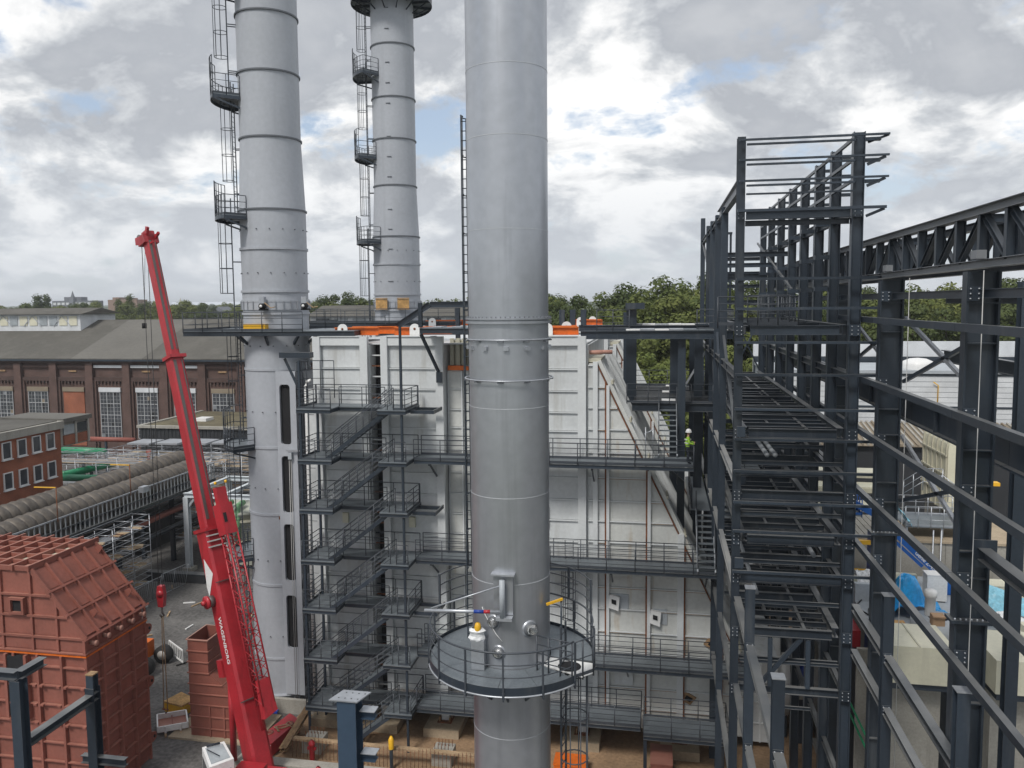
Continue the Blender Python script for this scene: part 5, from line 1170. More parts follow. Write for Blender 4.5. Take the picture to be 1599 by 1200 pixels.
for (a, c) in ((0, 3), (3, 2)):
    pa, pc = Vector((*cb[a], 0)), Vector((*cb[c], 0)); dirv = (pc-pa).normalized(); nn = Vector((dirv.y, -dirv.x, 0)); mid = (pa+pc)/2
    if nn.dot(mid-Vector((cxm, cym, 0))) < 0: nn = -nn
    e = MB(); e.prism([pa+dirv*0.15+Vector((0,0,1.7))+nn*0.004, pc-dirv*0.15+Vector((0,0,1.7))+nn*0.004, pc-dirv*0.15+Vector((0,0,2.7))+nn*0.004, pa+dirv*0.15+Vector((0,0,2.7))+nn*0.004], nn*0.012); e.build('cab_window', 'glass_dark', c_)
# lettering down the boom side and the white arrow mark
me = text_mesh('WAGENBORG', 0.38, 'white_paint', 'lettering', 0.006)
o = link('lettering', me, (0, 0, 0), cr); mt = Matrix.Identity(4); pos = at(zf_(8.75), -0.568, -0.2)-sB*0.004 - Vector(WLOC[cr.name])
for i in range(3): mt[i][0] = -dB[i]; mt[i][1] = -nB[i]; mt[i][2] = -sB[i]; mt[i][3] = pos[i]
o.matrix_local = mt
e = MB(); q = -0.575
e.prism([at(zf_(11.7), q, 0.15), at(zf_(10.9), q, -0.48), at(zf_(9.8), q, 0.35), at(zf_(10.3), q, 0.42)], sB*0.006); e.build('arrow_mark', 'white_paint', cr)
# ropes, hook block, sling and load
hk = thing('hook_block', (-28.68, 41.1, 7.4), 'red crane hook block hanging on ropes above the yard', 'hook')
e = MB(); e.prism([(-28.82, 41.0, 8.75), (-28.5, 41.0, 8.75), (-28.42, 41.0, 8.25), (-28.5, 41.0, 7.5), (-28.82, 41.0, 7.5), (-28.9, 41.0, 8.25)], (0, 0.3, 0)); e.tube([(-28.66, 40.95, 8.3), (-28.66, 41.35, 8.3)], 0.2, 14); e.build('block', 'crane_red', hk)
e = MB(); e.tube([(-28.66, 41.15, 7.5), (-28.66, 41.15, 7.15), (-28.55, 41.15, 6.95), (-28.7, 41.15, 6.85), (-28.82, 41.15, 7.0)], 0.06, 8); e.build('hook', 'crane_grey', hk)
for dx in (-0.12, 0.12):
    e = MB(); e.tube([(-28.66+dx*1.5, 41.1, 29.0), (-28.66+dx, 41.13, 8.5)], 0.02, 5); e.build('hoist_rope', 'cable', hk)
e = MB(); e.tube([(-28.8, 41.4, 29.1), (-28.95, 41.15, 24.0)], 0.012, 5); e.build('trip_rope', 'cable', hk)
e = MB(); e.tube([(-28.95, 41.15, 23.8), (-28.95, 41.15, 24.1)], 0.13, 10); e.build('trip_weight', 'dark_void', hk)
for dx in (-0.13, 0.13):
    e = MB(); e.tube([(-28.66+dx*0.3, 41.15, 6.9), (-28.70+dx, 41.12, 1.25)], 0.028, 6); e.build('sling', 'timber', hk)
e = MB(); e.tube([(-28.9, 41.1, 1.25), (-28.5, 41.1, 1.2), (-28.7, 41.1, 1.0)], 0.05, 6); e.build('shackle', 'rust', hk)
ld = thing('load_tray', (-28.5, 41.3, 0), 'shallow white tray of red plates on timbers beneath the crane hook', 'tray')
P = [Vector((-29.7, 41.7, 0.16)), Vector((-28.75, 40.35, 0.16)), Vector((-27.35, 41.2, 0.16)), Vector((-28.3, 42.5, 0.16))]
e = MB(); e.prism(P, (0, 0, 0.06)); e.build('tray_floor', 'red_primer', ld)
for i in range(4): e = MB(); e.bar(P[i]+Vector((0,0,0.2)), P[(i+1)%4]+Vector((0,0,0.2)), 0.08, 0.34); e.build('tray_side', 'white_paint', ld)
e = MB(); e.bar((P[0]+P[3])/2+Vector((0,0,0.12)), (P[1]+P[2])/2+Vector((0,0,0.12)), 0.06, 0.12); e.build('divider', 'red_primer_dark', ld)
for k in (0.25, 0.75): e = MB(); a = P[0].lerp(P[3], k); c = P[1].lerp(P[2], k); dv_ = (c-a).normalized(); e.bar(a-dv_*0.5-Vector((0,0,0.09)), c+dv_*0.4-Vector((0,0,0.09)), 0.12, 0.12); e.build('timber_skid', 'timber', ld)
for k in range(2): p = P[1].lerp(P[2], 0.25+0.5*k); e = MB(); e.bar(p+Vector((0.06, -0.08, -0.02)), p+Vector((0.06, -0.08, 0.38)), 0.1, 0.05); e.build('latch', 'white_paint', ld)
# yard clutter
t = thing('skip', (-29.4, 43.4, 0), 'low yellow container of boards beside the narrow red duct piece', 'container')
e = MB(); e.prism([(-30.1, 43.0, 0), (-28.6, 42.7, 0), (-28.3, 43.7, 0), (-29.6, 44.2, 0)], (0, 0, 0.55)); e.build('body', 'yellow_paint', t)
e = MB(); e.prism([(-30.15, 43.0, 0.56), (-28.7, 42.65, 0.56), (-28.25, 43.5, 0.62), (-29.7, 44.2, 0.6)], (0, 0, 0.1)); e.build('board_lid', 'ochre_wood', t)
for k, (x, y, w, l, m_, lab) in enumerate(((-29.6, 45.2, 0.5, 0.8, 'timber', 'small flat board on the yard behind the yellow container'), (-29.0, 44.6, 0.4, 0.5, 'cardboard', 'small cardboard piece on the yard behind the yellow container'), (-27.2, 44.9, 0.5, 0.3, 'deep_blue', 'small dark blue bundle behind the narrow red duct piece'))):
    e = MB(); e.prism([(x, y, 0.01), (x+w, y+0.1, 0.01), (x+w-0.1, y+l, 0.01), (x-0.1, y+l-0.05, 0.01)], (0, 0, 0.08)); tag(e.build('loose_board', m_), lab, 'board')
t = thing('steel_trestle', (-23.4, 42.6, 0), 'blue steel trestle between narrow red duct piece and crane', 'trestle')
boxo('top_bar', -24.6, -22.2, 42.3, 42.5, 0.9, 1.05, 'deep_blue', t)
for x in (-24.4, -23.2): boxo('leg', x-0.06, x+0.06, 42.34, 42.46, 0.12, 0.9, 'deep_blue', t)
# outrigger counterweight slab with hazard chevrons
cw = thing('counterweight', (-21.2, 40.8, 0), 'flat red counterweight block with black and white chevrons beside the crane', 'counterweight')
Q = [Vector((-22.0, 39.7, 0.15)), Vector((-21.0, 39.2, 0.15)), Vector((-20.6, 41.9, 0.15)), Vector((-21.5, 42.5, 0.15))]
e = MB(); e.prism(Q, (0, 0, 0.75)); e.build('block', 'orange_paint' if False else 'crane_red', cw)
fr = (Q[1]-Q[0]); fn = Vector((fr.y, -fr.x, 0)).normalized()
if fn.y > 0: fn = -fn
for k in range(4):
    a = Q[0]+fr*(0.06+0.22*k)+fn*0.004+Vector((0,0,0.08)); e = MB(); e.prism([a, a+fr*0.11, a+fr*0.24+Vector((0,0,0.58)), a+fr*0.13+Vector((0,0,0.58))], fn*0.01); e.build('chevron', 'white_paint' if k % 2 else 'dark_void', cw)
for k in range(2): p = Q[0].lerp(Q[2], 0.25+0.5*k); e = MB(); e.lathe(p.x, p.y, [(0.25, 0.903), (0.22, 0.96), (0.1, 0.96), (0.1, 0.903)], 16); e.build('lifting_eye', 'red_primer_dark', cw)
e = MB(); c0 = (Q[0]+Q[2])/2
e.tube([c0+Vector((0.3*math.cos(k*1.9)+0.05*k-0.2, 0.35*math.sin(k*1.3)+0.06*k-0.3, 0.79)) for k in range(14)], 0.03, 6); e.build('chain', 'timber', cw)
# timbers, rebar fence, plinth with starter bars, hydrants
for i, (a, c) in enumerate((((-20.15, 42.9, 1.55), (-20.3, 39.4, 0.5)), ((-20.42, 42.7, 1.3), (-20.6, 39.5, 0.4)))):
    e = MB(); e.ibeam(a, c, 0.22, 0.24); tag(e.build('raw_beam', 'rust_pale'), 'rusty steel beam leaning between chimney foot and red counterweight', 'beam', 'rusty beams leaning at the chimney foot')
rw = thing('rebar_fence', (-13, 39.6, 0), 'long rebar screen with timber cap in front of the boiler plinths', 'rebar')
boxo('timber_cap', -19.9, -9.0, 39.55, 39.85, 1.0, 1.12, 'timber', rw); s_ = MB(); x = -19.9
while x < -6.0: s_.tube([(x, 39.5, 0.0), (x+0.02, 39.5, 1.2+0.1*math.sin(x*3))], 0.014, 4); x += 0.22
o = s_.build('rebar_rods', 'rust', rw); o['kind'] = 'stuff'
for (x, lab) in ((-19.0, 'concrete stump with starter bars behind the rebar screen, near the chimney'), (-11.5, 'concrete stump with starter bars behind the rebar screen, near the silver stack')):
    t = thing('stump', (x, 40.4, 0), lab, 'stump'); boxo('block', x-0.55, x+0.55, 39.95, 41.0, 0, 0.85, 'concrete', t); s_ = MB()
    for k in range(10): s_.tube([(x-0.42+0.095*k, 40.2+0.5*(k % 2), 0.85), (x-0.42+0.095*k, 40.2+0.5*(k % 2), 1.25)], 0.018, 4)
    o = s_.build('starter_bars', 'rust', t); o['kind'] = 'stuff'
b = MB(); b.box(-22.3, -6.5, 37.6, 38.3, -0.05, 0.75); tag(b.build('low_wall', 'concrete'), 'low concrete foundation wall in front of the rebar screen', 'wall')
b = MB(); b.box(-26.0, -20.6, 44.0, 44.25, 0.0, 0.9); tag(b.build('kerb_wall', 'concrete'), 'low concrete kerb wall at the foot of the near chimney', 'wall')
for (x, y, lab) in ((-18.6, 39.2, 'red fire post beside the rusty leaning beams'), (-17.2, 36.9, 'red fire post in front of the low foundation wall, near the crane')):
    t = thing('fire_post', (x, y, 0), lab, 'post'); e = MB(); e.lathe(x, y, [(0.14, 0.0), (0.14, 1.0), (0.18, 1.05), (0.18, 1.2), (0.06, 1.35)], 14); e.build('barrel', 'crane_red', t); boxo('outlet', x-0.24, x+0.24, y-0.06, y+0.06, 0.8, 0.95, 'crane_red', t)
t = thing('gas_cylinder', (-14.1, 39.3, 0), 'yellow bottle standing at the timber cap of the rebar screen', 'bottle'); e = MB(); e.lathe(-14.1, 39.35, [(0.1, 0.0), (0.1, 1.45), (0.1, 1.5)], 10); e.build('stand', 'dark_steel', t); e = MB(); e.lathe(-14.1, 39.35, [(0.14, 1.2), (0.15, 1.7), (0.06, 1.9), (0.001, 1.9)], 12); e.build('body', 'yellow_paint', t)
b = thing('tool_crate', (0.2, 41.3, 0), 'dull red steel box on the sand under the short platform', 'box'); boxo('body', -0.35, 0.75, 40.4, 42.3, 0.1, 1.05, 'red_primer', b); boxo('lid', -0.38, 0.78, 40.37, 42.33, 1.05, 1.13, 'red_primer', b)
b = thing('tool_crate', (-4.6, 40.8, 0), 'dull orange steel box on the sand at the foot of the silver stack ladder', 'box'); boxo('body', -5.4, -3.7, 40.1, 41.2, 0.1, 0.7, 'orange_paint', b); boxo('lid', -5.43, -3.67, 40.07, 41.23, 0.7, 0.78, 'orange_paint', b)
# telehandler wheel end behind the red casing, with plastic barrier
th = thing('telehandler', (-34.6, 47.4, 0), 'orange telehandler mostly hidden behind the red casing, one wheel showing', 'vehicle')
e = MB(); e.box(-38.9, -35.0, 47.2, 49.2, 0.6, 1.7); e.box(-37.5, -36.0, 47.0, 48.4, 1.7, 2.9); e.build('body', 'orange_paint', th)
e = MB(); e.box(-35.5, -34.75, 46.9, 47.2, 1.0, 2.2); e.build('mudguard', 'orange_paint', th)
for (x, y) in ((-34.3, 47.1), (-38.2, 47.1), (-34.3, 49.2), (-38.2, 49.2)):
    e = MB(); e.tube([(x, y-0.25, 0.62), (x, y+0.25, 0.62)], 0.62, 22); w_ = e.build('wheel', 'tyre', th); e = MB(); e.tube([(x, y-0.27, 0.62), (x, y+0.27, 0.62)], 0.33, 16); e.build('rim', 'hub', w_)
bb = thing('barrier', (-33.6, 49.3, 0), 'white plastic site barrier leaning by the telehandler wheel', 'barrier')
dq = Vector((2.0, -1.4, 0)).normalized(); a = Vector((-34.6, 50.3, 0.15))
for z in (0.1, 0.95): e = MB(); e.bar(a+Vector((0,0,z)), a+dq*2.4+Vector((0,0,z)), 0.06, 0.1); e.build('rail', 'white_paint', bb)
for k in range(9): p = a+dq*(0.3*k); e = MB(); e.bar(p+Vector((0,0,0.1)), p+Vector((0,0,0.95)), 0.04, 0.05); e.build('slat', 'white_paint', bb)
e = MB(); e.bar(a+dq*0.3-Vector((0.2,0.3,0.1)), a+dq*0.3+Vector((0.2,0.3,-0.1)), 0.12, 0.08); e.build('foot', 'tyre', bb); e = MB(); e.bar(a+dq*2.1-Vector((0.2,0.3,0.1)), a+dq*2.1+Vector((0.2,0.3,-0.1)), 0.12, 0.08); e.build('foot', 'tyre', bb)
# ================================================================== old brick hall, left background
bh = thing('brick_hall', (-85, 120, 0), 'long dark brick hall with grey felt roof and tall grid windows', 'building')
YW = 112.0; PX = [-101.8+6.5*k for k in range(-4, 9)]
b = MB(); b.box(-128, -48, YW+0.35, 140, 0, 16.6); b.build('wall', 'brick_dark', bh)
for x in PX:
    boxo('pilaster', x-0.62, x+0.62, YW-0.25, YW+0.34, 0, 16.3, 'brick_dark', bh)
boxo('cornice', -128, -48, YW-0.3, YW+0.34, 16.3, 16.75, 'brick_darker', bh); boxo('gutter', -128, -48, YW-0.75, YW-0.3, 16.62, 16.9, 'dark_steel', bh)
tan = {-2, -1, 0, 1, 2, 5, 6, 7}
def grid_window(parent, x0, x1, z0, z1, y, nx, nz):
    w = boxo('window', x0, x1, y-0.02, y+0.02, z0, z1, 'glass_dark', parent); m_ = MB()
    for k in range(nx+1):
        x = x0+(x1-x0)*k/nx; t_ = 0.05 if k in (0, nx) or k % 2 == 0 else 0.015; m_.box(x-t_, x+t_, y-0.08, y-0.021, z0, z1)
    for k in range(nz+1):
        z = z0+(z1-z0)*k/nz; t_ = 0.05 if k % 3 == 0 else 0.015; m_.box(x0, x1, y-0.078, y-0.023, z-t_, z+t_)
    m_.build('window_bars', 'bar_pale', w)
    for q in range(5):
        i_, j_ = rng.randrange(nx), rng.randrange(nz); a_ = x0+(x1-x0)*i_/nx; c_ = z0+(z1-z0)*j_/nz
        boxo('pane', a_+0.03, a_+(x1-x0)/nx-0.03, y-0.035, y-0.0205, c_+0.03, c_+(z1-z0)/nz-0.03, rng.choice(['bar_grey', 'dark_void', 'dark_void', 'lintel_tan']), w)
    return w
for k in range(len(PX)-1):
    xa, xb_ = PX[k]+0.62, PX[k+1]-0.62; i = k-4
    for e in (xa, xb_-0.35): boxo('recess_pier', e, e+0.35, YW+0.05, YW+0.34, 0, 13.4, 'brick_dark', bh)
    boxo('frieze', xa, xb_, YW+0.05, YW+0.34, 13.4, 14.0, 'brick_darker', bh)
    for q in range(7): boxo('dentil', xa+0.55+q*0.62, xa+0.8+q*0.62, YW+0.08, YW+0.33, 12.95, 13.4, 'brick_darker', bh)
    white = i in (2, 3, 4)
    boxo('lintel_band', xa+0.1, xb_-0.1, YW+0.0, YW+0.34, 15.55, 15.95, 'lintel_white' if white else 'brick_darker', bh)
    boxo('vent_brick', (xa+xb_)/2-0.7, (xa+xb_)/2+0.7, YW+0.18, YW+0.34, 14.85, 15.1, 'rust_pale', bh) if i % 2 == 1 or i == -1 else None
    boxo('lintel', xa+0.7, xb_-0.7, YW+0.12, YW+0.34, 11.7, 12.4, 'lintel_white' if white else 'lintel_tan', bh)
    if i == 1: boxo('brick_infill', xa+0.75, xb_-0.75, YW+0.25, YW+0.34, 3.0, 11.68, 'brick_orange', bh)
    else: grid_window(bh, xa+0.85, xb_-0.85, 4.4, 11.65, YW+0.28, 6, 12)
# roof in strips of felt
rz = lambda y: 16.9+(y-111.3)*(22.75-16.9)/(126-111.3)
xs_ = [-128, -113.5, -102.0, -91.5, -79, -66, -48]
for j, (a, c) in enumerate(zip(xs_[:-1], xs_[1:])):
    e = MB(); e.prism([(a+0.01, 111.3, 16.92), (c-0.01, 111.3, 16.92), (c-0.01, 126, 22.75), (a+0.01, 126, 22.75)], (0, 0, 0.12)); e.build('roof_strip', 'roof_felt' if j not in (3,) else 'roof_patch', bh)
    e = MB(); e.prism([(a+0.01, 126.02, 22.75), (c-0.01, 126.02, 22.75), (c-0.01, 141, 16.9), (a+0.01, 141, 16.9)], (0, 0, 0.12)); e.build('roof_strip', 'roof_felt', bh)
e = MB(); e.prism([(-128, 112.4, 16.6), (-128, 139.6, 16.6), (-128, 126, 22.7)], (0.3, 0, 0)); e.prism([(-48.3, 112.4, 16.6), (-48.3, 139.6, 16.6), (-48.3, 126, 22.7)], (0.3, 0, 0)); e.build('gable', 'brick_dark', bh)
# glazed lantern on the ridge
lo = boxo('lantern', -128, -97.6, 121.5, 130.5, 21.0, 23.9, 'lintel_white', bh)
x = -127.0
while x < -99.5:
    boxo('lantern_window', x, x+1.5, 121.4, 121.49, 22.0, 23.6, 'cream_paint' if rng.random() < 0.55 else 'glass_pale', lo); x += 1.95
e = MB(); e.prism([(-128, 120.8, 23.95), (-128, 126, 25.0), (-128, 131.2, 23.95)], (31.2, 0, 0)); e.build('lantern_roof', 'roof_felt', lo)
x = -126
while x < -99:
    e = MB(); e.bar((x, 121.35, 21.9), (x+1.7, 121.35, 23.7), 0.06, 0.1); e.bar((x+3.4, 121.35, 21.9), (x+1.75, 121.35, 23.7), 0.06, 0.1); e.build('lantern_brace', 'grey_paint', lo); x += 5.8
t = thing('roof_lantern', (-33, 118, 0), 'pale low shed roof with windows behind the chimneys', 'building')
boxo('wall', -54, -18, 118, 130, 0, 23.3, 'lintel_white', t); e = MB(); e.prism([(-54.5, 117.2, 23.3), (-54.5, 124, 25.0), (-54.5, 130.8, 23.3)], (37, 0, 0)); e.build('roof', 'roof_felt', t)
x = -53.0
while x < -19: boxo('window', x, x+2.2, 117.93, 117.99, 21.0, 23.0, 'glass_pale' if rng.random() < 0.5 else 'glass_dark', t); x += 3.0
# ================================================================== orange-brick office at the left edge
of = thing('brick_office', (-60, 56, 0), 'orange-brick office block with flat roof and small white-framed windows', 'building')
b = MB(); b.box(-72, -55.3, 40, 65.4, 0, 13.75); b.build('wall', 'brick_orange', of)
boxo('roof_fascia', -72.3, -55.0, 39.7, 65.6, 13.76, 14.45, 'concrete', of); boxo('roof_deck', -71.9, -55.4, 40.1, 65.2, 14.45, 14.52, 'roof_felt', of)
for row, (z0, z1) in enumerate(((12.05, 13.55), (9.4, 10.9), (6.6, 8.1))):
    for k in range(9):
        y0 = 64.55-1.0-k*1.68
        if row == 0 and k > 8: continue
        w = MB(); w.box(-55.31, -55.26, y0+0.08, y0+0.92, z0+0.08, z1-0.08); w = w.build('window', 'glass_dark', of); m_ = MB()
        for (a, c, d, f) in ((y0, y0+1.0, z0, z0+0.08), (y0, y0+1.0, z1-0.08, z1), (y0, y0+0.08, z0+0.081, z1-0.081), (y0+0.92, y0+1.0, z0+0.081, z1-0.081)): m_.box(-55.3, -55.18, a, c, d, f)
        m_.build('window_frame', 'frame_white', w)
        boxo('sill', -55.3, -55.08, y0-0.05, y0+1.05, z0-0.09, z0-0.01, 'frame_white', w)
wg = thing('glazed_wing', (-58, 68.5, 0), 'grey-framed glazed wing joining the orange-brick office to the hall', 'building')
boxo('wall', -62, -55.45, 65.62, 69.3, 11.9, 14.2, 'concrete', wg); boxo('roof', -62.2, -55.1, 65.65, 69.5, 14.2, 14.6, 'roof_patch', wg)
for k in range(2):
    y0 = 65.9+k*1.7; boxo('spandrel', -55.45, -55.3, y0, y0+1.4, 12.05, 12.95, 'brick_orange', wg); boxo('window', -55.45, -55.32, y0, y0+1.4, 13.05, 13.95, 'glass_dark' if k % 2 else 'glass_pale', wg); boxo('mullion', -55.44, -55.2, y0+1.4, y0+1.6, 11.95, 14.18, 'concrete', wg)
for x in (-63.5,): boxo('pier', x+1.5 if x < -60 else x, x+2.0 if x < -60 else x+0.5, 68.5, 69.0, 0, 11.9, 'concrete', wg)
# ================================================================== black shed with mossy flat roof
bs = thing('black_shed', (-62, 98, 0), 'low black-clad shed with mossy flat roof in front of the brick hall', 'building')
b = MB(); b.box(-68.2, -48, 95, 110, 0, 9.0); b.build('wall', 'cladding_black', bs)
x = -68.0
while x < -48.2: boxo('cladding_rib', x, x+0.12, 94.93, 94.999, 0, 8.95, 'cladding_black', bs); x += 0.55
boxo('roof_edge', -68.5, -47.7, 94.7, 95.2, 9.01, 9.35, 'concrete', bs); boxo('roof_edge', -68.5, -68.0, 95.2, 110, 9.01, 9.35, 'concrete', bs); boxo('roof_edge', -48.2, -47.7, 95.2, 110, 9.01, 9.35, 'concrete', bs)
boxo('moss_roof', -68.0, -48.2, 95.2, 110, 9.01, 9.2, 'moss_roof', bs); boxo('rooflight', -63.4, -61.6, 100, 102, 9.2, 9.6, 'white_paint', bs)
# ================================================================== twin lagged pipes and their bridge
def lagged(xc, zc, r, y0, y1, label):
    t = thing('lagged_pipe', (xc, (y0+y1)/2, zc-r), label, 'pipe')
    n = int((y1-y0)/0.9)
    for k in range(n):
        a = y0+(y1-y0)*k/n; c = y0+(y1-y0)*(k+1)/n; key = ('lag', r, round(c-a, 3))
        if key not in CACHE:
            e = MB(); pr = [(r*0.86, 0.0), (r*0.98, 0.10), (r*1.02, (c-a)*0.5), (r*0.97, (c-a)-0.10), (r*0.86, (c-a)-0.0)]
            vs = []; m = 20
            for rr_, yy in pr: vs += [(rr_*math.cos(2*math.pi*i/m), yy, rr_*math.sin(2*math.pi*i/m)) for i in range(m)]
            e.add(vs, [(j*m+i, (j+1)*m+i, (j+1)*m+(i+1)%m, j*m+(i+1)%m) for j in range(len(pr)-1) for i in range(m)], True)
            me = bpy.data.meshes.new('lagging_ring'); me.from_pydata(e.v, [], e.f); me.polygons.foreach_set('use_smooth', e.sm); me.materials.append(MATS['pipe_wrap']); CACHE[key] = me
        link('lagging_ring', CACHE[key], (xc, a, zc), t)
    y = y0+2
    while y < y1: boxo('saddle', xc-r*0.7, xc+r*0.7, y-0.15, y+0.15, zc-r-0.35, zc-r*0.72, 'dark_steel', t); y += 4.5
    return t
lagged(-46.35, 8.7, 1.05, 41, 73.6, 'brown lagged round pipe lying beside the lattice footbridge')
lagged(-49.3, 9.0, 1.05, 41, 75.2, 'brown lagged round pipe lying behind its twin, farther from the footbridge')
pb = thing('pipe_bridge', (-46.5, 58, 0), 'long dark pipe bridge carrying two lagged pipes, with close-set vertical railing bars', 'bridge')
for z, w, h in ((9.1, 0.10, 0.10), (8.2, 0.08, 0.08), (7.35, 0.24, 0.36)): beam('chord', (-44.75, 41, z), (-44.75, 74, z), w, h, 'galvanised' if z > 9 else 'dark_steel', pb)
y = 41.0
while y < 74: boxo('rail_bar', -44.79, -44.71, y-0.04, y+0.04, 7.55, 9.05, 'bar_grey', pb); y += 0.52
beam('chord', (-50.6, 41, 7.3), (-50.6, 74, 7.3), 0.24, 0.36, 'dark_steel', pb)
boxo('deck', -50.5, -44.9, 41, 74, 7.28, 7.36, 'dark_steel', pb)
for y in (46, 54, 62, 70):
    for x in (-47.2, -50.4): column('leg', x, y, 0, 7.1, 0.36, 0.36, 'dark_steel', pb)
    beam('cross_head', (-51, y, 6.95), (-44.4, y, 6.95), 0.24, 0.3, 'dark_steel', pb)
for (x, z, m_) in ((-45.6, 5.6, 'pipe_red'), (-46.6, 5.3, 'pipe_red'), (-47.8, 5.6, 'dark_steel'), (-49.2, 5.5, 'pipe_red'), (-45.4, 4.2, 'dark_steel')):
    e = MB(); e.tube([(x, 41, z), (x, 74, z)], 0.24, 10); e.build('under_pipe', m_, pb)
for y in (52.0, 60.5):
    e = MB(); e.tube([(-44.6, y, 8.9), (-44.6, y, 11.6)], 0.04, 6); l_ = e.build('lamp_pole', 'rust', pb); e = MB(); e.bar((-44.6, y, 11.55), (-46.2, y-0.3, 11.6), 0.12, 0.06); e.build('lamp_arm', 'yellow_paint', l_)
boxo('junction_box', -44.6, -44.1, 61.5, 62.3, 8.9, 9.4, 'galvanised', pb)
# ================================================================== scaffolds
def scaffold(label, x0, x1, y0, y1, z1, dx, dy, dz, boards=True, z0=0.0, jitter=0.0):
    t = thing('scaffold', ((x0+x1)/2, (y0+y1)/2, z0), label, 'scaffold')
    nx, ny, nz = max(1, round((x1-x0)/dx)), max(1, round((y1-y0)/dy)), max(1, round((z1-z0)/dz))
    for i in range(nx+1):
        for j in range(ny+1):
            x = x0+(x1-x0)*i/nx; y = y0+(y1-y0)*j/ny; e = MB(); zt = z1+rng.uniform(0.2, 1.2); e.tube([(x, y, z0), (x, y, zt)], 0.035, 5); e.build('standard', 'galvanised', t)
    for k in range(1, nz+1):
        z = z0+(z1-z0)*k/nz
        for j in range(ny+1):
            y = y0+(y1-y0)*j/ny
            for dz_ in (0, 0.55, 1.05): e = MB(); e.tube([(x0, y, z+dz_), (x1, y, z+dz_)], 0.03, 5); e.build('ledger', 'galvanised', t)
        for i in range(nx+1):
            x = x0+(x1-x0)*i/nx
            for dz_ in (0, 0.55, 1.05): e = MB(); e.tube([(x, y0, z+0.07+dz_), (x, y1, z+0.07+dz_)], 0.03, 5); e.build('transom', 'galvanised', t)
        if boards:
            n = max(1, int((y1-y0)/0.32)); 
            for q in range(n):
                if rng.random() < 0.75: boxo('board', x0+rng.uniform(0, 0.4), x1-rng.uniform(0, 0.4), y0+q*0.32, y0+q*0.32+0.28, z+0.11, z+0.15, rng.choice(['timber', 'galvanised', 'galvanised', 'concrete_dusty']), t)
    for i in range(nx):
        e = MB(); x = x0+(x1-x0)*i/nx; e.tube([(x, y0-0.05, z0+0.2), (x+(x1-x0)/nx, y0-0.05, z0+(z1-z0)/nz)], 0.028, 5); e.build('brace', 'galvanised', t)
    return t
scaffold('silvery scaffold deck stretching before the black shed, above the lagged pipe ends', -62.5, -43, 78.5, 86.5, 7.6, 3.2, 2.6, 2.5)
scaffold('tall scaffold wrapped in sheeting left of the near chimney, beyond the portal', -43.5, -37.5, 77, 81.5, 9.5, 1.8, 2.2, 2.1)
scaffold('scaffold tower at the left edge beside the orange-brick office', -52.8, -51.2, 45.5, 50.5, 12.2, 1.6, 2.4, 2.0)
scaffold('low scaffold on the flat roof of the orange-brick office', -70, -62, 61.5, 64.5, 16.2, 2.4, 1.6, 1.4, False, 14.53)
scaffold('dark-shadowed scaffold under the pipe bridge near the leaning fence', -44.2, -42.6, 46, 60.0, 6.4, 1.6, 2.3, 1.6, True)
scaffold('bright scaffold crowding behind the crosswise green pipe', -66, -53.5, 74, 77.5, 8.4, 2.4, 1.7, 2.1)
scaffold('slim scaffold strip beside the cream tank and portal column', -47.6, -46.0, 70.5, 80, 8.2, 1.6, 2.2, 2.0)
e = MB(); vs = []
for j in range(9):
    for i in range(13): x = -45.5+i*0.6; y = 79+j*0.6; vs.append((x, y, 10.6-0.012*(i-6)**2*3-0.1*abs(j-4)+0.35*mnoise.noise(Vector((i*0.5, j*0.6, 1)))))
e.add(vs, [(j*13+i, j*13+i+1, (j+1)*13+i+1, (j+1)*13+i) for j in range(8) for i in range(12)], True); tag(e.build('plastic_cover', 'plastic_sheet'), 'white plastic sheet draped over the tall scaffold left of the near chimney', 'sheet')
for k in range(4):
    e = MB(); x = -61+k*3.6; e.box(x, x+2.8, 82.5, 85.5, 9.05+0.1*k, 9.25+0.1*k); tag(e.build('roof_sheet', 'galvanised'), 'loose metal sheet lying on the silvery scaffold deck', 'sheet', 'metal sheets on the scaffold deck')
# green and red pipes
for (pts, r, m_, lab) in (([(-70.5, 83.4, 8.0), (-64.6, 83.3, 8.0)], 0.42, 'green_pipe', 'short bright green pipe between office wing and scaffold deck'),
    ([(-61.3, 72.4, 7.6), (-60.0, 79.5, 7.6)], 0.38, 'green_pipe', 'bright green pipe running slantwise behind the lagged pipes'),
    ([(-61.6, 72.2, 7.4), (-54.5, 72.6, 7.4)], 0.36, 'green_pipe', 'bright green pipe running crosswise in front of the slanting green one'),
    ([(-72, 88, 8.6), (-64, 88, 8.6)], 0.3, 'pipe_red', 'dull red pipe behind the short bright green pipe'),
    ([(-58.5, 76.5, 7.0), (-56.5, 80, 7.2), (-56.5, 80, 9.0)], 0.3, 'pipe_red', 'bent dull red pipe beside the slanting green pipe')):
    t = thing('pipe_run', pts[0], lab, 'pipe'); e = MB(); e.tube(pts, r, 14); e.build('pipe', m_, t); e = MB(); d_ = (Vector(pts[1])-Vector(pts[0])).normalized(); e.tube([Vector(pts[0]), Vector(pts[0])+d_*0.12], r*1.3, 14); e.build('flange', m_, t)
    mid = (Vector(pts[0])+Vector(pts[1]))/2; boxo('support', mid.x-0.12, mid.x+0.12, mid.y-0.12, mid.y+0.12, 0, mid.z-r*0.9, 'dark_steel', t)
t = thing('pipe_gantry', (-58, 71, 0), 'grey lattice gantry beam in front of the crosswise green pipe', 'gantry')
for z in (6.0, 6.9): beam('chord', (-63, 71, z), (-52, 71, z), 0.1, 0.1, 'galvanised', t, 'bar')
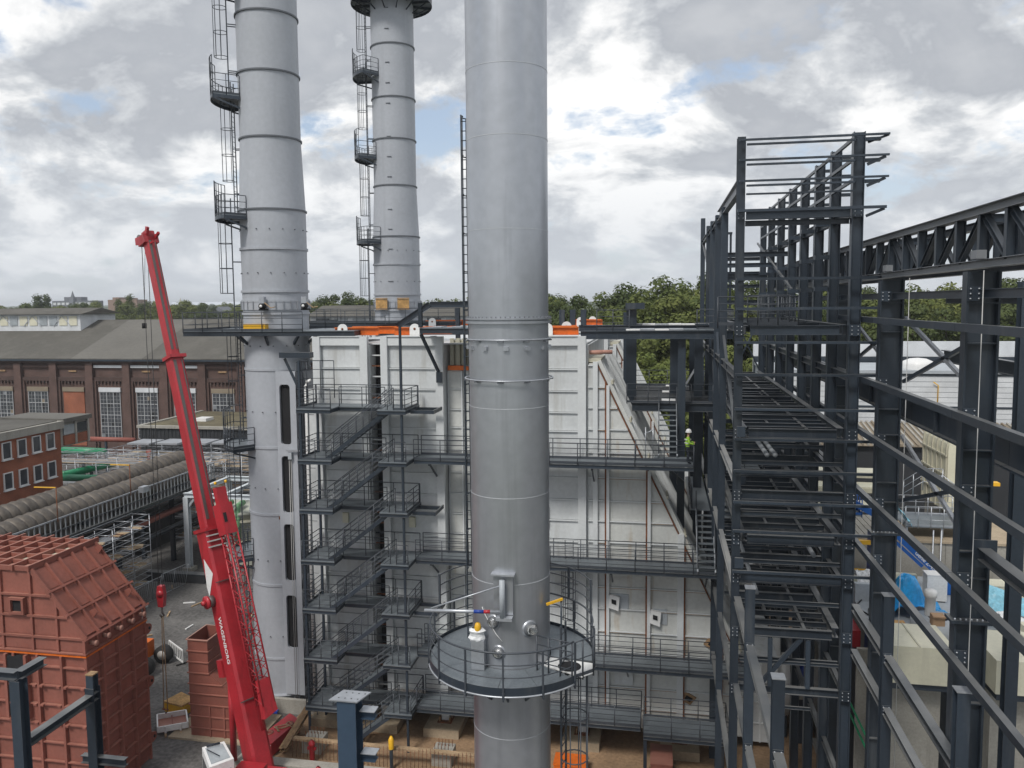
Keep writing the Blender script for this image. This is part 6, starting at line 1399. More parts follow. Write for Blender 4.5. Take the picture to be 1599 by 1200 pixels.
for k in range(11): beam('lacing', (-63+k, 71, 6.0 if k % 2 else 6.9), (-62+k, 71, 6.9 if k % 2 else 6.0), 0.05, 0.05, 'galvanised', t, 'bar')
for x in (-62.5, -52.5): boxo('leg', x-0.12, x+0.12, 70.9, 71.1, 0, 5.95, 'galvanised', t)
b = MB(); b.box(-64, -51.5, 70, 80, 0.0, 5.2); tag(b.build('pump_house', 'cladding_black'), 'dark low pump house beneath the green pipes', 'building')
# ================================================================== grey portal and cream tank
pf = thing('portal_frame', (-41.4, 70.5, 0), 'light grey steel portal standing over the cream tank', 'steel frame')
for (x, y) in ((-43.9, 67.5), (-43.9, 75.0), (-36.6, 67.5), (-36.6, 75.0)):
    column('column', x, y, 0.35, 7.1, 0.5, 0.5, 'portal_paint', pf); boxo('foot', x-0.5, x+0.5, y-0.5, y+0.5, 0, 0.35, 'concrete', pf)
for y in (67.5, 75.0): beam('beam', (-44.15, y, 7.3), (-36.35, y, 7.3), 0.4, 0.42, 'portal_paint', pf)
for x in (-43.9, -40.2, -36.6): beam('beam', (x, 67.75, 7.28), (x, 74.75, 7.28), 0.36, 0.36, 'portal_paint', pf)
beam('haunch', (-43.7, 67.5, 6.2), (-43.0, 67.5, 7.1), 0.2, 0.2, 'grey_paint', pf, 'bar')
tk = thing('tank', (-40.2, 72.0, 0), 'round cream storage tank under the light grey portal', 'tank')
e = MB(); e.lathe(-40.2, 72.0, [(3.5, 0.3), (3.5, 5.2), (3.75, 5.2), (3.75, 5.45), (3.3, 5.6), (0.01, 6.0)], 40); e.build('shell', 'tank_paint', tk)
for z in (4.6, 2.6): ring(MB(), -40.2, 72.0, 3.49, z, 0.12, 0.2, 40).build('band', 'beige_paint', tk)
for (x) in (-40.6, -39.4): e = MB(); e.tube([(x, 68.6, 2.6), (x, 68.6, 5.6), (x, 68.9, 6.1), (x, 69.8, 6.2)], 0.28, 12); e.build('outlet_pipe', 'pale_green', tk)
t = thing('kerb_block', (-43.3, 64.6, 0), 'black low barrier beam on the yard in front of the portal foot', 'barrier'); boxo('body', -46.2, -40.4, 64.3, 65.0, 0, 0.75, 'cladding_black', t); boxo('cap', -46.25, -40.35, 64.25, 65.05, 0.75, 0.83, 'dark_steel', t); boxo('end_post', -43.4, -43.2, 64.2, 64.3, 0, 0.75, 'dark_steel', t)
t = thing('mesh_fence', (-44, 58, 0), 'temporary mesh fence panels leaning at the edge of the yard', 'fence')
for k in range(3):
    a = Vector((-43.0+0.2*k, 54+3.4*k, 0.05)); c = a+Vector((0.5, 3.2, 0)); tl = Vector((0.5, -0.2, 2.0)); m_ = MB()
    for p, q in ((a, c), (a+tl, c+tl), (a, a+tl), (c, c+tl), (a+(c-a)*0.5, a+(c-a)*0.5+tl)): m_.tube([p, q], 0.03, 5)
    for i in range(1, 14): m_.tube([a+(c-a)*(i/14), a+(c-a)*(i/14)+tl], 0.009, 4)
    m_.build('panel', 'galvanised', t)
b = thing('bundle', (-42.2, 58, 0), 'small blue and white bundle lying beside the mesh fence', 'bundle'); boxo('wrap', -42.9, -42.3, 57.8, 58.2, 0, 0.25, 'deep_blue', b); boxo('sheet', -42.7, -42.1, 58.25, 58.6, 0, 0.2, 'white_paint', b)
for k in range(14):
    x = -44+rng.uniform(0, 14); y = 52+rng.uniform(0, 11.5); a = rng.uniform(0, 3); l_ = rng.uniform(0.4, 1.4); e = MB(); d_ = Vector((math.cos(a), math.sin(a), 0)); e.bar(Vector((x, y, 0.06)), Vector((x, y, 0.06))+d_*l_, 0.12, 0.08); tag(e.build('offcut', rng.choice(['timber', 'white_paint', 'concrete_dusty'])), 'small pale offcut lying on the asphalt yard', 'offcut', 'offcuts on the yard')
# ================================================================== right background, seen through the hall frame
wh = thing('white_hall', (30, 80, 0), 'white hall with horizontal sheet cladding and flat roof behind the hall frame', 'building')
b = MB(); b.box(9.5, 62, 75.1, 84, 0, 18.5); b.build('wall', 'grey_paint', wh)
z = 11.0
while z < 18.3: boxo('cladding_sheet', 9.5, 62, 75.02, 75.1, z+0.02, z+0.44, 'galvanised' if False else 'lintel_white', wh); z += 0.46
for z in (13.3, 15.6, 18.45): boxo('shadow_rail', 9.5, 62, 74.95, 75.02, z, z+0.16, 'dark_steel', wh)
boxo('roof_edge', 9.4, 62.1, 74.8, 84.2, 18.62, 18.9, 'grey_paint', wh)
for x in (21.3, 25.4): 
    e = MB(); e.lathe(x+1.3, 76.6, [(1.35, 18.9), (1.35, 19.35), (1.2, 19.6), (0.7, 19.82), (0.01, 19.9)], 24); e.build('roof_dome', 'white_paint', wh)
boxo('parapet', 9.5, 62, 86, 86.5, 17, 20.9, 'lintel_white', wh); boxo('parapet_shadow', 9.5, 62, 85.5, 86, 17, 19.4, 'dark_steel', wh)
e = MB(); e.tube([(23.8, 74.9, 15.4), (23.8, 74.85, 17.6), (23.4, 74.8, 17.9)], 0.05, 6); e.build('yellow_hose', 'yellow_paint', wh)
rs = thing('rusty_shed', (25, 71, 0), 'low shed with rusty corrugated roof below the white hall', 'building')
boxo('wall', 9.5, 55, 69, 74.7, 0, 13.2, 'dark_void' if False else 'cladding_black', rs); x = 9.5  # black wall, shadow under the roof put into its colour
while x < 45:
    e = MB(); e.prism([(x, 68.6, 13.25), (x+0.16, 68.6, 13.25), (x+0.16, 74.7, 14.3), (x, 74.7, 14.3)], (0, 0, 0.16)); e.build('roof_corrugation', 'lintel_tan' if rng.random() < 0.4 else 'concrete', rs); x += 0.42
e = MB(); e.prism([(9.5, 68.6, 13.2), (55, 68.6, 13.2), (55, 74.7, 14.25), (9.5, 74.7, 14.25)], (0, 0, 0.06)); e.build('roof_sheet', 'lintel_tan', rs)
# cream ribbed air intake with rounded hood
ai = thing('air_intake', (17.3, 52.6, 0), 'cream ribbed air-intake housing with rounded hood', 'intake')
def hood(name, x0, x1, m_):
    # x0, x1 are depths along Y here; the left shoulder is rounded
    g = 0.0 if name == 'housing' else 0.08
    e = MB(); pr = [(17.1-g, 12.2)]+[(18.3-(1.2+g)*math.cos(R(a)), 16.0+(1.2+g)*math.sin(R(a))) for a in range(0, 91, 15)]+[(19.6, 17.2+g), (19.6, 12.2)]
    e.prism([(x, x0, z) for x, z in pr], (0, x1-x0, 0)); return e.build(name, m_, ai)
hood('housing', 51.6, 56.4, 'cream_paint')
for k in range(6): hood('rib', 51.75+k*0.85, 51.9+k*0.85, 'beige_paint')
for z in (13.2, 14.4, 15.6): boxo('band', 17.0, 17.09, 51.7, 56.3, z-0.05, z+0.05, 'beige_paint', ai)
boxo('side_step', 18.0, 19.8, 51.0, 51.5, 14.0, 14.2, 'yellow_paint', ai)
boxo('pedestal', 17.3, 19.5, 51.9, 56.2, 0, 12.19, 'concrete', ai)
# concrete turbine block with galvanised stairs
cbk = thing('turbine_block', (18, 50, 0), 'long grey concrete block wall behind the blue lift boom', 'building')
n = 6
for k in range(n): boxo('wall_panel', 8.9+k*3.2, 12.08+k*3.2, 46.0, 50.9, 0.0, 11.85, 'concrete', cbk)
boxo('top_slab', 8.8, 28.2, 45.9, 51.0, 11.86, 11.98, 'concrete_dusty', cbk)
k = 0; x = 8.9
while x < 12.6: boxo('plank', x, x+0.3, 46.2, 50.8, 11.99, 12.06, 'concrete', cbk); x += 0.34
for k, (y0, z0) in enumerate(((51.5, 12.2), (53.2, 13.0), (54.9, 13.6))):
    b = thing('roof_cassette', (11.5, y0, 0), 'cream roof cassette stacked behind the planked deck', 'panel', 'cream roof cassettes'); boxo('panel', 9.5, 14.2, y0, y0+1.5, z0, z0+0.22, 'cream_paint', b); boxo('edge', 9.5, 14.2, y0-0.05, y0, z0-0.15, z0+0.12, 'beige_paint', b); boxo('prop', 9.6, 9.9, y0+0.3, y0+0.6, 0, z0, 'dark_steel', b); boxo('prop', 13.8, 14.1, y0+0.3, y0+0.6, 0, z0, 'dark_steel', b)
gs = thing('galvanised_stair', (15, 47, 12), 'galvanised platform and stairs with handrails on the concrete block', 'stairs')
boxo('deck', 13.3, 17.2, 46.3, 49.0, 12.6, 12.66, 'grating', gs)
for x in (13.4, 15.2, 17.1):
    for y in (46.4, 48.9): boxo('post', x-0.05, x+0.05, y-0.05, y+0.05, 11.99, 12.6, 'galvanised', gs)
rails(MB(), [(13.3, 46.3, 12.66), (17.2, 46.3, 12.66), (17.2, 49, 12.66), (13.3, 49, 12.66)], step=0.7, mids=2).build('railing', 'galvanised', gs)
rails(MB(), [(13.4, 47.2, 13.9), (14.4, 47.2, 14.6), (15.4, 47.2, 14.6)], step=0.5, mids=2, toe=0).build('handrail', 'galvanised', gs); rails(MB(), [(15.3, 47.0, 14.3), (17.0, 47.0, 13.0)], step=0.4, mids=3, toe=0).build('handrail', 'galvanised', gs)
m_ = MB(); 
for x in (14.6, 15.0): m_.tube([(x, 45.85, 0.2), (x, 45.85, 12.6)], 0.04, 6)
m_.build('ladder_rails', 'galvanised', gs)
def drape(name, m_, x0, x1, y0, y1, zf, label, cat='tarpaulin', n=34):
    e = MB(); vs = []
    for j in range(n+1):
        for i in range(n+1):
            u, v = i/n, j/n; x = x0+(x1-x0)*u; y = y0+(y1-y0)*v
            vs.append((x+0.08*mnoise.noise(Vector((u*6, v*6, 3))), y+0.08*mnoise.noise(Vector((u*6, v*6, 9))), zf(u, v)+0.22*mnoise.noise(Vector((u*5+x0, v*5, 1.7)))+0.12*(0.5-abs(mnoise.noise(Vector((u*9+x0, v*9, 4.7)))))+0.07*(0.5-abs(mnoise.noise(Vector((u*21+x0, v*21, 2.7)))))))
    e.add(vs, [(j*(n+1)+i, j*(n+1)+i+1, (j+1)*(n+1)+i+1, (j+1)*(n+1)+i) for j in range(n) for i in range(n)], False); return tag(e.build(name, m_), label, cat)
drape('tarpaulin', 'pale_blue_tarp', 12.7, 13.6, 46.0, 47.5, lambda u, v: 13.9-1.2*u, 'pale blue sheet hanging over the galvanised stairs')
# machines on the floor between hall columns and the concrete block
fl = thing('machine_deck', (13, 39, 0), 'grey machine deck carrying tarpaulins and a round vent', 'deck')
boxo('deck', 9.4, 22.0, 35.2, 44.5, 10.2, 10.45, 'grey_paint', fl)
for (x, y) in ((9.8, 35.6), (15, 35.6), (21.6, 35.6), (9.8, 44), (15, 44), (21.6, 44)): boxo('pier', x-0.3, x+0.3, y-0.3, y+0.3, 0, 10.2, 'dark_steel', fl)
boxo('coaming', 9.4, 12.0, 40.3, 40.6, 10.45, 11.3, 'grey_paint', fl); boxo('coaming', 9.6, 13.0, 43.0, 43.3, 10.45, 11.0, 'cream_paint', fl)
drape('tarpaulin', 'blue_tarp', 10.2, 12.9, 38.0, 40.2, lambda u, v: 10.7+1.05*min(1.0, max(0, 1.3-((u-0.42)**2*1.6+(v-0.45)**2)*10))**0.8+0.35*math.sin(math.pi*u), 'bright blue tarpaulin heaped over a machine before the concrete wall')
drape('tarpaulin', 'pale_blue_tarp', 13.8, 18.4, 37.4, 39.4, lambda u, v: 11.2+0.9*math.sin(math.pi*v)*(0.7+0.3*math.sin(u*9)), 'pale blue tarpaulin spread beside the heaped bright blue one')
drape('tarpaulin', 'plastic_sheet', 14.3, 18.0, 35.6, 37.3, lambda u, v: 10.8+0.8*math.sin(math.pi*v)*(0.6+0.4*math.sin(u*7+1)), 'white plastic sheet bunched in front of the pale blue tarpaulin')
drape('tarpaulin', 'plastic_sheet', 12.6, 13.7, 35.8, 37.0, lambda u, v: 10.7+0.6*(1-u), 'white plastic sheet hanging beside the round vent')
t = thing('round_vent', (11.7, 36.6, 10.45), 'grey round drum vent with white cap on the machine deck', 'vent'); e = MB(); e.lathe(12.0, 36.7, [(1.1, 10.46), (1.1, 11.1), (0.4, 11.2)], 28); e.build('drum', 'grey_paint', t); e = MB(); e.lathe(11.75, 37.0, [(0.22, 11.2), (0.22, 12.0), (0.27, 12.02), (0.27, 12.25), (0.2, 12.33), (0.01, 12.36)], 20); e.build('cap', 'white_paint', t)
t = thing('cardboard_box', (11.6, 35.95, 11.1), 'brown cardboard box leaning against the round vent', 'box'); boxo('carton', 11.5, 12.0, 35.85, 36.2, 11.12, 11.6, 'cardboard', t); boxo('flap', 11.48, 12.02, 35.72, 35.84, 11.54, 11.6, 'cardboard', t)
drape('tarpaulin', 'plastic_sheet', 9.7, 10.9, 40.8, 42.6, lambda u, v: 10.9+0.5*math.sin(math.pi*v), 'white plastic sheet covering a low machine behind the bright blue tarpaulin')
for (x, y, w, d, h, m_, lab) in ((13.2, 41.0, 0.9, 0.7, 1.3, 'white_paint', 'white switch cabinet on the machine deck'), (16.4, 41.2, 1.6, 1.0, 0.9, 'cream_paint', 'cream pump box on the machine deck behind the pale blue tarpaulin'), (19.2, 40.8, 1.2, 1.2, 1.1, 'timber', 'timber crate on the machine deck'), (10.1, 36.2, 0.9, 0.8, 0.5, 'ochre_wood', 'ochre pallet of parts on the machine deck beside the drum vent')):
    t = thing('deck_box', (x, y, 10.45), lab, 'box'); boxo('body', x-w/2, x+w/2, y-d/2, y+d/2, 10.52, 10.46+h, m_, t); boxo('skid', x-w/2+0.05, x+w/2-0.05, y-d/2+0.05, y+d/2-0.05, 10.451, 10.52, 'dark_steel', t); boxo('lid', x-w/2-0.02, x+w/2+0.02, y-d/2-0.02, y+d/2+0.02, 10.46+h, 10.51+h, m_, t)
for k in range(3):
    e = MB(); z = 10.5; e.tube([(9.8+k*0.3+0.5*math.sin(q*0.9+k), 35.6+q*0.7, z+0.02*k) for q in range(10)], 0.035, 6); tag(e.build('loose_cable', 'cable'), 'black loose cable snaking over the machine deck', 'cable', 'loose cables on the machine deck')
# cream machine enclosures
for (x0, x1, y0, y1, z0, z1, lab) in ((8.75, 11.35, 32.6, 35.0, 10.0, 11.5, 'cream flat-topped machine enclosure under the low wall rails'), (12.4, 16.2, 31.6, 34.6, 10.3, 11.6, 'larger cream flat-topped machine enclosure at the right edge'), (14.9, 17.5, 34.9, 36.0, 10.5, 11.5, 'narrow cream box behind the larger cream enclosure')):
    t = thing('enclosure', ((x0+x1)/2, (y0+y1)/2, 0), lab, 'enclosure'); b = MB(); b.box(x0, x1, y0, y1, z0, z1); b.build('cover', 'cream_paint', t); boxo('seam', (x0+x1)/2-0.03, (x0+x1)/2+0.03, y0+0.01, y1-0.01, z1, z1+0.03, 'beige_paint', t)
    boxo('recess', x0+0.1, x1-0.1, y0+0.15, y1-0.1, z0-0.3, z0, 'dark_steel', t); boxo('base', x0+0.2, x1-0.2, y0+0.9, y1-0.15, 0, z0-0.3, 'concrete', t)
t = thing('steel_plinth_frame', (12.5, 34.6, 0), 'dark bolted plinth frame between the cream enclosures', 'steel frame'); boxo('top_plate', 11.6, 13.4, 34.9, 35.15, 10.75, 10.85, DS, t); boxo('post', 11.6, 11.9, 34.9, 35.15, 0, 10.75, DS, t); boxo('post', 12.8, 13.4, 34.9, 35.15, 0, 10.75, DS, t)
# orange racks left of the machines
t = thing('storage_rack', (9.3, 43.5, 0), 'orange-beamed storage rack behind the hall columns', 'rack')
for z in (9.0, 10.4, 12.0): boxo('shelf_beam', 8.9, 11.2, 44.6, 44.8, z, z+0.22, 'yellow_paint', t)
for x in (8.9, 11.2): boxo('upright', x-0.06, x+0.06, 44.65, 45.4, 0, 12.6, 'deep_blue', t)
e = MB(); e.bar((9.0, 44.62, 9.3), (11.1, 44.62, 10.4), 0.05, 0.06); e.build('brace', 'yellow_paint', t)
t = thing('red_crate', (8.8, 40, 0), 'red crate standing low behind the low wall rails', 'crate'); boxo('body', 8.5, 9.2, 38.5, 40.5, 0, 8.9, 'cladding_black', t); boxo('crate', 8.45, 9.25, 38.4, 40.6, 8.9, 9.7, 'crane_red', t)
# blue articulated boom lift
bl = thing('boom_lift', (12.5, 42, 0), 'blue articulated boom lift with lettered arm reaching over the machines', 'boom lift')
K0, K1, K2 = Vector((9.6, 42, 14.9)), Vector((10.7, 42, 14.3)), Vector((14.3, 42, 10.85))
e = MB(); e.bar(K1, K2, 0.3, 0.34); arm = e.build('lower_arm', 'lift_blue', bl); e = MB(); e.bar(K0, K1, 0.26, 0.3); e.build('upper_arm', 'lift_blue', bl)
e = MB(); e.bar(K1+Vector((0.9,-0.0,-1.3)), K1+Vector((2.2,0,-2.5)), 0.2, 0.16); e.build('ram', 'lift_blue', bl)
boxo('elbow', 13.9, 14.6, 41.75, 42.25, 10.5, 11.1, 'lift_blue', bl); boxo('mast', 14.0, 14.5, 41.8, 42.2, 1.2, 10.5, 'lift_blue', bl); boxo('turntable', 12.8, 15.6, 41.0, 43.0, 0.7, 1.7, 'lift_blue', bl)
for x in (13.1, 15.3):
    for y in (40.9, 43.1): e = MB(); e.tube([(x, y-0.15, 0.4), (x, y+0.15, 0.4)], 0.4, 16); e.build('wheel', 'tyre', bl)
e = MB(); rails(e, [(8.7, 41.5, 14.4), (9.9, 41.5, 14.4), (9.9, 42.5, 14.4), (8.7, 42.5, 14.4)], h=1.0, step=0.5, closed=True, mids=1); e.build('basket', 'lift_blue', bl); boxo('basket_floor', 8.7, 9.9, 41.5, 42.5, 14.32, 14.4, 'grating', bl)
me = text_mesh('Genie Z-45/25J', 0.27, 'white_paint', 'lettering', 0.004); o = link('lettering', me, (0, 0, 0), bl)
dv = (K2-K1).normalized(); uv = Vector((-dv.z, 0, dv.x)); uv = uv if uv.z > 0 else -uv; pos = K1+dv*2.55+Vector((0, -0.156, 0))-Vector(WLOC[bl.name]); mt = Matrix.Identity(4)
for i in range(3): mt[i][0] = dv[i]; mt[i][1] = uv[i]; mt[i][2] = (0, -1, 0)[i]; mt[i][3] = pos[i]
o.matrix_local = mt
# bits under the tower: tarpaulin on the inlet, green rails, pale floor slab
drape('tarpaulin', 'deep_blue', 7.5, 8.3, 45.4, 46.2, lambda u, v: 5.3-4.6*v-0.6*u, 'dark blue tarpaulin hanging down the round inlet duct')
for k, (x, y0, y1, z) in enumerate(((8.4, 30, 40, 7.2), (8.4, 30, 40, 6.7), (8.6, 22, 30, 6.0))):
    e = MB(); e.tube([(x, y0, z), (x, y1, z)], 0.05, 6); tag(e.build('green_rail', 'green_steel'), 'green tube handrail low inside the hall frame', 'handrail', 'green handrails in the hall')
b = MB(); b.box(8.6, 26, 18, 45.8, 0.0, 0.35); tag(b.build('hall_slab', 'concrete'), 'grey concrete floor slab inside the hall frame', 'slab')
b = MB(); b.box(8.7, 22, 36.6, 36.8, 0.36, 9.6); tag(b.build('screen_wall', 'concrete'), 'grey concrete wall below the cream enclosures', 'wall')
# green net bundle on the stairs' walkway
e = MB(); vs = []
for j in range(5):
    for i in range(8): vs.append((-12.6+i*0.17, 42.6+j*0.12, 5.5+0.22*math.sin(j*0.8)*(0.6+0.6*abs(mnoise.noise(Vector((i*0.9, j, 0)))))))
e.add(vs, [(j*8+i, j*8+i+1, (j+1)*8+i+1, (j+1)*8+i) for j in range(4) for i in range(7)]); tag(e.build('net_bundle', 'green_net'), 'crumpled bright green netting lying on a lower boiler walkway', 'netting')
# ================================================================== worker in hi-vis on the topmost walkway
def person(x, y, z, face):
    t = thing('person', (x, y, z), 'worker in yellow-green jacket and white helmet standing at the walkway end', 'person')
    me = bpy.data.meshes.new('body')
    J = {'pel': (0,0,0.95), 'che': (0.02,0,1.30), 'nek': (0.03,0,1.48), 'hed': (0.06,0,1.62), 'top': (0.06,0,1.74),
         'shl': (0.02,0.20,1.42), 'ell': (0.10,0.27,1.15), 'wrl': (0.32,0.20,1.10), 'hal': (0.40,0.17,1.12), 'shr': (0.02,-0.20,1.42), 'elr': (0.08,-0.27,1.14), 'wrr': (0.30,-0.22,1.08), 'har': (0.38,-0.2,1.10),
         'hil': (0,0.10,0.90), 'knl': (0.03,0.11,0.50), 'anl': (-0.01,0.11,0.09), 'tol': (0.16,0.12,0.04), 'hir': (0,-0.10,0.90), 'knr': (0.05,-0.12,0.50), 'anr': (0.04,-0.12,0.09), 'tor': (0.2,-0.13,0.04)}
    E_ = ['pel-che', 'che-nek', 'nek-hed', 'hed-top', 'che-shl', 'shl-ell', 'ell-wrl', 'wrl-hal', 'che-shr', 'shr-elr', 'elr-wrr', 'wrr-har', 'pel-hil', 'hil-knl', 'knl-anl', 'anl-tol', 'pel-hir', 'hir-knr', 'knr-anr', 'anr-tor']
    rad_ = {'pel': .145, 'che': .16, 'nek': .06, 'hed': .10, 'top': .075, 'shl': .075, 'shr': .075, 'ell': .055, 'elr': .055, 'wrl': .04, 'wrr': .04, 'hal': .045, 'har': .045, 'hil': .095, 'hir': .095, 'knl': .065, 'knr': .065, 'anl': .05, 'anr': .05, 'tol': .045, 'tor': .045}
    names = list(J); me.from_pydata([J[n] for n in names], [tuple(names.index(q) for q in e.split('-')) for e in E_], [])
    o = bpy.data.objects.new('tmp', me); col.objects.link(o)
    sk = o.modifiers.new('skin', 'SKIN'); o.modifiers.new('sub', 'SUBSURF').levels = 1
    for i, n in enumerate(names): v = me.skin_vertices[0].data[i]; v.radius = (rad_[n], rad_[n]); v.use_root = (n == 'pel')
    dg = bpy.context.evaluated_depsgraph_get(); bm_ = bpy.data.meshes.new_from_object(o.evaluated_get(dg)); bpy.data.objects.remove(o)
    bm_.materials.clear()
    for k in ('hi_vis', 'dark_cloth', 'skin'): bm_.materials.append(MATS[k])
    for p in bm_.polygons:
        c = p.center; p.use_smooth = True
        p.material_index = 2 if (c.z > 1.47 or c.x > 0.33) else (0 if c.z > 0.93 else 1)
    bo = link('body', bm_, (x, y, z), t); hm = MB(); hm.lathe(x+0.05, y, [(0.155, z+1.68), (0.15, z+1.74), (0.12, z+1.82), (0.05, z+1.865), (0.001, z+1.87)], 16); hm.lathe(x+0.05, y, [(0.13, z+1.675), (0.18, z+1.68), (0.155, z+1.70)], 16); hm.build('helmet', 'white_paint', t)
    ch = [(-0.001, 1.0)]; vb = MB()
    for zz in (1.1, 1.28): vb.lathe(x+0.015, y, [(0.178, z+zz), (0.178, z+zz+0.05)], 16)
    vb.build('reflective_band', 'white_paint', t)
    return t
person(1.45, 42.75, 16.5, 0)
# ================================================================== trees and far skyline
def leaf_crown(seed, h, rx, rz, n, leaf, base, shape='round'):
    r_ = random.Random(seed); cl = []
    for k in range(100):
        for _ in range(40):
            u, v, w = r_.uniform(-1, 1), r_.uniform(-1, 1), r_.uniform(-1, 1)
            if u*u+v*v+w*w < 1 and (u*u+v*v+w*w > 0.25 or r_.random() < 0.4): break
        s = 1.0 if shape == 'round' else (1.0-0.55*max(0, w))
        cl.append((u*rx*s, v*rx*s, base+(h-base)*(w*0.5+0.5), r_.uniform(0.20, 0.36)*rx*(2.0 if rx < 2.5 else 1.0)))
    m_ = MB(); vs = []; fs = []
    for k in range(n):
        cx_, cy_, cz_, cr_ = r_.choice(cl)
        a = r_.uniform(0, 2*math.pi); z_ = r_.uniform(-1, 1); q = math.sqrt(1-z_*z_); rad_ = cr_*(0.6+0.45*r_.random())
        p = Vector((cx_+rad_*q*math.cos(a), cy_+rad_*q*math.sin(a), cz_+rad_*z_*0.8))
        nrm = Vector((q*math.cos(a)+r_.uniform(-.6, .6), q*math.sin(a)+r_.uniform(-.6, .6), z_+r_.uniform(-.2, .9))).normalized()
        t1 = nrm.orthogonal().normalized(); t1.rotate(Matrix.Rotation(r_.uniform(0, 6.28), 3, nrm)); t2 = nrm.cross(t1); s = leaf*r_.uniform(0.6, 1.3)
        o = len(vs); vs += [p+t1*s, p+t2*s*0.55, p-t1*s*0.9, p-t2*s*0.55]; fs.append((o, o+1, o+2, o+3))
    m_.add(vs, fs); me = bpy.data.meshes.new('crown'); me.from_pydata(m_.v, [], m_.f); return me, cl
def trunk_mesh(seed, h, cl, r0):
    r_ = random.Random(seed); m_ = MB(); ht = h*0.7
    vs = []; n = 8
    m_.lathe(0, 0, [(r0*1.3, 0), (r0, h*0.06), (r0*0.75, h*0.35), (r0*0.35, ht), (0.02, h*0.85)], n)
    for k in range(9):
        c = r_.choice(cl); z0 = h*r_.uniform(0.22, 0.6); p0 = Vector((0, 0, z0)); p1 = Vector((c[0]*0.85, c[1]*0.85, max(c[2], z0+0.5))); pm = p0.lerp(p1, 0.5)+Vector((0, 0, 0.3))
        m_.tube([p0, pm, p1], r0*0.22, 5)
    me = bpy.data.meshes.new('trunk'); me.from_pydata(m_.v, [], m_.f); return me
KINDS = {}
for name, (h, rx, n, leaf, base, mat_, shape) in {'oak': (20, 5.6, 30000, 0.235, 4.5, 'leaves', 'round'), 'ash': (22, 4.8, 26000, 0.225, 4.0, 'leaves_dark', 'round'), 'birch': (17, 3.4, 16000, 0.19, 2.5, 'leaves_pale', 'cone'), 'poplar': (24, 2.0, 10000, 0.22, 2.0, 'leaves_dark', 'cone'), 'maple': (19, 5.2, 28000, 0.225, 3.5, 'leaves', 'round')}.items():
    for v in range(2):
        me, cl = leaf_crown(hash_ := (len(KINDS)*17+3), h, rx, h, n, leaf, base, shape); me.materials.append(MATS[mat_]); tm = trunk_mesh(len(KINDS)+50, h, cl, 0.38); tm.materials.append(MATS['bark']); KINDS[(name, v)] = (me, tm, h)
LBL = {'oak': 'broad green leafy tree in the wood behind the site', 'ash': 'dark green leafy tree in the wood behind the site', 'birch': 'pale yellow-green tree in the wood behind the site', 'poplar': 'slender dark poplar rising from the far tree line', 'maple': 'round mid-green tree in the wood behind the site'}
def tree(kind, x, y, height, label=None, group=None, z=0.0):
    v = rng.randrange(2); me, tm, h = KINDS[(kind, v)]; s = height/h
    t = thing(kind+'_tree' if kind != 'oak' else 'oak_tree', (x, y, z), label or LBL[kind], 'tree', group or 'trees in the wood behind the site')
    sx = s*rng.uniform(0.9, 1.2); rot = (0, 0, rng.uniform(0, 6.28))
    for nm, m_ in (('crown', me), ('trunk', tm)):
        o = link(nm, m_, (x, y, z), t, rot=rot); o.scale = (sx, sx, s)
    return t
def wood(x0, x1, y0, y1, n, h0, h1, kinds, hf=None, label=None, group=None):
    for k in range(n):
        u = (k+rng.uniform(-0.3, 0.3)+0.5)/n; x = x0+(x1-x0)*u; y = rng.uniform(y0, y1); h = rng.uniform(h0, h1)
        if hf: h += hf(x)
        kd = rng.choice(kinds); tree(kd, x, y, h, (label or {}).get(kd), group)
bump = lambda x: 0.9+2.6*math.exp(-((x-2)/8.0)**2)+(1.0 if x > 5 else 0)
wood(-24, 70, 104, 110, 20, 20.5, 23.5, ['oak', 'maple', 'ash'], bump)
wood(-28, 80, 113, 124, 17, 24.5, 26.2, ['oak', 'ash', 'maple', 'oak'], bump)
wood(-30, 95, 128, 145, 16, 26.0, 27.4, ['ash', 'oak'])
for (x, y, h) in ((-2.0, 92, 19.5), (0.6, 91, 18.5), (3.0, 93, 17.5), (7.5, 95, 20), (11.5, 96, 18.5), (33, 98, 18.5), (39, 97, 18.0)): tree('birch', x, y, h, 'pale yellow-green tree close behind the steel platforms', 'pale trees close behind the steel')
mid = {'oak': 'green tree standing behind the far chimney', 'ash': 'dark green tree standing behind the far chimney', 'maple': 'mid-green tree standing behind the far chimney'}
wood(-96, -34, 172, 186, 16, 24.5, 26.3, ['oak', 'ash', 'maple'], lambda x: 1.6*math.exp(-((x+73)/9)**2), mid, 'trees behind the far chimney')
fr = {'oak': 'far green tree on the skyline beyond the brick hall', 'ash': 'far dark green tree on the skyline beyond the brick hall', 'maple': 'far round tree on the skyline beyond the brick hall', 'birch': 'far pale tree on the skyline beyond the brick hall', 'poplar': 'slender dark poplar rising from the skyline beyond the brick hall'}
wood(-330, -100, 250, 300, 44, 23.5, 27.2, ['oak', 'ash', 'maple'], None, fr, 'far trees beyond the brick hall')
wood(-520, -120, 400, 480, 40, 25, 28, ['oak', 'ash', 'maple'], None, fr, 'far trees beyond the brick hall')
for (x, y, h) in ((-243, 280, 31.5), (-240.5, 281, 30), (-203, 280, 31), (-196, 281, 27), (-207, 279, 28), (-146, 280, 28.5), (-191, 270, 26)): tree('poplar', x, y, h, fr['poplar'], 'far poplars')
for (x, h) in ((-222, 28.0), (-228, 27)): tree('maple', x, 283, h, 'large rounded dark tree on the skyline beside the poplars', 'large rounded skyline trees')
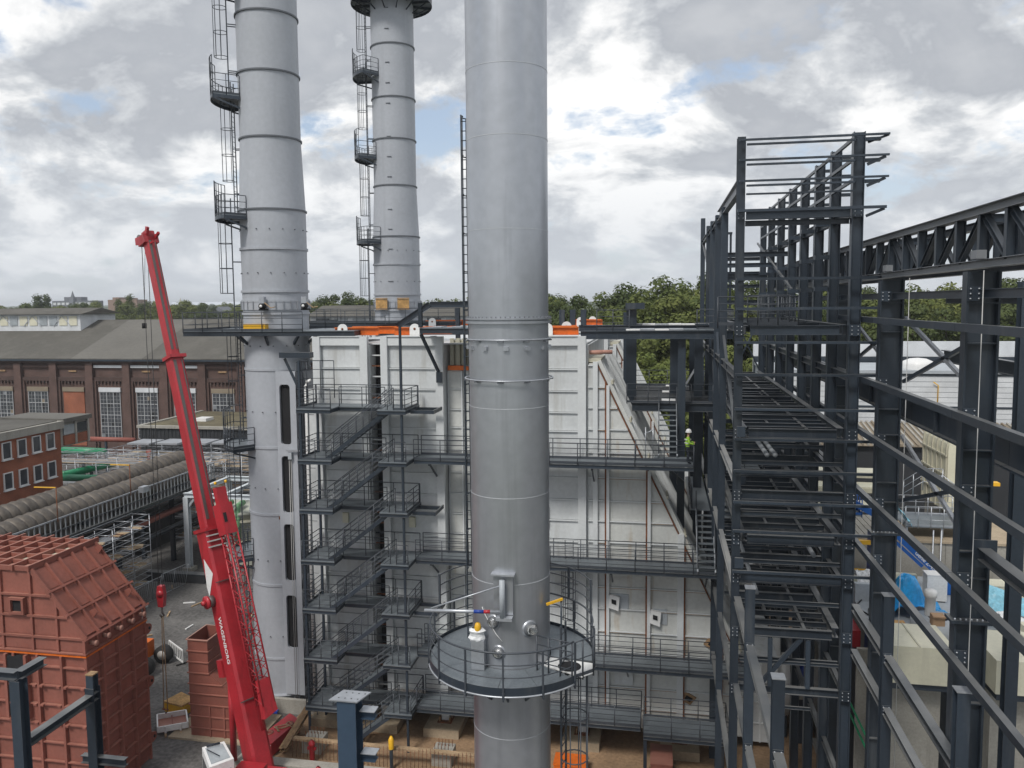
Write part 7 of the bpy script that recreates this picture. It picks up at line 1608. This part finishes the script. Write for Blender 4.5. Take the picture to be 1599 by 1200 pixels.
# distant woodland that nobody could count
r_ = random.Random(5); m_ = MB(); vs = []; fs = []
for k in range(26000):
    d = r_.choice([560, 700, 900, 1200]); x = r_.uniform(-1.25, 1.05)*d; y = d*r_.uniform(0.95, 1.08)
    top = 20+4*mnoise.noise(Vector((x*0.02, d, 0)))+2*mnoise.noise(Vector((x*0.09, d, 4))); z = r_.uniform(1, top); s = r_.uniform(1.0, 2.4)
    a = r_.uniform(0, 6.28); t1 = Vector((math.cos(a), math.sin(a)*0.6, r_.uniform(-.4, .4)))*s; t2 = Vector((r_.uniform(-.4, .4), r_.uniform(-.5, .5), 0.7))*s
    p = Vector((x, y, z)); o = len(vs); vs += [p+t1, p+t2, p-t1, p-t2]; fs.append((o, o+1, o+2, o+3))
m_.add(vs, fs); o = m_.build('woodland', 'leaves_dark'); o['kind'] = 'stuff'; o['label'] = 'far woodland along the horizon'; o['category'] = 'woodland'
for (yy, hh, sd_) in ((1500, 27, 1.0), (2300, 31, 9.0)):
    m_ = MB(); vs = []; fs = []; nx = 220
    for i in range(nx+1):
        x = -2600+5000*i/nx; h = hh+5*mnoise.noise(Vector((x*0.004, sd_, 0)))+2.5*mnoise.noise(Vector((x*0.03, sd_, 3)))
        vs += [(x, yy, -0.05), (x, yy+60, h), (x, yy+260, -0.05)]
    for i in range(nx): a = i*3; fs += [(a, a+3, a+4, a+1), (a+1, a+4, a+5, a+2)]
    m_.add(vs, fs, True); struct(m_.build('hills', 'leaves_dark'))
def far_box(name, label, x0, x1, y, z1, m_, extra):
    t = thing(name, ((x0+x1)/2, y, 0), label, 'building'); boxo('wall', x0, x1, y, y+14, 0, z1, m_, t)
    for (a, c, z0_, z1_, mm, nm) in extra: boxo(nm, a, c, y+2, y+10, z0_, z1_, mm, t)
    return t
t = far_box('tower_block', 'far dark flat-roofed apartment block on the skyline', -508, -470, 600, 31.0, 'far_grey', [(-498, -482, 31, 34.2, 'far_grey', 'roof_house')])
for k in range(9): boxo('window_band', -507+k*4.1, -504.2+k*4.1, 599.8, 599.99, 27.5, 29.5, 'lintel_white', t)
far_box('brick_block', 'far brown brick block on the skyline beside the poplars', -455, -428, 600, 31.5, 'far_brick', [(-452, -446, 31.5, 33.5, 'far_brick', 'roof_house'), (-440, -434, 31.5, 32.8, 'far_brick', 'roof_house')])
for (x, y, h, w, lab) in ((-488, 600, 39.5, 2.6, 'far grey slender church spire beside the apartment block'), (-388, 600, 32.5, 2.6, 'far pale short church spire right of the crane boom')):
    t = thing('church', (x, y, 0), lab, 'church'); boxo('tower', x-w, x+w, y-w, y+w, 0, h-12, 'far_grey' if h > 35 else 'cream_paint', t)
    e = MB(); e.add([(x-w, y-w, h-12), (x+w, y-w, h-12), (x+w, y+w, h-12), (x-w, y+w, h-12), (x, y, h)], [(0,1,4),(1,2,4),(2,3,4),(3,0,4),(3,2,1,0)]); e.build('spire', 'far_grey' if h > 35 else 'beige_paint', t)
t = thing('house', (-238, 420, 0), 'far small white house with pitched roof between skyline trees', 'building'); boxo('wall', -254, -242, 420, 430, 0, 20.5, 'white_paint', t); e = MB(); e.prism([(-255, 419, 20.5), (-241, 419, 20.5), (-248, 419, 25)], (0, 12, 0)); e.build('roof', 'far_grey', t)
# ================================================================== air
b = MB(); b.box(-3600, 3600, -700, 5600, -1.1, 60.0)
hm = bpy.data.materials.new('air'); hm.use_nodes = True; nt = hm.node_tree; nt.nodes.clear()
ou = nt.nodes.new('ShaderNodeOutputMaterial'); pv = nt.nodes.new('ShaderNodeVolumePrincipled')
pv.inputs['Color'].default_value = (0.86, 0.90, 0.95, 1); pv.inputs['Density'].default_value = 0.00024
nt.links.new(pv.outputs[0], ou.inputs['Volume']); MATS['air'] = hm
hz_ = b.build('haze', 'air'); hz_['kind'] = 'stuff'
scn.cycles.volume_max_steps = 32; scn.cycles.volume_bounces = 0
